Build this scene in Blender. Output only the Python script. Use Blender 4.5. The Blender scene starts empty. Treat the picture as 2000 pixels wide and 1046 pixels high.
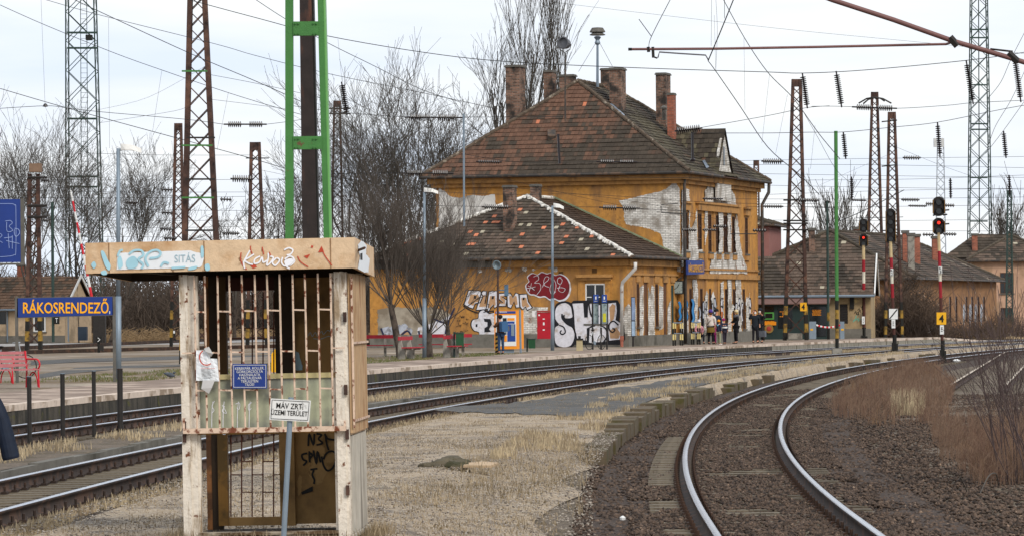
import bpy, bmesh, math, random
import numpy as np
from mathutils import Vector, Matrix, noise as mnoise
R = math.radians
random.seed(7)
np.random.seed(7)
SC = bpy.context.scene
COL = SC.collection
# ---------------------------------------------------------------- camera
F, HC, HX, HY, ROLL = 7000.0, 2.27, 1000.0, 606.0, R(0.5)
cd = bpy.data.cameras.new("camera"); cam = bpy.data.objects.new("camera", cd); COL.objects.link(cam)
cd.sensor_width = 36; cd.lens = 36 * F / 2000; cd.shift_y = (HY - 523) / 2000
cd.clip_start = 0.5; cd.clip_end = 9000
cam.matrix_world = Matrix.Translation((0, 0, HC)) @ Matrix.Rotation(R(90), 4, 'X') @ Matrix.Rotation(-ROLL, 4, 'Z')
SC.camera = cam
# ---------------------------------------------------------------- sky and sun
SUN_EL, SUN_AZ = 38.0, 148.0      # degrees; azimuth clockwise from +Y
W = bpy.data.worlds.new("World"); SC.world = W; W.use_nodes = True
nt = W.node_tree; nt.nodes.clear(); N = nt.nodes.new; L = nt.links.new
out = N('ShaderNodeOutputWorld'); bg = N('ShaderNodeBackground'); bg.inputs[1].default_value = 0.1
sky = N('ShaderNodeTexSky'); sky.sky_type = 'NISHITA'; sky.sun_disc = False
sky.sun_elevation = R(SUN_EL); sky.sun_rotation = R(SUN_AZ); sky.air_density = 1.0; sky.dust_density = 2.0
tc = N('ShaderNodeTexCoord'); mp = N('ShaderNodeMapping'); mp.inputs['Scale'].default_value = (3.0, 3.0, 22.0)
nz = N('ShaderNodeTexNoise'); nz.inputs['Scale'].default_value = 1.6; nz.inputs['Detail'].default_value = 6; nz.inputs['Roughness'].default_value = .5
rp = N('ShaderNodeValToRGB'); rp.color_ramp.elements[0].position = .38; rp.color_ramp.elements[1].position = .62
rp.color_ramp.elements[0].color = (8.8, 9.8, 11.4, 1); rp.color_ramp.elements[1].color = (11.1, 11.3, 11.5, 1)
mx = N('ShaderNodeMixRGB'); mx.inputs[0].default_value = .88
L(tc.outputs['Generated'], mp.inputs[0]); L(mp.outputs[0], nz.inputs[0]); L(nz.outputs[0], rp.inputs[0])
L(sky.outputs[0], mx.inputs[1]); L(rp.outputs[0], mx.inputs[2]); L(mx.outputs[0], bg.inputs[0]); L(bg.outputs[0], out.inputs[0])
sd = bpy.data.lights.new("sun", 'SUN'); sd.energy = 2.5; sd.angle = R(20); sd.color = (1, .95, .88)
sun = bpy.data.objects.new("sun", sd); COL.objects.link(sun)
_sv = Vector((math.sin(R(SUN_AZ)) * math.cos(R(SUN_EL)), math.cos(R(SUN_AZ)) * math.cos(R(SUN_EL)), math.sin(R(SUN_EL))))
sun.rotation_euler = _sv.to_track_quat('Z', 'Y').to_euler(); sun.location = (0, -20, 60)
SC.view_settings.view_transform = 'Standard'; SC.view_settings.look = 'None'
SC.view_settings.exposure = 0.0; SC.view_settings.gamma = 1.0
SC.render.engine = 'CYCLES'; SC.cycles.max_bounces = 5; SC.cycles.transparent_max_bounces = 6
SC.cycles.use_adaptive_sampling = True

# ---------------------------------------------------------------- mapping photo pixels to places
CR, SR = math.cos(ROLL), math.sin(ROLL)
def uv(px, py):
    a, b = px - HX, HY - py
    return (a * CR + b * SR) / F, (b * CR - a * SR) / F
def P(px, py, D):
    u, v = uv(px, py); return Vector((u * D, D, HC + v * D))
def G(px, py, Z=0.0):
    u, v = uv(px, py); D = (HC - Z) / (-v); return Vector((u * D, D, Z))
def XP(px, D, Z=0.0):          # on height Z at depth D under column px
    u = (px - HX) / F
    for _ in range(3):
        v = (Z - HC) / D; a = (u * F - (v * F) * SR) / CR / F if 0 else None
        a = (px - HX); b = (v * F + a * SR) / CR; u = (a * CR + b * SR) / F
    return Vector((u * D, D, Z))
def ZP(px, py, D): return P(px, py, D).z
class Pl:                       # a vertical plane through o along horizontal t, proud by normal n
    def __init__(s, o, t, n): s.o = Vector(o); s.t = Vector(t).normalized(); s.n = Vector(n).normalized()
    def px(s, x, y, d=0.0):
        u, v = uv(x, y); r = Vector((u, 1, v)); c = Vector((0, 0, HC)); o = s.o + s.n * d
        k = (o - c).dot(s.n) / r.dot(s.n); return c + r * k
    def at(s, a, z, d=0.0): q = s.o + s.t * a + s.n * d; return Vector((q.x, q.y, z))
    def loc(s, x, y):
        q = s.px(x, y); return (q - s.o).dot(s.t), q.z

# ---------------------------------------------------------------- mesh builder
class MB:
    def __init__(s): s.v = []; s.f = []; s.mi = []; s.c = None
    def add(s, pts, faces, mi=0, col=None):
        b = len(s.v); s.v.extend([tuple(p) for p in pts])
        for f in faces:
            s.f.append(tuple(i + b for i in f)); s.mi.append(mi)
            if s.c is not None: s.c.append(col or (.5, .5, .5))
        return s
    def obox(s, o, a, b, c, mi=0):
        o, a, b, c = map(Vector, (o, a, b, c))
        p = [o, o + a, o + a + b, o + b, o + c, o + a + c, o + a + b + c, o + b + c]
        if a.cross(b).dot(c) < 0: fs = [(0, 1, 2, 3), (7, 6, 5, 4), (4, 5, 1, 0), (5, 6, 2, 1), (6, 7, 3, 2), (7, 4, 0, 3)]
        else: fs = [(3, 2, 1, 0), (4, 5, 6, 7), (0, 1, 5, 4), (1, 2, 6, 5), (2, 3, 7, 6), (3, 0, 4, 7)]
        return s.add(p, fs, mi)
    def box(s, x0, x1, y0, y1, z0, z1, mi=0): return s.obox((x0, y0, z0), (x1 - x0, 0, 0), (0, y1 - y0, 0), (0, 0, z1 - z0), mi)
    def beam(s, p, q, w, h, up=(0, 0, 1), mi=0):
        p, q, up = Vector(p), Vector(q), Vector(up); d = q - p
        sx = d.cross(up)
        if sx.length < 1e-6: sx = d.cross(Vector((0, 1, 0)))
        sx.normalize(); u = sx.cross(d).normalized()
        return s.obox(p - sx * w / 2 - u * h / 2, d, sx * w, u * h, mi)
    def tube(s, p, q, r, r2=None, n=6, mi=0, caps=True):
        p, q = Vector(p), Vector(q); r2 = r if r2 is None else r2; d = q - p
        a = d.orthogonal().normalized(); b = d.cross(a).normalized()
        pts = []
        for (c, rr) in ((p, r), (q, r2)):
            for i in range(n):
                t = 2 * math.pi * i / n; pts.append(c + (a * math.cos(t) + b * math.sin(t)) * rr)
        fs = [(i, (i + 1) % n, n + (i + 1) % n, n + i) for i in range(n)]
        if caps: fs += [tuple(range(n))[::-1], tuple(range(n, 2 * n))]
        return s.add(pts, fs, mi)
    def path(s, pts, r, n=5, mi=0):
        pts = [Vector(p) for p in pts]; rr = r if isinstance(r, (list, tuple)) else [r] * len(pts)
        ring = []; a = None
        for i, p in enumerate(pts):
            d = (pts[min(i + 1, len(pts) - 1)] - pts[max(i - 1, 0)]).normalized()
            if a is None: a = d.orthogonal().normalized()
            a = (a - d * a.dot(d)); a = a.normalized() if a.length > 1e-6 else d.orthogonal().normalized()
            b = d.cross(a)
            ring += [p + (a * math.cos(2 * math.pi * k / n) + b * math.sin(2 * math.pi * k / n)) * rr[i] for k in range(n)]
        fs = []
        for i in range(len(pts) - 1):
            for k in range(n): fs.append((i * n + k, i * n + (k + 1) % n, (i + 1) * n + (k + 1) % n, (i + 1) * n + k))
        fs += [tuple(range(n))[::-1], tuple(range((len(pts) - 1) * n, len(pts) * n))]
        return s.add(ring, fs, mi)
    def prism(s, pts, ext, mi=0):
        pts = [Vector(p) for p in pts]; ext = Vector(ext); n = len(pts)
        q = pts + [p + ext for p in pts]
        nrm = Vector((0, 0, 0))
        for i in range(n): nrm += pts[i].cross(pts[(i + 1) % n])
        fs = [tuple(range(n))[::-1], tuple(range(n, 2 * n))] + [(i, (i + 1) % n, n + (i + 1) % n, n + i) for i in range(n)]
        if nrm.dot(ext) < 0: fs = [f[::-1] for f in fs]
        return s.add(q, fs, mi)
    def lathe(s, c, prof, n=12, ax=(0, 0, 1), mi=0):      # prof = [(h, r)]
        ax = Vector(ax).normalized(); a = ax.orthogonal().normalized(); b = ax.cross(a); c = Vector(c); pts = []
        for h, r in prof:
            for k in range(n): t = 2 * math.pi * k / n; pts.append(c + ax * h + (a * math.cos(t) + b * math.sin(t)) * r)
        fs = []
        for i in range(len(prof) - 1):
            for k in range(n): fs.append((i * n + k, i * n + (k + 1) % n, (i + 1) * n + (k + 1) % n, (i + 1) * n + k))
        fs += [tuple(range(n))[::-1], tuple(range((len(prof) - 1) * n, len(prof) * n))]
        return s.add(pts, fs, mi)
    def build(s, name, mats, parent=None, smooth=False, loc=None):
        me = bpy.data.meshes.new(name)
        off = Vector(loc) if loc is not None else (Vector(parent.get('_o', (0, 0, 0))) if parent else Vector((0, 0, 0)))
        vv = np.array(s.v, dtype=np.float64) - np.array(off)
        me.from_pydata(vv.tolist(), [], s.f)
        if not isinstance(mats, (list, tuple)): mats = [mats]
        for m in mats: me.materials.append(m)
        if len(mats) > 1: me.polygons.foreach_set('material_index', s.mi)
        if smooth: me.polygons.foreach_set('use_smooth', [True] * len(me.polygons))
        autouv(me)
        if s.c is not None:
            at = me.color_attributes.new('Col', 'FLOAT_COLOR', 'CORNER'); buf = []
            for f, c in zip(s.f, s.c): buf += [c[0], c[1], c[2], 1.0] * len(f)
            at.data.foreach_set('color', buf)
        me.update()
        o = bpy.data.objects.new(name, me); COL.objects.link(o)
        if parent: o.parent = parent; o['_o'] = tuple(off)
        if loc is not None: o.location = loc; o['_o'] = tuple(off)
        return o
def autouv(me):
    n = len(me.loops)
    if n == 0 or n > 400000: return
    uvl = me.uv_layers.new(name='UVMap')
    co = np.empty(len(me.vertices) * 3); me.vertices.foreach_get('co', co); co = co.reshape(-1, 3)
    li = np.empty(n, dtype=np.int64); me.loops.foreach_get('vertex_index', li)
    nr = np.empty(len(me.polygons) * 3); me.polygons.foreach_get('normal', nr); nr = nr.reshape(-1, 3)
    tot = np.empty(len(me.polygons), dtype=np.int64); me.polygons.foreach_get('loop_total', tot)
    nn = np.repeat(nr, tot, axis=0)
    t = np.stack([-nn[:, 1], nn[:, 0], np.zeros(n)], 1); l = np.linalg.norm(t, axis=1); bad = l < 1e-3
    t[bad] = (1, 0, 0); l[bad] = 1; t /= l[:, None]; b = np.cross(nn, t); p = co[li]
    u = np.stack([(p * t).sum(1), (p * b).sum(1)], 1); uvl.data.foreach_set('uv', u.ravel())
def npmesh(name, V, Fc, mats, parent=None, fmi=None, col=None, smooth=False):
    V = np.asarray(V, dtype=np.float32); Fc = np.asarray(Fc, dtype=np.int32); k = Fc.shape[1]
    me = bpy.data.meshes.new(name); me.vertices.add(len(V))
    if parent is not None and '_o' in parent: V = V - np.array(parent['_o'], dtype=np.float32)
    me.vertices.foreach_set('co', V.ravel())
    me.loops.add(Fc.size); me.loops.foreach_set('vertex_index', Fc.ravel())
    me.polygons.add(len(Fc)); me.polygons.foreach_set('loop_start', np.arange(0, Fc.size, k, dtype=np.int32))
    try: me.polygons.foreach_set('loop_total', np.full(len(Fc), k, dtype=np.int32))
    except Exception: pass
    if not isinstance(mats, (list, tuple)): mats = [mats]
    for m in mats: me.materials.append(m)
    if fmi is not None: me.polygons.foreach_set('material_index', np.asarray(fmi, dtype=np.int32))
    if smooth: me.polygons.foreach_set('use_smooth', np.ones(len(Fc), dtype=bool))
    me.update(calc_edges=True)
    if col is not None:
        at = me.color_attributes.new('Col', 'FLOAT_COLOR', 'CORNER')
        c = np.concatenate([np.asarray(col), np.ones((len(Fc), 1))], 1); at.data.foreach_set('color', np.repeat(c, k, axis=0).ravel())
    o = bpy.data.objects.new(name, me); COL.objects.link(o)
    if parent is not None: o.parent = parent
    return o
def tag(o, label=None, cat=None, group=None, kind=None):
    if label: o['label'] = label
    if cat: o['category'] = cat
    if group: o['group'] = group
    if kind: o['kind'] = kind
    return o
def thing(name, label, cat, loc=(0, 0, 0), group=None):
    o = bpy.data.objects.new(name, None); COL.objects.link(o); o.location = loc; o.empty_display_size = .3
    o['_o'] = tuple(loc); return tag(o, label, cat, group)
def structure(o): o['kind'] = 'structure'; return o
def copy_tree(o, parent=None):
    c = o.copy(); COL.objects.link(c); c.parent = parent
    for ch in list(o.children): copy_tree(ch, c)
    return c
def place(proto, loc, label=None, rz=0, sc=None, group=None):
    c = copy_tree(proto); c.location = loc; c.rotation_euler = (0, 0, rz)
    if sc: c.scale = sc if isinstance(sc, (tuple, list)) else (sc, sc, sc)
    if label: c['label'] = label
    if group: c['group'] = group
    return c
# segments (p, q, r0, r1) -> one mesh of thin prisms
def segmesh(name, segs, mat, parent=None, n=3, col=None):
    A = np.array([list(s[0]) + list(s[1]) + [s[2], s[3]] for s in segs], dtype=np.float64)
    p, q, r0, r1 = A[:, :3], A[:, 3:6], A[:, 6], A[:, 7]
    d = q - p; d /= np.maximum(np.linalg.norm(d, axis=1), 1e-9)[:, None]
    h = np.where(np.abs(d[:, 2:3]) > .9, np.array([[1., 0, 0]]), np.array([[0, 0, 1.]]))
    a = np.cross(d, h); a /= np.linalg.norm(a, axis=1)[:, None]; b = np.cross(d, a)
    V = np.empty((len(A), 2 * n, 3))
    for k in range(n):
        t = 2 * math.pi * k / n; w = a * math.cos(t) + b * math.sin(t)
        V[:, k] = p + w * r0[:, None]; V[:, n + k] = q + w * r1[:, None]
    base = (np.arange(len(A)) * 2 * n)[:, None, None]
    fq = np.array([[k, (k + 1) % n, n + (k + 1) % n, n + k] for k in range(n)])[None]
    Fc = (base + fq).reshape(-1, 4)
    return npmesh(name, V.reshape(-1, 3), Fc, mat, parent)
# ---------------------------------------------------------------- materials
def lin(h):
    if not isinstance(h, str): return tuple(h)
    c = [int(h[i:i + 2], 16) / 255 for i in (0, 2, 4)]
    return tuple(((x + .055) / 1.055) ** 2.4 if x > .04045 else x / 12.92 for x in c)
def mul(c, k): return tuple(min(1, x * k) for x in c)
def mat(name, base, rough=.85, var=.18, scale=4.0, col2=None, s2=.8, lo=.5, hi=.6, bump=0.0, bscale=None, metal=0.0, stretch=None, col3=None, s3=6, lo3=.62, hi3=.66, spec=.3, attr=False, brick=None, alpha=None, stretch2=None):
    m = bpy.data.materials.new(name); m.use_nodes = True; t = m.node_tree; n = t.nodes.new; l = t.links.new
    b = t.nodes['Principled BSDF']; base = lin(base)
    b.inputs['Roughness'].default_value = rough; b.inputs['Metallic'].default_value = metal
    b.inputs['Specular IOR Level'].default_value = spec
    tcn = n('ShaderNodeTexCoord'); src = tcn.outputs['Object']
    def mapped(st):
        if not st: return src
        g = n('ShaderNodeMapping'); g.inputs['Scale'].default_value = st; l(src, g.inputs[0]); return g.outputs[0]
    def nois(sc, det=4, st=None):
        q = n('ShaderNodeTexNoise'); q.inputs['Scale'].default_value = sc; q.inputs['Detail'].default_value = det; q.inputs['Roughness'].default_value = .6
        l(mapped(st), q.inputs[0]); return q.outputs[0]
    def ramp(o, a, c, ca=(0, 0, 0), cc=(1, 1, 1)):
        q = n('ShaderNodeValToRGB'); e = q.color_ramp.elements; e[0].position = a; e[1].position = c
        e[0].color = (*ca, 1); e[1].color = (*cc, 1); l(o, q.inputs[0]); return q.outputs[0]
    def mix(f, a, c, mode='MIX'):
        q = n('ShaderNodeMixRGB'); q.blend_type = mode
        for i, x in enumerate((f, a, c)):
            if isinstance(x, (int, float)): q.inputs[i].default_value = x
            elif isinstance(x, tuple): q.inputs[i].default_value = (*x, 1)
            else: l(x, q.inputs[i])
        return q.outputs[0]
    hgt = None
    if attr:
        an = n('ShaderNodeAttribute'); an.attribute_name = 'Col'
        cur = mix(1.0, an.outputs['Color'], ramp(nois(scale, 5, stretch), .25, .75, (1 - var,) * 3, (1 + var,) * 3), 'MULTIPLY')
    elif brick:
        bt = n('ShaderNodeTexBrick'); l(tcn.outputs['UV'], bt.inputs[0])
        bt.inputs['Scale'].default_value = 1.0; bt.inputs['Brick Width'].default_value = brick[0]; bt.inputs['Row Height'].default_value = brick[1]
        bt.inputs['Mortar Size'].default_value = brick[2]; bt.inputs['Color1'].default_value = (*mul(base, 1 - var), 1)
        bt.inputs['Color2'].default_value = (*mul(base, 1 + var), 1); bt.inputs['Mortar'].default_value = (*lin(brick[3]), 1)
        cur = bt.outputs[0]; hgt = bt.outputs['Fac']
        cur = mix(1.0, cur, ramp(nois(scale, 5, stretch), .3, .7, (.8,) * 3, (1.15,) * 3), 'MULTIPLY')
    else:
        cur = ramp(nois(scale, 5, stretch), .28, .72, mul(base, 1 - var), mul(base, 1 + var))
    if col2 is not None: cur = mix(ramp(nois(s2, 6, stretch2), lo, hi), cur, lin(col2))
    if col3 is not None: cur = mix(ramp(nois(s3, 6), lo3, hi3), cur, lin(col3))
    l(cur, b.inputs['Base Color'])
    if bump or hgt is not None:
        bn = n('ShaderNodeBump'); bn.inputs['Strength'].default_value = min(1, bump or .4); bn.inputs['Distance'].default_value = .02
        hh = nois(bscale or scale * 6, 3)
        if hgt is not None:
            mm = n('ShaderNodeMath'); mm.operation = 'SUBTRACT'; l(hh, mm.inputs[0]); l(hgt, mm.inputs[1]); hh = mm.outputs[0]
        l(hh, bn.inputs['Height']); l(bn.outputs[0], b.inputs['Normal'])
    if alpha is not None:
        b.inputs['Alpha'].default_value = alpha
    return m
def emis(name, c, s):
    m = bpy.data.materials.new(name); m.use_nodes = True; b = m.node_tree.nodes['Principled BSDF']
    b.inputs['Base Color'].default_value = (*c, 1); b.inputs['Emission Color'].default_value = (*c, 1); b.inputs['Emission Strength'].default_value = s
    return m
M = {}
M['plaster'] = mat('ochre_plaster', 'b3803f', .92, .2, 5, col2='8a6540', s2=.6, lo=.44, hi=.62, col3='6f5235', s3=2.6, lo3=.58, hi3=.74, bump=.5, bscale=9, stretch2=(1.6, 1.6, .45))
M['trim'] = mat('ochre_trim', 'a67a46', .85, .2, 5, col2='6d5236', s2=1.4, lo=.5, hi=.68, bump=.2)
M['brickw'] = mat('limewashed_brick', 'dbd7cf', .92, .14, 4, brick=(.27, .09, .010, '847d75'), col2='8f877c', s2=1.5, lo=.46, hi=.62, col3='86604c', s3=2.2, lo3=.63, hi3=.69, bump=.6)
M['render_grey'] = mat('bare_grey_render', 'cdcac4', .95, .14, 3, col2='8d8881', s2=.9, lo=.5, hi=.65, bump=.4)
M['plinth'] = mat('grey_plinth', '6c6860', .95, .2, 3, col2='454239', s2=.7, lo=.5, hi=.7, bump=.4)
M['brick'] = mat('sooty_brick', '7b5a49', .9, .5, 2, brick=(.26, .085, .014, '776e64'), col2='332e2a', s2=1.8, lo=.44, hi=.62, bump=.6)
M['brickr'] = mat('red_brick', '9a5a44', .9, .25, 2, brick=(.26, .085, .010, '6d6058'), col2='5b4038', s2=1.4, lo=.55, hi=.7, bump=.6)
M['stone'] = mat('grey_stone', '5d5a54', .95, .25, 5, bump=.3)
M['tile'] = mat('roof_tile', '6b5443', .9, .22, 14, attr=True, bump=.3, bscale=30)
M['under'] = mat('roof_underlay', '1d1712', 1, .1)
M['mortar'] = mat('white_mortar', 'd8d4cc', .9, .12, 6, col2='8f8a80', s2=5, lo=.5, hi=.62)
M['zinc'] = mat('zinc_flashing', '8b96a3', .45, .15, 4, metal=.6, col2='5e6670', s2=1.5)
M['gutter'] = mat('dark_gutter', '3d3935', .6, .3, 4, col2='5c4a3c', s2=2)
M['pipew'] = mat('white_pipe', 'c5c2bc', .6, .12, 4, col2='8f7868', s2=3, lo=.6, hi=.7)
M['wood'] = mat('brown_window_frame', '4a3020', .7, .3, 8)
M['glassd'] = mat('dark_glass', '161a1c', .12, .3, 2, spec=.6)
M['steel'] = mat('polished_rail_steel', 'b9bcc4', .22, .12, 2, metal=1.0, stretch=(4, .3, 4), spec=.6)
M['railrust'] = mat('rail_rust', '332720', .8, .3, 8, col2='4d372a', s2=3, bump=.2)
M['rust'] = mat('rusty_paint_steel', '47342d', .85, .3, 6, col2='66493b', s2=1.6, lo=.48, hi=.64, col3='221917', s3=3, lo3=.5, hi3=.68, bump=.3)
M['rustd'] = mat('dark_rusted_steel', '2c2422', .75, .35, 6, col2='59392c', s2=3, lo=.55, hi=.7, stretch2=(2, 2, .5))
M['green'] = mat('green_paint', '40763a', .6, .1, 8, col2='3b6c36', s2=2.5, lo=.5, hi=.7, spec=.3, col3='5e4a30', s3=9, lo3=.66, hi3=.7, bump=.3, bscale=60)
M['green2'] = mat('dark_green_steel', '2b3d38', .7, .25, 2)
M['blacksteel'] = mat('black_painted_steel', '26221f', .6, .3, 6, col2='4a3224', s2=1.3, lo=.62, hi=.75)
M['black'] = mat('black_paint', '15140f', .6, .2, 6)
M['galv'] = mat('galvanised_steel', '7b8893', .5, .1, 6, metal=.3)
M['whitep'] = mat('white_paint', 'd5d5d2', .6, .06, 6)
M['wire'] = mat('wire_metal', '191a1b', .6, .1)
M['ins'] = mat('brown_porcelain', '170e10', .3, .2, 5, spec=.5)
M['pipe'] = mat('maroon_tube_paint', '6e4c48', .55, .15, 5, col2='58362e', s2=4, lo=.6, hi=.7)
M['conc'] = mat('concrete', '8a857b', .95, .15, 6, col2='67625a', s2=2, bump=.3)
M['sleeper'] = mat('sleeper_concrete', '6e6455', .95, .2, 6, col2='4c4438', s2=3, bump=.3)
M['yellow'] = mat('yellow_paint', 'dfa51b', .5, .06, 6)
M['stripey'] = mat('faded_yellow_paint', '94742f', .8, .3, 6, col2='5d4a26', s2=3)
M['blue'] = mat('sign_blue', '0f3a85', .4, .08, 2, spec=.5)
M['blued'] = mat('board_blue', '0d2f78', .35, .1, 2, spec=.5)
M['letter'] = mat('sign_yellow_lettering', 'f0a80a', .5, .02, 3)
M['red'] = mat('red_paint', 'c01f2c', .5, .12, 5, col2='8d1a20', s2=3, lo=.6, hi=.75)
M['redc'] = mat('red_cabinet', 'a30f22', .5, .1, 4, col2='8a1420', s2=1.5)
M['orange'] = mat('machine_orange', 'e08a1a', .45, .04, 4)
M['bark'] = mat('bark', '4d433b', .95, .3, 5, col2='2d2723', s2=2, bump=.5)
M['twig'] = mat('twig_bark', '4d4842', .95, .25, 3)
M['twigd'] = mat('dark_twig', '585049', .95, .25, 3)
M['twigr'] = mat('reddish_twig', '514340', .9, .3, 3)
M['bench'] = mat('bench_wood_red', '9c2430', .6, .15, 5)
M['skin'] = mat('skin', 'c58f74', .6, .05)
# ================================================================ TRACK CURVES
def fit(r1, r2, deg=3):
    xs, ys = [], []
    for pts, o in ((r1, .7525), (r2, -.7525)):
        q = [G(x, y, .17) for x, y in pts]
        for i, p in enumerate(q):
            a = q[max(i - 1, 0)]; b = q[min(i + 1, len(q) - 1)]; t = (b - a).normalized(); nrm = Vector((t.y, -t.x, 0))
            c = p + nrm * o; xs.append(c.y); ys.append(c.x)
    return np.polyfit(xs, ys, deg), max(xs)
class Curve:
    def __init__(s, r1, r2, deg=3, dmin=10, dmax=330, k=None, cut=None):
        (c, m) = fit(r1, r2, deg); m = cut or m; s.pts = []
        pf = np.poly1d(c); d1 = pf.deriv(); d2 = d1.deriv(); lo = 36.0
        ys = np.arange(dmin, dmax, .6); out = []
        x = None
        for y in ys:
            if y < lo: X = pf(lo) + d1(lo) * (y - lo)
            elif y <= m: X = pf(y); sl = d1(y)
            else:
                kk = k if k is not None else d2(m) * .6
                X = pf(m) + d1(m) * (y - m) + .5 * kk * (y - m) ** 2
            out.append((X, y))
        s.p = np.array(out); t = np.gradient(s.p, axis=0); t /= np.linalg.norm(t, axis=1)[:, None]; s.t = t
        s.n = np.stack([t[:, 1], -t[:, 0]], 1)
    def off(s, o): return s.p + s.n * o
    def at(s, D, o=0.0):
        q = s.off(o); return Vector((float(np.interp(D, q[:, 1], q[:, 0])), D, 0))
A_ = Curve([(1412,1046),(1368,997),(1346,960),(1328,927),(1323.6,898),(1325.6,873),(1334,857),(1352,834),(1375,815),(1401,801),(1500,759.6),(1600,726),(1700,707.7),(1801,697.7)],
           [(1751,1046),(1701,1014),(1634,967),(1567,917),(1533.5,887),(1515,846.6),(1527,816.5),(1567,778),(1634,748),(1707.5,721)], 3, k=.0022)
B_ = Curve([(0,939),(108,914),(180,899),(358,862),(714,796),(835,780),(1000,758),(1167,736),(1335,714.4),(1500,701),(1625,692),(1778,680.7)],
           [(0,994),(180,948),(358,902),(444,882.6),(545,858),(714,820.5),(835,796),(902,785.7),(1000,773.6)], 3, k=.002)
C_ = Curve([(30,828),(117,815),(187,810),(356,790),(714,749),(835,735.5),(1000,720),(1167,705.4),(1301,697.7),(1480,685.5),(1683,675),(1778,671)],
           [(30,851.6),(117,836.6),(356,804.8),(714,759),(835,745.5)], 3, k=.0018)
E_ = Curve([(1870,748),(1905,722),(1960,690)], [(1965,740),(2000,705)], 1, dmin=96, dmax=200, k=.003)

def cheap(x, y, s): return mnoise.noise(Vector((x * s, y * s, 3.1)))
RAIL = [(-.075, 0), (-.075, .012), (-.012, .03), (-.009, .12), (-.036, .135), (-.036, .162), (-.026, .172), (.026, .172), (.036, .162), (.036, .135), (.009, .12), (.012, .03), (.075, .012), (.075, 0)]
def rail(curve, o, d0, d1, name, par, z=0.0, cant=0.0, mats=None):
    q = curve.off(o); m = (curve.p[:, 1] >= d0) & (curve.p[:, 1] <= d1); q = q[m]; nn = curve.n[m]; k = len(RAIL)
    V = []; 
    for (x, zz) in RAIL: V.append(np.concatenate([q + nn * x, np.full((len(q), 1), zz + z)], 1))
    V = np.stack(V, 1).reshape(-1, 3); Fc = []; mi = []
    for i in range(len(q) - 1):
        for j in range(k - 1):
            Fc.append((i * k + j, (i + 1) * k + j, (i + 1) * k + j + 1, i * k + j + 1)); mi.append(1 if 5 <= j <= 7 else 0)
    return npmesh(name, V, np.array(Fc)[:, ::-1], mats or [M['railrust'], M['steel']], par, fmi=mi)
def sleeper_mb(w=2.5):
    m = MB(); m.prism([(-w / 2, -.13, -.16), (w / 2, -.13, -.16), (w / 2, -.11, 0), (-w / 2, -.11, 0)], (0, .24, 0))
    for s in (-1, 1):
        for k in (-1, 1):
            x = s * .7525 + k * .12
            m.box(x - .035, x + .035, -.06, .06, .0, .035, 1); m.tube((x, 0, .03), (x, 0, .1), .018, n=5, mi=1)
    return m
SLP = None
def track(curve, label, d0, d1, group=None, sl0=None, sl1=110, step=.6, z=0.0):
    global SLP
    t = thing('railway_track', label, 'railway track', (0, 0, 0))
    rail(curve, -.7525, d0, d1, 'rail', t, z); rail(curve, .7525, d0, d1, 'rail', t, z)
    if SLP is None:
        o = sleeper_mb().build('sleeper', [M['sleeper'], M['railrust']]); SLP = o.data; bpy.data.objects.remove(o)
    n = 0; s = 0; last = None; rest = MB(); protov = [tuple(v.co) for v in SLP.vertices]; protof = [tuple(p.vertices) for p in SLP.polygons]; pmi = [p.material_index for p in SLP.polygons]
    pos = curve.p; acc = 0
    for i in range(1, len(pos)):
        acc += np.linalg.norm(pos[i] - pos[i - 1])
        if pos[i][1] < (sl0 or d0) or pos[i][1] > min(d1, 200): continue
        while acc >= step:
            acc -= step; rz = math.atan2(-curve.n[i][0] * 0 + curve.n[i][1], curve.n[i][0]) + random.uniform(-.01, .01)
            zz = z + random.uniform(-.008, .0)
            if n < 95:
                o = bpy.data.objects.new('sleeper', SLP); COL.objects.link(o); o.parent = t
                o.location = (pos[i][0], pos[i][1], zz); o.rotation_euler = (0, 0, rz)
            elif pos[i][1] < 150:
                c, sn = math.cos(rz), math.sin(rz); b = len(rest.v)
                rest.v += [(pos[i][0] + c * v[0] - sn * v[1], pos[i][1] + sn * v[0] + c * v[1], v[2] + zz) for v in protov]
                rest.f += [tuple(k + b for k in f) for f in protof]; rest.mi += pmi
            n += 1
    if rest.f: r_ = rest.build('sleeper_rows', [M['sleeper'], M['railrust']], t); r_['kind'] = 'stuff'
    return t
track(A_, 'curving railway track with shiny rails in brown ballast at the right foreground', 24, 320, sl0=30)
track(B_, 'railway track running behind the rusty kiosk beside the grassy island', 24, 320, sl0=34)
track(C_, 'railway track lying right under the mossy platform wall', 30, 320, sl0=52)
te = track(E_, 'disused siding with flaking pale rails half lost in weeds at the right edge', 96, 168, sl0=400)
for ch in te.children: ch.data = ch.data; ch.data.materials[1] = mat('pale_rusted_rail_top', 'b8aa98', .6, .2, 6)

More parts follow.
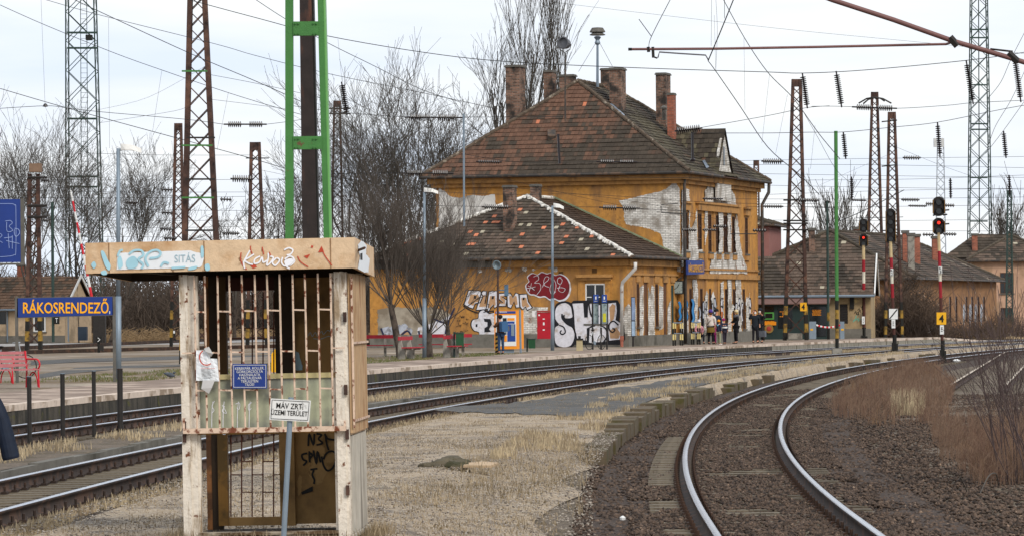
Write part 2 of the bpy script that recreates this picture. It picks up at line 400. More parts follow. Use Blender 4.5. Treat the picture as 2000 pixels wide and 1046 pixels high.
# ================================================================ GROUND SHEETS
def sheet(name, rows, mat_, kind='structure'):
    """rows: list of lists of points, equal length"""
    n = len(rows[0]); V = np.array([tuple(p) for r in rows for p in r]); Fc = []
    for i in range(len(rows) - 1):
        for j in range(n - 1): Fc.append((i * n + j, i * n + j + 1, (i + 1) * n + j + 1, (i + 1) * n + j))
    o = npmesh(name, V, Fc, mat_, smooth=True); o['kind'] = kind; return o
def band(name, ca, oa, cb, ob, d0, d1, z, mat_, cols=12, ez=None, amp=.02, step=1.2, jag=0.0, zl=None, zr=None):
    rows = []
    for D in np.arange(d0, d1, step):
        a = ca.at(D, oa + (jag * cheap(D, 1, .9) if jag else 0)) if ca else Vector((oa, D, 0)); b = cb.at(D, ob + (jag * cheap(D, 7, .8) if jag else 0)) if cb else Vector((ob, D, 0))
        r = []
        for k in range(cols + 1):
            f = k / cols; x = a.x + (b.x - a.x) * f; zz = z + amp * cheap(x, D, .8) + amp * .5 * cheap(x, D, 2.6)
            if k == 0 and zl is not None: zz = zl
            if k == cols and zr is not None: zz = zr
            r.append((x, D, zz))
        rows.append(r)
    return sheet(name, rows, mat_)
M['ballast'] = mat('brown_ballast', '45382f', .95, .5, 26, col2='2c241f', s2=9, lo=.45, hi=.62, col3='85705e', s3=30, lo3=.63, hi3=.68, bump=1, bscale=22)
M['ballastc'] = mat('dark_grey_ballast', '41382f', .95, .5, 26, col2='241f1b', s2=6, lo=.45, hi=.62, col3='6b6055', s3=30, lo3=.63, hi3=.68, bump=1, bscale=20)
M['dirt'] = mat('brown_scrub_earth', '655a4e', .98, .3, 9, col2='49402f', s2=.9, lo=.45, hi=.65, col3='8f7c62', s3=14, lo3=.58, hi3=.66, bump=.8, bscale=30)
M['island'] = mat('dry_grass_and_gravel', '9b8a74', .98, .45, 20, col2='6f655a', s2=1.3, lo=.48, hi=.64, col3='c2b8a8', s3=22, lo3=.57, hi3=.63, bump=1, bscale=30)
M['yard'] = mat('gravel_yard', '85796c', .98, .25, 12, col2='6a5a44', s2=.16, lo=.42, hi=.58, col3='a39684', s3=.5, lo3=.58, hi3=.68, bump=.5, bscale=20)
M['asph'] = mat('old_grey_asphalt', '565553', .95, .22, 16, col2='4b4844', s2=1.2, lo=.45, hi=.62, col3='938a7c', s3=5, lo3=.62, hi3=.7, bump=.6, bscale=40)
M['pave'] = mat('pinkish_paving', 'd6c6b6', .92, .12, 4, col2='b3a090', s2=.8, lo=.48, hi=.65, brick=(.42, .42, .02, '7e6d60'))
M['wallp'] = mat('mossy_platform_wall', '4b453c', .95, .35, 3, col2='2a2822', s2=1.2, lo=.42, hi=.6, col3='4d4a22', s3=2.4, lo3=.6, hi3=.68, bump=.8, brick=None, stretch2=(3, 3, .4))
M['wallpl'] = mat('pale_platform_wall', '8a8478', .95, .2, 3, col2='55503f', s2=1.5, lo=.5, hi=.65, stretch2=(3, 3, .3))
M['road'] = mat('pale_road', '9b9894', .95, .1, 3, col2='7e7a75', s2=.5)
g = sheet('ground', [[(x, y, -.09) for x in (-3000, -300, -60, 0, 60, 300, 3000)] for y in (-60, 0, 60, 200, 500, 1200, 7000)], M['dirt'])
band('ballast_bed', A_, -1.9, A_, 2.3, 20, 300, -.035, M['ballast'], 14, amp=.03, zr=-.1)
band('scrub_ground', A_, 2.1, None, 40, 20, 300, -.05, M['dirt'], 30, amp=.07, step=1.5, zl=-.11)
band('ballast_bed', B_, -1.7, B_, 1.7, 20, 320, -.04, M['ballastc'], 8)
band('ballast_bed', C_, -1.66, C_, 1.8, 20, 320, -.04, M['ballastc'], 8)
# low earth strip between the two left tracks, with a worn stone edge
band('path', C_, 1.7, B_, -1.75, 20, 320, .07, M['dirt'], 8, amp=.05, zl=-.06, zr=.1)
eb = MB()
for i in range(0, len(B_.p) - 2, 2):
    if 30 < B_.p[i][1] < 150:
        p = B_.off(-1.80)[i]; q = B_.off(-1.80)[i + 2]; z = .12 + random.uniform(-.03, .02)
        eb.obox((p[0], p[1], -.1), (q[0] - p[0], q[1] - p[1], 0), (.16, -.02, 0), (0, 0, z + .1))
structure(eb.build('kerb', M['plinth']))
# the island between the near tracks
rows = []
for D in np.arange(18, 320, 1.0):
    a = B_.at(D, 1.55); near = max(0, min(1, (56 - D) / 8)); b = A_.at(D, -2.12 - near * .3 + (.1 * cheap(D, 3, .5) if D > 55 else .5 * cheap(D, 3, .25)))
    r = []; n = 26
    for k in range(n + 1):
        f = k / n; x = a.x + (b.x - a.x) * f; wd = b.x - a.x
        e = min(1, f * wd / .5); e2 = min(1, (1 - f) * wd / (.25 + 1.6 * near))
        z = -.06 + .27 * e * (e2 if near > 0 else 1) + .025 * cheap(x, D, .7) + .012 * cheap(x, D, 3)
        if k == n: z = -.07
        r.append((x, D, z))
    rows.append(r)
sheet('island_ground', rows, M['island'])
ap = [(850, 798, 801), (900, 793, 804), (950, 789, 806), (1000, 786, 806), (1067, 778, 809), (1117, 766, 811), (1160, 761, 811), (1200, 756, 804), (1248, 752, 795), (1284, 744, 786), (1355, 736, 768), (1415, 724, 751), (1450, 719, 737), (1500, 713, 726), (1560, 706, 712), (1640, 697, 700)]
rows = []
for k in range(97):
    x = 850 + 790 * k / 96; yt = float(np.interp(x, [a[0] for a in ap], [a[1] for a in ap])) + 2.0 * cheap(x, 1, .05) + 1.2 * cheap(x, 5, .21); yb = float(np.interp(x, [a[0] for a in ap], [a[2] for a in ap])) + 2.5 * cheap(x, 9, .045) + 1.5 * cheap(x, 3, .2); r = []
    for j in range(9): q = G(x, yb + (max(yt, 0) - yb) * j / 8, .22); q.x = min(q.x, A_.at(q.y, -2.45).x); r.append((q.x, q.y, .224 + .025 * cheap(q.x, q.y, .7) + .012 * cheap(q.x, q.y, 3)))
    rows.append(r)
sheet('asphalt_path', rows, M['asph'])
# broken kerb stones along the right track
kb = MB()
i = 0
ko = A_.off(-1.98)
while i < len(A_.p) - 3:
    D = A_.p[i][1]
    if 52 < D < 170:
        p, q = ko[i], ko[i + 2]; d = Vector((q[0] - p[0], q[1] - p[1], 0)); nn = Vector((d.y, -d.x, 0)).normalized()
        if random.random() < (.86 if D < 92 else .22):
            o = Vector((p[0], p[1], -.08)) - nn * (.34 + random.uniform(0, .08)); kb.obox(o + d * .02, d * .95, nn * (.42 + random.uniform(-.04, .07)), (random.uniform(-.01, .01), 0, (.33 if D < 92 else .24) + random.uniform(-.09, .02)))
    i += 2
M['kerbst'] = mat('mossy_kerb_stone', '5c5040', .95, .3, 5, col2='4a4526', s2=2.5, lo=.5, hi=.62, bump=.6)
structure(kb.build('kerb', M['kerbst']))
# platform
PZ = .48
def pl_end(D): return PZ * max(0.0, min(1.0, (226 - D) / 14))
rows = []; wl = []; 
for D in np.arange(20, 226, .8):
    e = C_.at(D, -1.62); z = pl_end(D) + .0
    rows.append([C_.at(D, -1.62 - w) + Vector((0, 0, z + .012 * cheap(D, w, .5))) for w in (0, .8, 1.6, 2.4, 3.2)][::-1])
    zt = z - .10
    wl.append([(e.x + .05, D, zt), (e.x + .06, D, -.1)])
sheet('platform', rows, M['pave'])
half = [i for i, r in enumerate(wl) if r[0][1] < 182][-1]
sheet('platform_wall', [list(r) for r in wl[:half + 1]], M['wallp']); sheet('platform_wall', [list(r) for r in wl[half:]], M['wallpl'])
cp = MB()
i = 0; co = C_.off(-1.60)
while i < len(C_.p) - 3:
    D = C_.p[i][1]
    if 24 < D < 222:
        p, q = co[i], co[i + 2]; d = Vector((q[0] - p[0], q[1] - p[1], 0)); nn = Vector((d.y, -d.x, 0)).normalized()
        o = Vector((p[0], p[1], pl_end(D) - .12)) - nn * (.30) + nn * random.uniform(-.01, .01)
        cp.obox(o + d * .005, d * .985, nn * .34, (0, 0, .125 + random.uniform(-.004, .006)))
    i += 2
M['cope'] = mat('platform_edge_stone', 'c7b6a6', .95, .15, 4, col2='8f7d6b', s2=1.5)
structure(cp.build('platform_edge', M['cope']))
# the yard behind the platform
rows = []
for D in np.arange(20, 560, 3.0):
    xr = C_.at(min(D, 224), -4.75).x + max(0, D - 224) * .25
    xs = [xr + (-200 - xr) * (k / 16) ** 2 for k in range(17)][::-1]
    rows.append([(x, D, (.462 if D < 215 else .462 - min(.4, (D - 215) * .01)) + .03 * cheap(x, D, .25) * min(1, (xr - x) / 2)) for x in xs])
sheet('yard_ground', rows, M['yard'])
# level crossing road far right and road in front of the small house
def strip_px(name, top, bot, z, mt):
    rows = [[G(x, yb, z), G(x, (yb + yt) / 2, z), G(x, yt, z)] for (x, yt), (_, yb) in zip(top, bot)]
    return sheet(name, rows, mt)
strip_px('road', [(1600, 661.5), (1700, 660.5), (1780, 663), (1900, 663), (2000, 662), (2200, 660)], [(1600, 667), (1700, 667.5), (1780, 669), (1900, 671), (2000, 670), (2200, 668)], .06, M['road'])
strip_px('road', [(-300, 672), (0, 670.5), (220, 668.5), (360, 666), (700, 657)], [(-300, 680), (0, 677.5), (220, 674.5), (360, 671), (700, 661)], .475, M['road'])
strip_px('gravel_path', [(60, 704), (150, 699), (240, 697.5), (360, 694), (720, 681)], [(60, 712), (150, 706), (240, 704), (360, 701), (720, 686)], .468, M['asph'])
strip_px('gravel_path', [(75, 730), (150, 717), (240, 712), (360, 708)], [(75, 738), (150, 727), (240, 719), (360, 714)], .468, M['asph'])
strip_px('dry_grass_bank', [(1700, 652), (1760, 650), (1850, 652), (2000, 655), (2200, 655)], [(1700, 661), (1760, 662), (1850, 662), (2000, 661), (2200, 660)], .12, mat('straw_bank', '9b835c', .95, .35, 3, col2='6d5b3f', s2=.4))
# far sidings on the left yard: straight tracks whose rails just show
def far_track(pa, pb, z, label, gauge=1.505):
    a, b = G(*pa, z), G(*pb, z); d = (b - a).normalized(); nn = Vector((d.y, -d.x, 0)); t = thing('railway_track', label, 'railway track')
    a2 = a - d * 60; b2 = b + d * 60
    for s in (0, gauge):
        m = MB(); m.obox(a2 - nn * s + Vector((0, 0, -.05)), b2 - a2, nn * .07, (0, 0, .17)); m.build('rail', M['railrust'], t)
    m = MB(); k = 0
    L_ = (b2 - a2).length
    while k < L_:
        c = a2 + d * k - nn * gauge / 2; m.obox(c - nn * 1.25 - d * .12 + Vector((0, 0, -.14)), nn * 2.5, d * .24, (0, 0, .1)); k += .65
    o = m.build('sleeper_rows', M['sleeper'], t); o['kind'] = 'stuff'
far_track((0, 690), (351, 681.5), .5, 'far siding crossing the yard nearest behind the station name board')
far_track((0, 682.5), (351, 667.5), .5, 'far siding crossing the yard just before the pale road')
# ---------------------------------------------------------------- stones and grass (countless)
M['stonemix'] = mat('ballast_stone', '5a4a3e', .9, .5, 9, col2='2c241f', s2=7, lo=.45, hi=.6, col3='8d7764', s3=9, lo3=.62, hi3=.68)
def stones(name, pts, r0, r1, mt, flat=.65):
    n = len(pts); pts = np.asarray(pts); base = np.array([[1, 0, 0], [-1, 0, 0], [0, 1, 0], [0, -1, 0], [0, 0, 1], [0, 0, -1]], float)
    fc = np.array([[0, 2, 4], [2, 1, 4], [1, 3, 4], [3, 0, 4], [2, 0, 5], [1, 2, 5], [3, 1, 5], [0, 3, 5]])
    rr = np.random.uniform(r0, r1, (n, 1, 1)) * np.random.uniform(.6, 1.3, (n, 1, 3)); j = np.random.uniform(.65, 1.25, (n, 6, 3)) * base[None] + np.random.uniform(-.28, .28, (n, 6, 3))
    V = j * rr; V[:, :, 2] *= flat; a = np.random.uniform(0, 6.28, n); c, s = np.cos(a)[:, None], np.sin(a)[:, None]
    x = V[:, :, 0] * c - V[:, :, 1] * s; y = V[:, :, 0] * s + V[:, :, 1] * c; V = np.stack([x, y, V[:, :, 2]], 2) + pts[:, None, :]
    Fc = (np.arange(n) * 6)[:, None, None] + fc[None]; o = npmesh(name, V.reshape(-1, 3), Fc.reshape(-1, 3), mt); o['kind'] = 'stuff'; return o
def rnd_along(curve, n, d0, d1, o0, o1, pw=1.6):
    D = d0 + (d1 - d0) * np.random.rand(n) ** pw; o = np.random.uniform(o0, o1, n); base = np.interp(D, curve.p[:, 1], curve.p[:, 0]); nx = np.interp(D, curve.p[:, 1], curve.n[:, 0]); ny = np.interp(D, curve.p[:, 1], curve.n[:, 1])
    return np.stack([base + nx * o, D + ny * o, np.zeros(n)], 1), o
p, o = rnd_along(A_, 70000, 30, 95, -2.1, 6.5, 1.7)
inb = (np.abs(np.abs(o) - .7525) > .16); p = p[inb]; o = o[inb]
p[:, 2] = np.where(np.abs(o) < 1.6, -.035, -.04) + np.random.uniform(-.01, .012, len(p))
edge = (o < -1.25) | ((np.abs(o) < .6)) | (o > 1.25)
stones('ballast_stones', p, .018, .045, M['stonemix'])
p, o = rnd_along(A_, 60000, 30, 100, -1.5, 1.5, 1.5); inb = (np.abs(np.abs(o) - .7525) > .13) & ~((o < -.9) & (p[:, 1] > 46) & (p[:, 1] < 64)); p = p[inb]
v = np.array([mnoise.noise(Vector((q[0] * 1.1, q[1] * .5, 4.4))) for q in p]); p = p[v > -.28]; p[:, 2] = np.random.uniform(-.014, .010, len(p)); stones('ballast_stones', p, .017, .038, M['stonemix'])
p, o = rnd_along(B_, 14000, 34, 90, -1.6, 1.6, 1.4); m_ = np.abs(np.abs(o) - .7525) > .16; p = p[m_]; p[:, 2] = -.04
stones('ballast_stones', p, .018, .035, mat('dark_ballast_stone', '4a4038', .9, .45, 9, col2='2a2520', s2=7))
n = 26000; D = 26 + 34 * np.random.rand(n) ** 1.2; a = np.interp(D, B_.off(1.7)[:, 1], B_.off(1.7)[:, 0]); b = np.interp(D, A_.off(-1.9)[:, 1], A_.off(-1.9)[:, 0])
x = a + (b - a) * np.random.rand(n); stones('gravel', np.stack([x, D, np.full(n, .215)], 1), .006, .02, mat('pale_gravel', 'a0968a', .9, .4, 9, col2='5a5048', s2=8), .5)
def blades(name, pts, h0, h1, w, mt, lean=.45, tri=1):
    pts = np.asarray(pts); n = len(pts); a = np.random.uniform(0, 6.28, n); h = np.random.uniform(h0, h1, n); ln = np.random.uniform(0, lean, n) * h; la = np.random.uniform(0, 6.28, n)
    d = np.stack([np.cos(a), np.sin(a), np.zeros(n)], 1) * (w / 2) ; tip = pts + np.stack([np.cos(la) * ln, np.sin(la) * ln, h], 1)
    mid = pts * .5 + tip * .5; mid[:, 2] += h * .08
    V = np.stack([pts - d, pts + d, mid + d * .8, mid - d * .8, tip + d * .25, tip - d * .25], 1)
    Fc = (np.arange(n) * 6)[:, None, None] + np.array([[0, 1, 2, 3], [3, 2, 4, 5]])[None]
    o = npmesh(name, V.reshape(-1, 3), Fc.reshape(-1, 4), mt); o['kind'] = 'stuff'; return o
M['straw'] = mat('straw_grass', 'a8977a', .9, .35, 3, col2='80705a', s2=1.2)
M['straw2'] = mat('grey_straw', '94846b', .9, .35, 3, col2='6b5d45', s2=1)
M['weed'] = mat('reddish_dry_weed', '77604f', .95, .45, 2, col2='644a3d', s2=.7, col3='8a6d4f', s3=1.2, lo3=.62, hi3=.7)
M['moss'] = mat('green_grass', '5c6136', .95, .3, 3, col2='77694a', s2=1)
def clump(n, curve, d0, d1, o0, o1, dens=.5, sc=.55, pw=1.3, z=.2):
    p, o = rnd_along(curve, n, d0, d1, o0, o1, pw)
    v = np.array([mnoise.noise(Vector((q[0] * sc * 2, q[1] * sc * .6, 1.7))) for q in p]); p = p[v > (dens - .5) * .8]; p[:, 2] = z
    if curve is B_: p = p[p[:, 0] < np.interp(p[:, 1], A_.off(-2.25)[:, 1], A_.off(-2.25)[:, 0])]
    return p
blades('dry_grass', clump(26000, B_, 34, 170, 1.5, 2.9, .5, pw=1.2, z=.1), .03, .14, .016, M['straw'])
blades('dry_grass', clump(22000, A_, 50, 170, -3.5, -2.3, .5, pw=1.2, z=.19), .03, .16, .016, M['straw'])
blades('dry_grass', clump(13000, B_, 28, 80, 1.6, 7.5, .55, pw=1.1, z=.2), .015, .06, .010, M['straw2'])
blades('dry_grass', clump(70000, B_, 27, 95, 1.6, 8.5, .3, pw=1.1, z=.205, sc=.9), .01, .04, .009, M['straw2'])
blades('dry_grass', clump(20000, C_, 40, 210, 1.9, 3.1, .5, pw=1.2, z=.08), .03, .14, .018, M['straw'])
blades('dry_grass', clump(3500, A_, 36, 60, -4.2, -2.0, .5, pw=1.0, z=.17), .03, .15, .010, M['straw2'])
blades('grass', clump(12000, C_, 95, 150, -9, -4.9, .3, pw=1.0, z=.46), .03, .08, .02, M['moss'])
blades('dry_grass', clump(7000, C_, 150, 215, 1.7, 3.0, .4, z=.06), .04, .16, .02, M['straw'])
# tall reddish weeds to the right of the curve
def weeds(n, D0, D1, pxa, pxb, h0, h1, dens):
    D = D0 + (D1 - D0) * np.random.rand(n); f = np.random.rand(n); px = pxa(D) + (pxb(D) - pxa(D)) * f; x = (px - 1000) / F * D
    xa = np.interp(D, A_.off(1.35)[:, 1], A_.off(1.35)[:, 0]); x = np.maximum(x, xa + np.random.rand(n) * .6)
    p = np.stack([x, D, np.full(n, -.06)], 1); v = np.array([mnoise.noise(Vector((q[0] * .9, q[1] * .35, 9.7))) for q in p]); return p[v > dens]
w1 = weeds(4300, 70, 128, lambda D: np.interp(D, [70, 80, 95, 128], [1655, 1610, 1640, 1700]), lambda D: np.interp(D, [70, 100, 128], [1850, 1865, 1830]), 0, 0, -.12)
w2 = weeds(2700, 46, 66, lambda D: np.interp(D, [46, 55, 66], [1905, 1825, 1815]), lambda D: np.full_like(D, 2120.), 0, 0, -.4)
def stalks(name, pts, h0, h1, r, mt):
    segs = []
    for q in pts:
        h = random.uniform(h0, h1) * (.75 + .6 * mnoise.noise(Vector((q[0] * .8, q[1] * .3, 2.2)))); b = Vector(q); t = b + Vector((random.gauss(0, .09) * h, random.gauss(0, .09) * h, h)); segs.append((b, t, r, r * .5))
        for k in range(3):
            s = b.lerp(t, random.uniform(.35, .9)); e = s + Vector((random.gauss(0, .08), random.gauss(0, .08), random.uniform(.06, .2))); segs.append((s, e, r * .7, r * .4))
    o = segmesh(name, segs, mt); o['kind'] = 'stuff'
stalks('dry_weeds', w1, .2, .72, .0048, M['weed']); stalks('dry_weeds', w2, .2, .68, .0034, M['weed'])
p = weeds(1500, 76, 84, lambda D: D * 0 + 1740, lambda D: D * 0 + 1800, 0, 0, -.2); blades('dry_grass', p, .2, .5, .012, M['straw'])
# ================================================================ BUILDING HELPERS
def poly_area_n(pts):
    n = Vector((0, 0, 0))
    for i in range(len(pts)): n += Vector(pts[i]).cross(Vector(pts[(i + 1) % len(pts)]))
    return n.normalized()
def tiles(mb, poly, colfn, course=.31, tw=.2, lift=.045, jit=.012):
    poly = [Vector(p) for p in poly]; n = poly_area_n(poly)
    if n.z < 0: n = -n
    u = Vector((0, 0, 1)).cross(n).normalized(); v = n.cross(u).normalized(); o = poly[0]
    q = [((p - o).dot(u), (p - o).dot(v)) for p in poly]; v0 = min(b for a, b in q); v1 = max(b for a, b in q)
    def span(vv):
        xs = []
        for i in range(len(q)):
            a, b = q[i], q[(i + 1) % len(q)]
            if (a[1] - vv) * (b[1] - vv) <= 0 and abs(a[1] - b[1]) > 1e-9:
                f = (vv - a[1]) / (b[1] - a[1]); xs.append(a[0] + (b[0] - a[0]) * f)
        return (min(xs), max(xs)) if xs else None
    if mb.c is None: mb.c = []
    mb.add([p - n * .03 for p in poly], [tuple(range(len(poly))) if poly_area_n(poly).z > 0 else tuple(range(len(poly)))[::-1]], 1, (.02, .015, .012))
    k = 0; vv = v0
    while vv < v1 - .04:
        a = span(vv + 1e-4); b = span(min(vv + course * 1.02, v1 - 1e-4))
        if not a: vv += course; k += 1; continue
        if not b: b = ((a[0] + a[1]) / 2,) * 2
        x = a[0] - (k % 2) * tw / 2; vt = min(vv + course * 1.04, v1); row = random.uniform(-.01, .01)
        while x < a[1]:
            xa, xb = max(x, a[0]), min(x + tw, a[1]); ta, tb = min(max(x, b[0]), b[1]), min(max(x + tw, b[0]), b[1])
            if xb - xa > .02:
                h = lift + random.uniform(-jit, jit) + row; dv = random.uniform(-.012, .012); h2 = h + random.uniform(-.008, .008)
                c = colfn(o + u * (xa + xb) / 2 + v * vv)
                p0 = o + u * (xa + .006) + v * (vv + dv) + n * h; p1 = o + u * (xb - .006) + v * (vv + dv) + n * h2
                p2 = o + u * tb + v * vt + n * .008; p3 = o + u * ta + v * vt + n * .008
                mb.add([p0, p1, p2, p3, p0 - n * .03, p1 - n * .03], [(0, 1, 2, 3), (4, 5, 1, 0)], 0, c)
            x += tw
        vv += course; k += 1
def vn(p, s, o=0.0): return mnoise.noise(Vector((p.x * s + o, p.y * s, p.z * s)))
def shade(c, k): return tuple(x * k for x in c)
TD, TM, TR, TO, TG = lin('40382f'), lin('57503f'), lin('634839'), lin('bd7455'), lin('594b40')
def ridge_caps(mb, a, b, r=.11, mi=0, step=.34):
    a, b = Vector(a), Vector(b); L_ = (b - a).length; d = (b - a).normalized(); k = 0
    while k < L_ - .05:
        p = a + d * k; q = a + d * min(k + step * 1.1, L_); j = Vector((random.uniform(-.012, .012), 0, random.uniform(-.012, .02))); mb.tube(p + j, q + j, r * random.uniform(.95, 1.08), r * .86, n=8, mi=mi); k += step
def wall(name, pl, a0, a1, z0, z1, holes, mt, parent, depth=.07, d=0.0, label=None):
    """flat wall with real openings; holes = [(a0,a1,z0,z1)]"""
    A = sorted(set([a0, a1] + [h[0] for h in holes] + [h[1] for h in holes])); Z = sorted(set([z0, z1] + [h[2] for h in holes] + [h[3] for h in holes]))
    m = MB(); P4 = lambda a, z, dd: pl.at(a, z, d + dd)
    for i in range(len(A) - 1):
        for j in range(len(Z) - 1):
            ca, cz = (A[i] + A[i + 1]) / 2, (Z[j] + Z[j + 1]) / 2
            if any(h[0] < ca < h[1] and h[2] < cz < h[3] for h in holes): continue
            m.add([P4(A[i], Z[j], 0), P4(A[i + 1], Z[j], 0), P4(A[i + 1], Z[j + 1], 0), P4(A[i], Z[j + 1], 0)], [(0, 1, 2, 3)])
    for h in holes:
        x0, x1, y0, y1 = h
        for (p, q) in (((x0, y0), (x0, y1)), ((x0, y1), (x1, y1)), ((x1, y1), (x1, y0)), ((x1, y0), (x0, y0))):
            m.add([P4(p[0], p[1], 0), P4(q[0], q[1], 0), P4(q[0], q[1], -depth), P4(p[0], p[1], -depth)], [(0, 1, 2, 3)])
    return m.build(name, mt, parent)
def pbox(m, pl, a0, a1, z0, z1, d0, d1, mi=0):
    o = pl.at(a0, z0, d0); return m.obox(o, pl.t * (a1 - a0), Vector((0, 0, z1 - z0)), pl.n * (d1 - d0), mi)
def window(pl, h, parent, depth=.07, d=0.0, mf=None, mg=None, cols=2, rows=2, t=.06, name='window', sill=True, label=None):
    x0, x1, y0, y1 = h; z = d - depth; m = MB()
    pbox(m, pl, x0, x0 + t, y0, y1, z + .01, z + .07); pbox(m, pl, x1 - t, x1, y0, y1, z + .01, z + .07)
    pbox(m, pl, x0 + t, x1 - t, y0, y0 + t, z + .01, z + .07); pbox(m, pl, x0 + t, x1 - t, y1 - t, y1, z + .01, z + .07)
    for i in range(1, cols): a = x0 + (x1 - x0) * i / cols; pbox(m, pl, a - t * .4, a + t * .4, y0 + t, y1 - t, z + .012, z + .06)
    for j in range(1, rows): a = y0 + (y1 - y0) * j / rows; pbox(m, pl, x0 + t, x1 - t, a - t * .35, a + t * .35, z + .014, z + .055)
    w = m.build(name, mf or M['wood'], parent)
    if label: w['label'] = label
    g = MB(); pbox(g, pl, x0 + .01, x1 - .01, y0 + .01, y1 - .01, z - .01, z + .02); g.build('pane', mg or M['glassd'], w)
    if sill: s = MB(); pbox(s, pl, x0 - .06, x1 + .06, y0 - .08, y0 + .005, d - .02, d + .12); s.build('sill', M['stone'], w)
    return w
def smooth(pts, k=5, closed=False):
    n = len(pts); out = []; rng = range(n) if closed else range(n - 1)
    for i in rng:
        if closed: p0, p1, p2, p3 = pts[i - 1], pts[i], pts[(i + 1) % n], pts[(i + 2) % n]
        else: p0, p1, p2, p3 = pts[max(i - 1, 0)], pts[i], pts[i + 1], pts[min(i + 2, n - 1)]
        for j in range(k):
            t = j / k; out.append(tuple(.5 * ((2 * p1[c]) + (-p0[c] + p2[c]) * t + (2 * p0[c] - 5 * p1[c] + 4 * p2[c] - p3[c]) * t * t + (-p0[c] + 3 * p1[c] - 3 * p2[c] + p3[c]) * t ** 3) for c in (0, 1)))
    if not closed: out.append(tuple(pts[-1]))
    return out
from mathutils.geometry import tessellate_polygon
class Paint:                     # paint and broken plaster: thin layers following a wall
    def __init__(s, pl, d=0.0): s.pl = pl; s.m = MB(); s.d = d; s.k = 0
    def pt(s, x, y, d): return s.pl.px(x, y, s.d + d)
    def poly(s, pts, mi=0, d=.005, sm=0, closed=True, jag=0):
        if sm: pts = smooth(pts, sm, True)
        if jag:
            o = []
            for i in range(len(pts)):
                a, b = pts[i], pts[(i + 1) % len(pts)]; n = max(1, int(math.hypot(b[0] - a[0], b[1] - a[1]) / 3))
                for j in range(n):
                    f = j / n; o.append((a[0] + (b[0] - a[0]) * f + random.uniform(-jag, jag), a[1] + (b[1] - a[1]) * f + random.uniform(-jag, jag)))
            pts = o
        V = [s.pt(x, y, d) for x, y in pts]; tr = tessellate_polygon([[Vector((x, y, 0)) for x, y in pts]])
        fs = []
        for t in tr:
            nn = (V[t[1]] - V[t[0]]).cross(V[t[2]] - V[t[0]]); fs.append(t if nn.dot(s.pl.n) > 0 else t[::-1])
        s.m.add(V, fs, mi); return s
    def stroke(s, pts, w, mi=0, d=.01, sm=4, taper=False):
        if sm: pts = smooth(pts, sm)
        n = len(pts); Lf, Rt = [], []; d = d + s.k * .0004; s.k = (s.k + 1) % 8
        for i in range(n):
            a = pts[max(i - 1, 0)]; b = pts[min(i + 1, n - 1)]; dx, dy = b[0] - a[0], b[1] - a[1]; l = math.hypot(dx, dy) or 1
            ww = w / 2 * ((1 - .7 * i / (n - 1)) if taper else 1); nx, ny = -dy / l * ww, dx / l * ww
            dd = d + .0025 * i / n; Lf.append(s.pt(pts[i][0] + nx, pts[i][1] + ny, dd)); Rt.append(s.pt(pts[i][0] - nx, pts[i][1] - ny, dd))
        fs = []
        for i in range(n - 1):
            q = (i, i + 1, n + i + 1, n + i); V = Lf + Rt; nn = (V[q[1]] - V[q[0]]).cross(V[q[2]] - V[q[0]]); fs.append(q if nn.dot(s.pl.n) > 0 else q[::-1])
        s.m.add(Lf + Rt, fs, mi); return s
    def build(s, name, mats, parent, label=None):
        o = s.m.build(name, mats, parent)
        if label: o['label'] = label
        return o
def text_mesh(txt, size, mt, name, parent, mtx, extrude=.004, align='CENTER', sx=1.0, bold=0.0):
    c = bpy.data.curves.new(name, 'FONT'); c.body = txt; c.size = size; c.extrude = extrude; c.align_x = align; c.align_y = 'CENTER'; c.resolution_u = 3; c.offset = bold
    t = bpy.data.objects.new('tmp', c); COL.objects.link(t); bpy.context.view_layer.update()
    me = bpy.data.meshes.new_from_object(t.evaluated_get(bpy.context.evaluated_depsgraph_get())); bpy.data.objects.remove(t)
    me.transform(Matrix.Diagonal((sx, 1, 1, 1))); me.transform(mtx); me.materials.clear(); me.materials.append(mt)
    if parent is not None and '_o' in parent: me.transform(Matrix.Translation(-Vector(parent['_o'])))
    o = bpy.data.objects.new(name, me); COL.objects.link(o)
    if parent is not None: o.parent = parent
    return o
def face_mtx(o, t, up=(0, 0, 1)):      # text lying in the plane with +x along t, facing t x up
    t = Vector(t).normalized(); up = Vector(up).normalized(); n = t.cross(up)
    m = Matrix((t, up, n)).transposed().to_4x4(); return Matrix.Translation(o) @ m

# ================================================================ STATION
YAW = R(18); lV = Vector((math.sin(YAW), math.cos(YAW), 0)); eV = Vector((-math.cos(YAW), math.sin(YAW), 0)); UP = Vector((0, 0, 1))
C0 = Vector((8.7, 184.0, 0)); Lm, Wm = 16.2, 13.3
PE = Pl(C0, eV, -lV); PL = Pl(C0, lV, -eV)
st = thing('station_building', 'two-storey ochre station house with peeling plaster, graffiti and a mossy tiled hip roof', 'station building', (C0.x, C0.y, 0))
ZE = 9.33
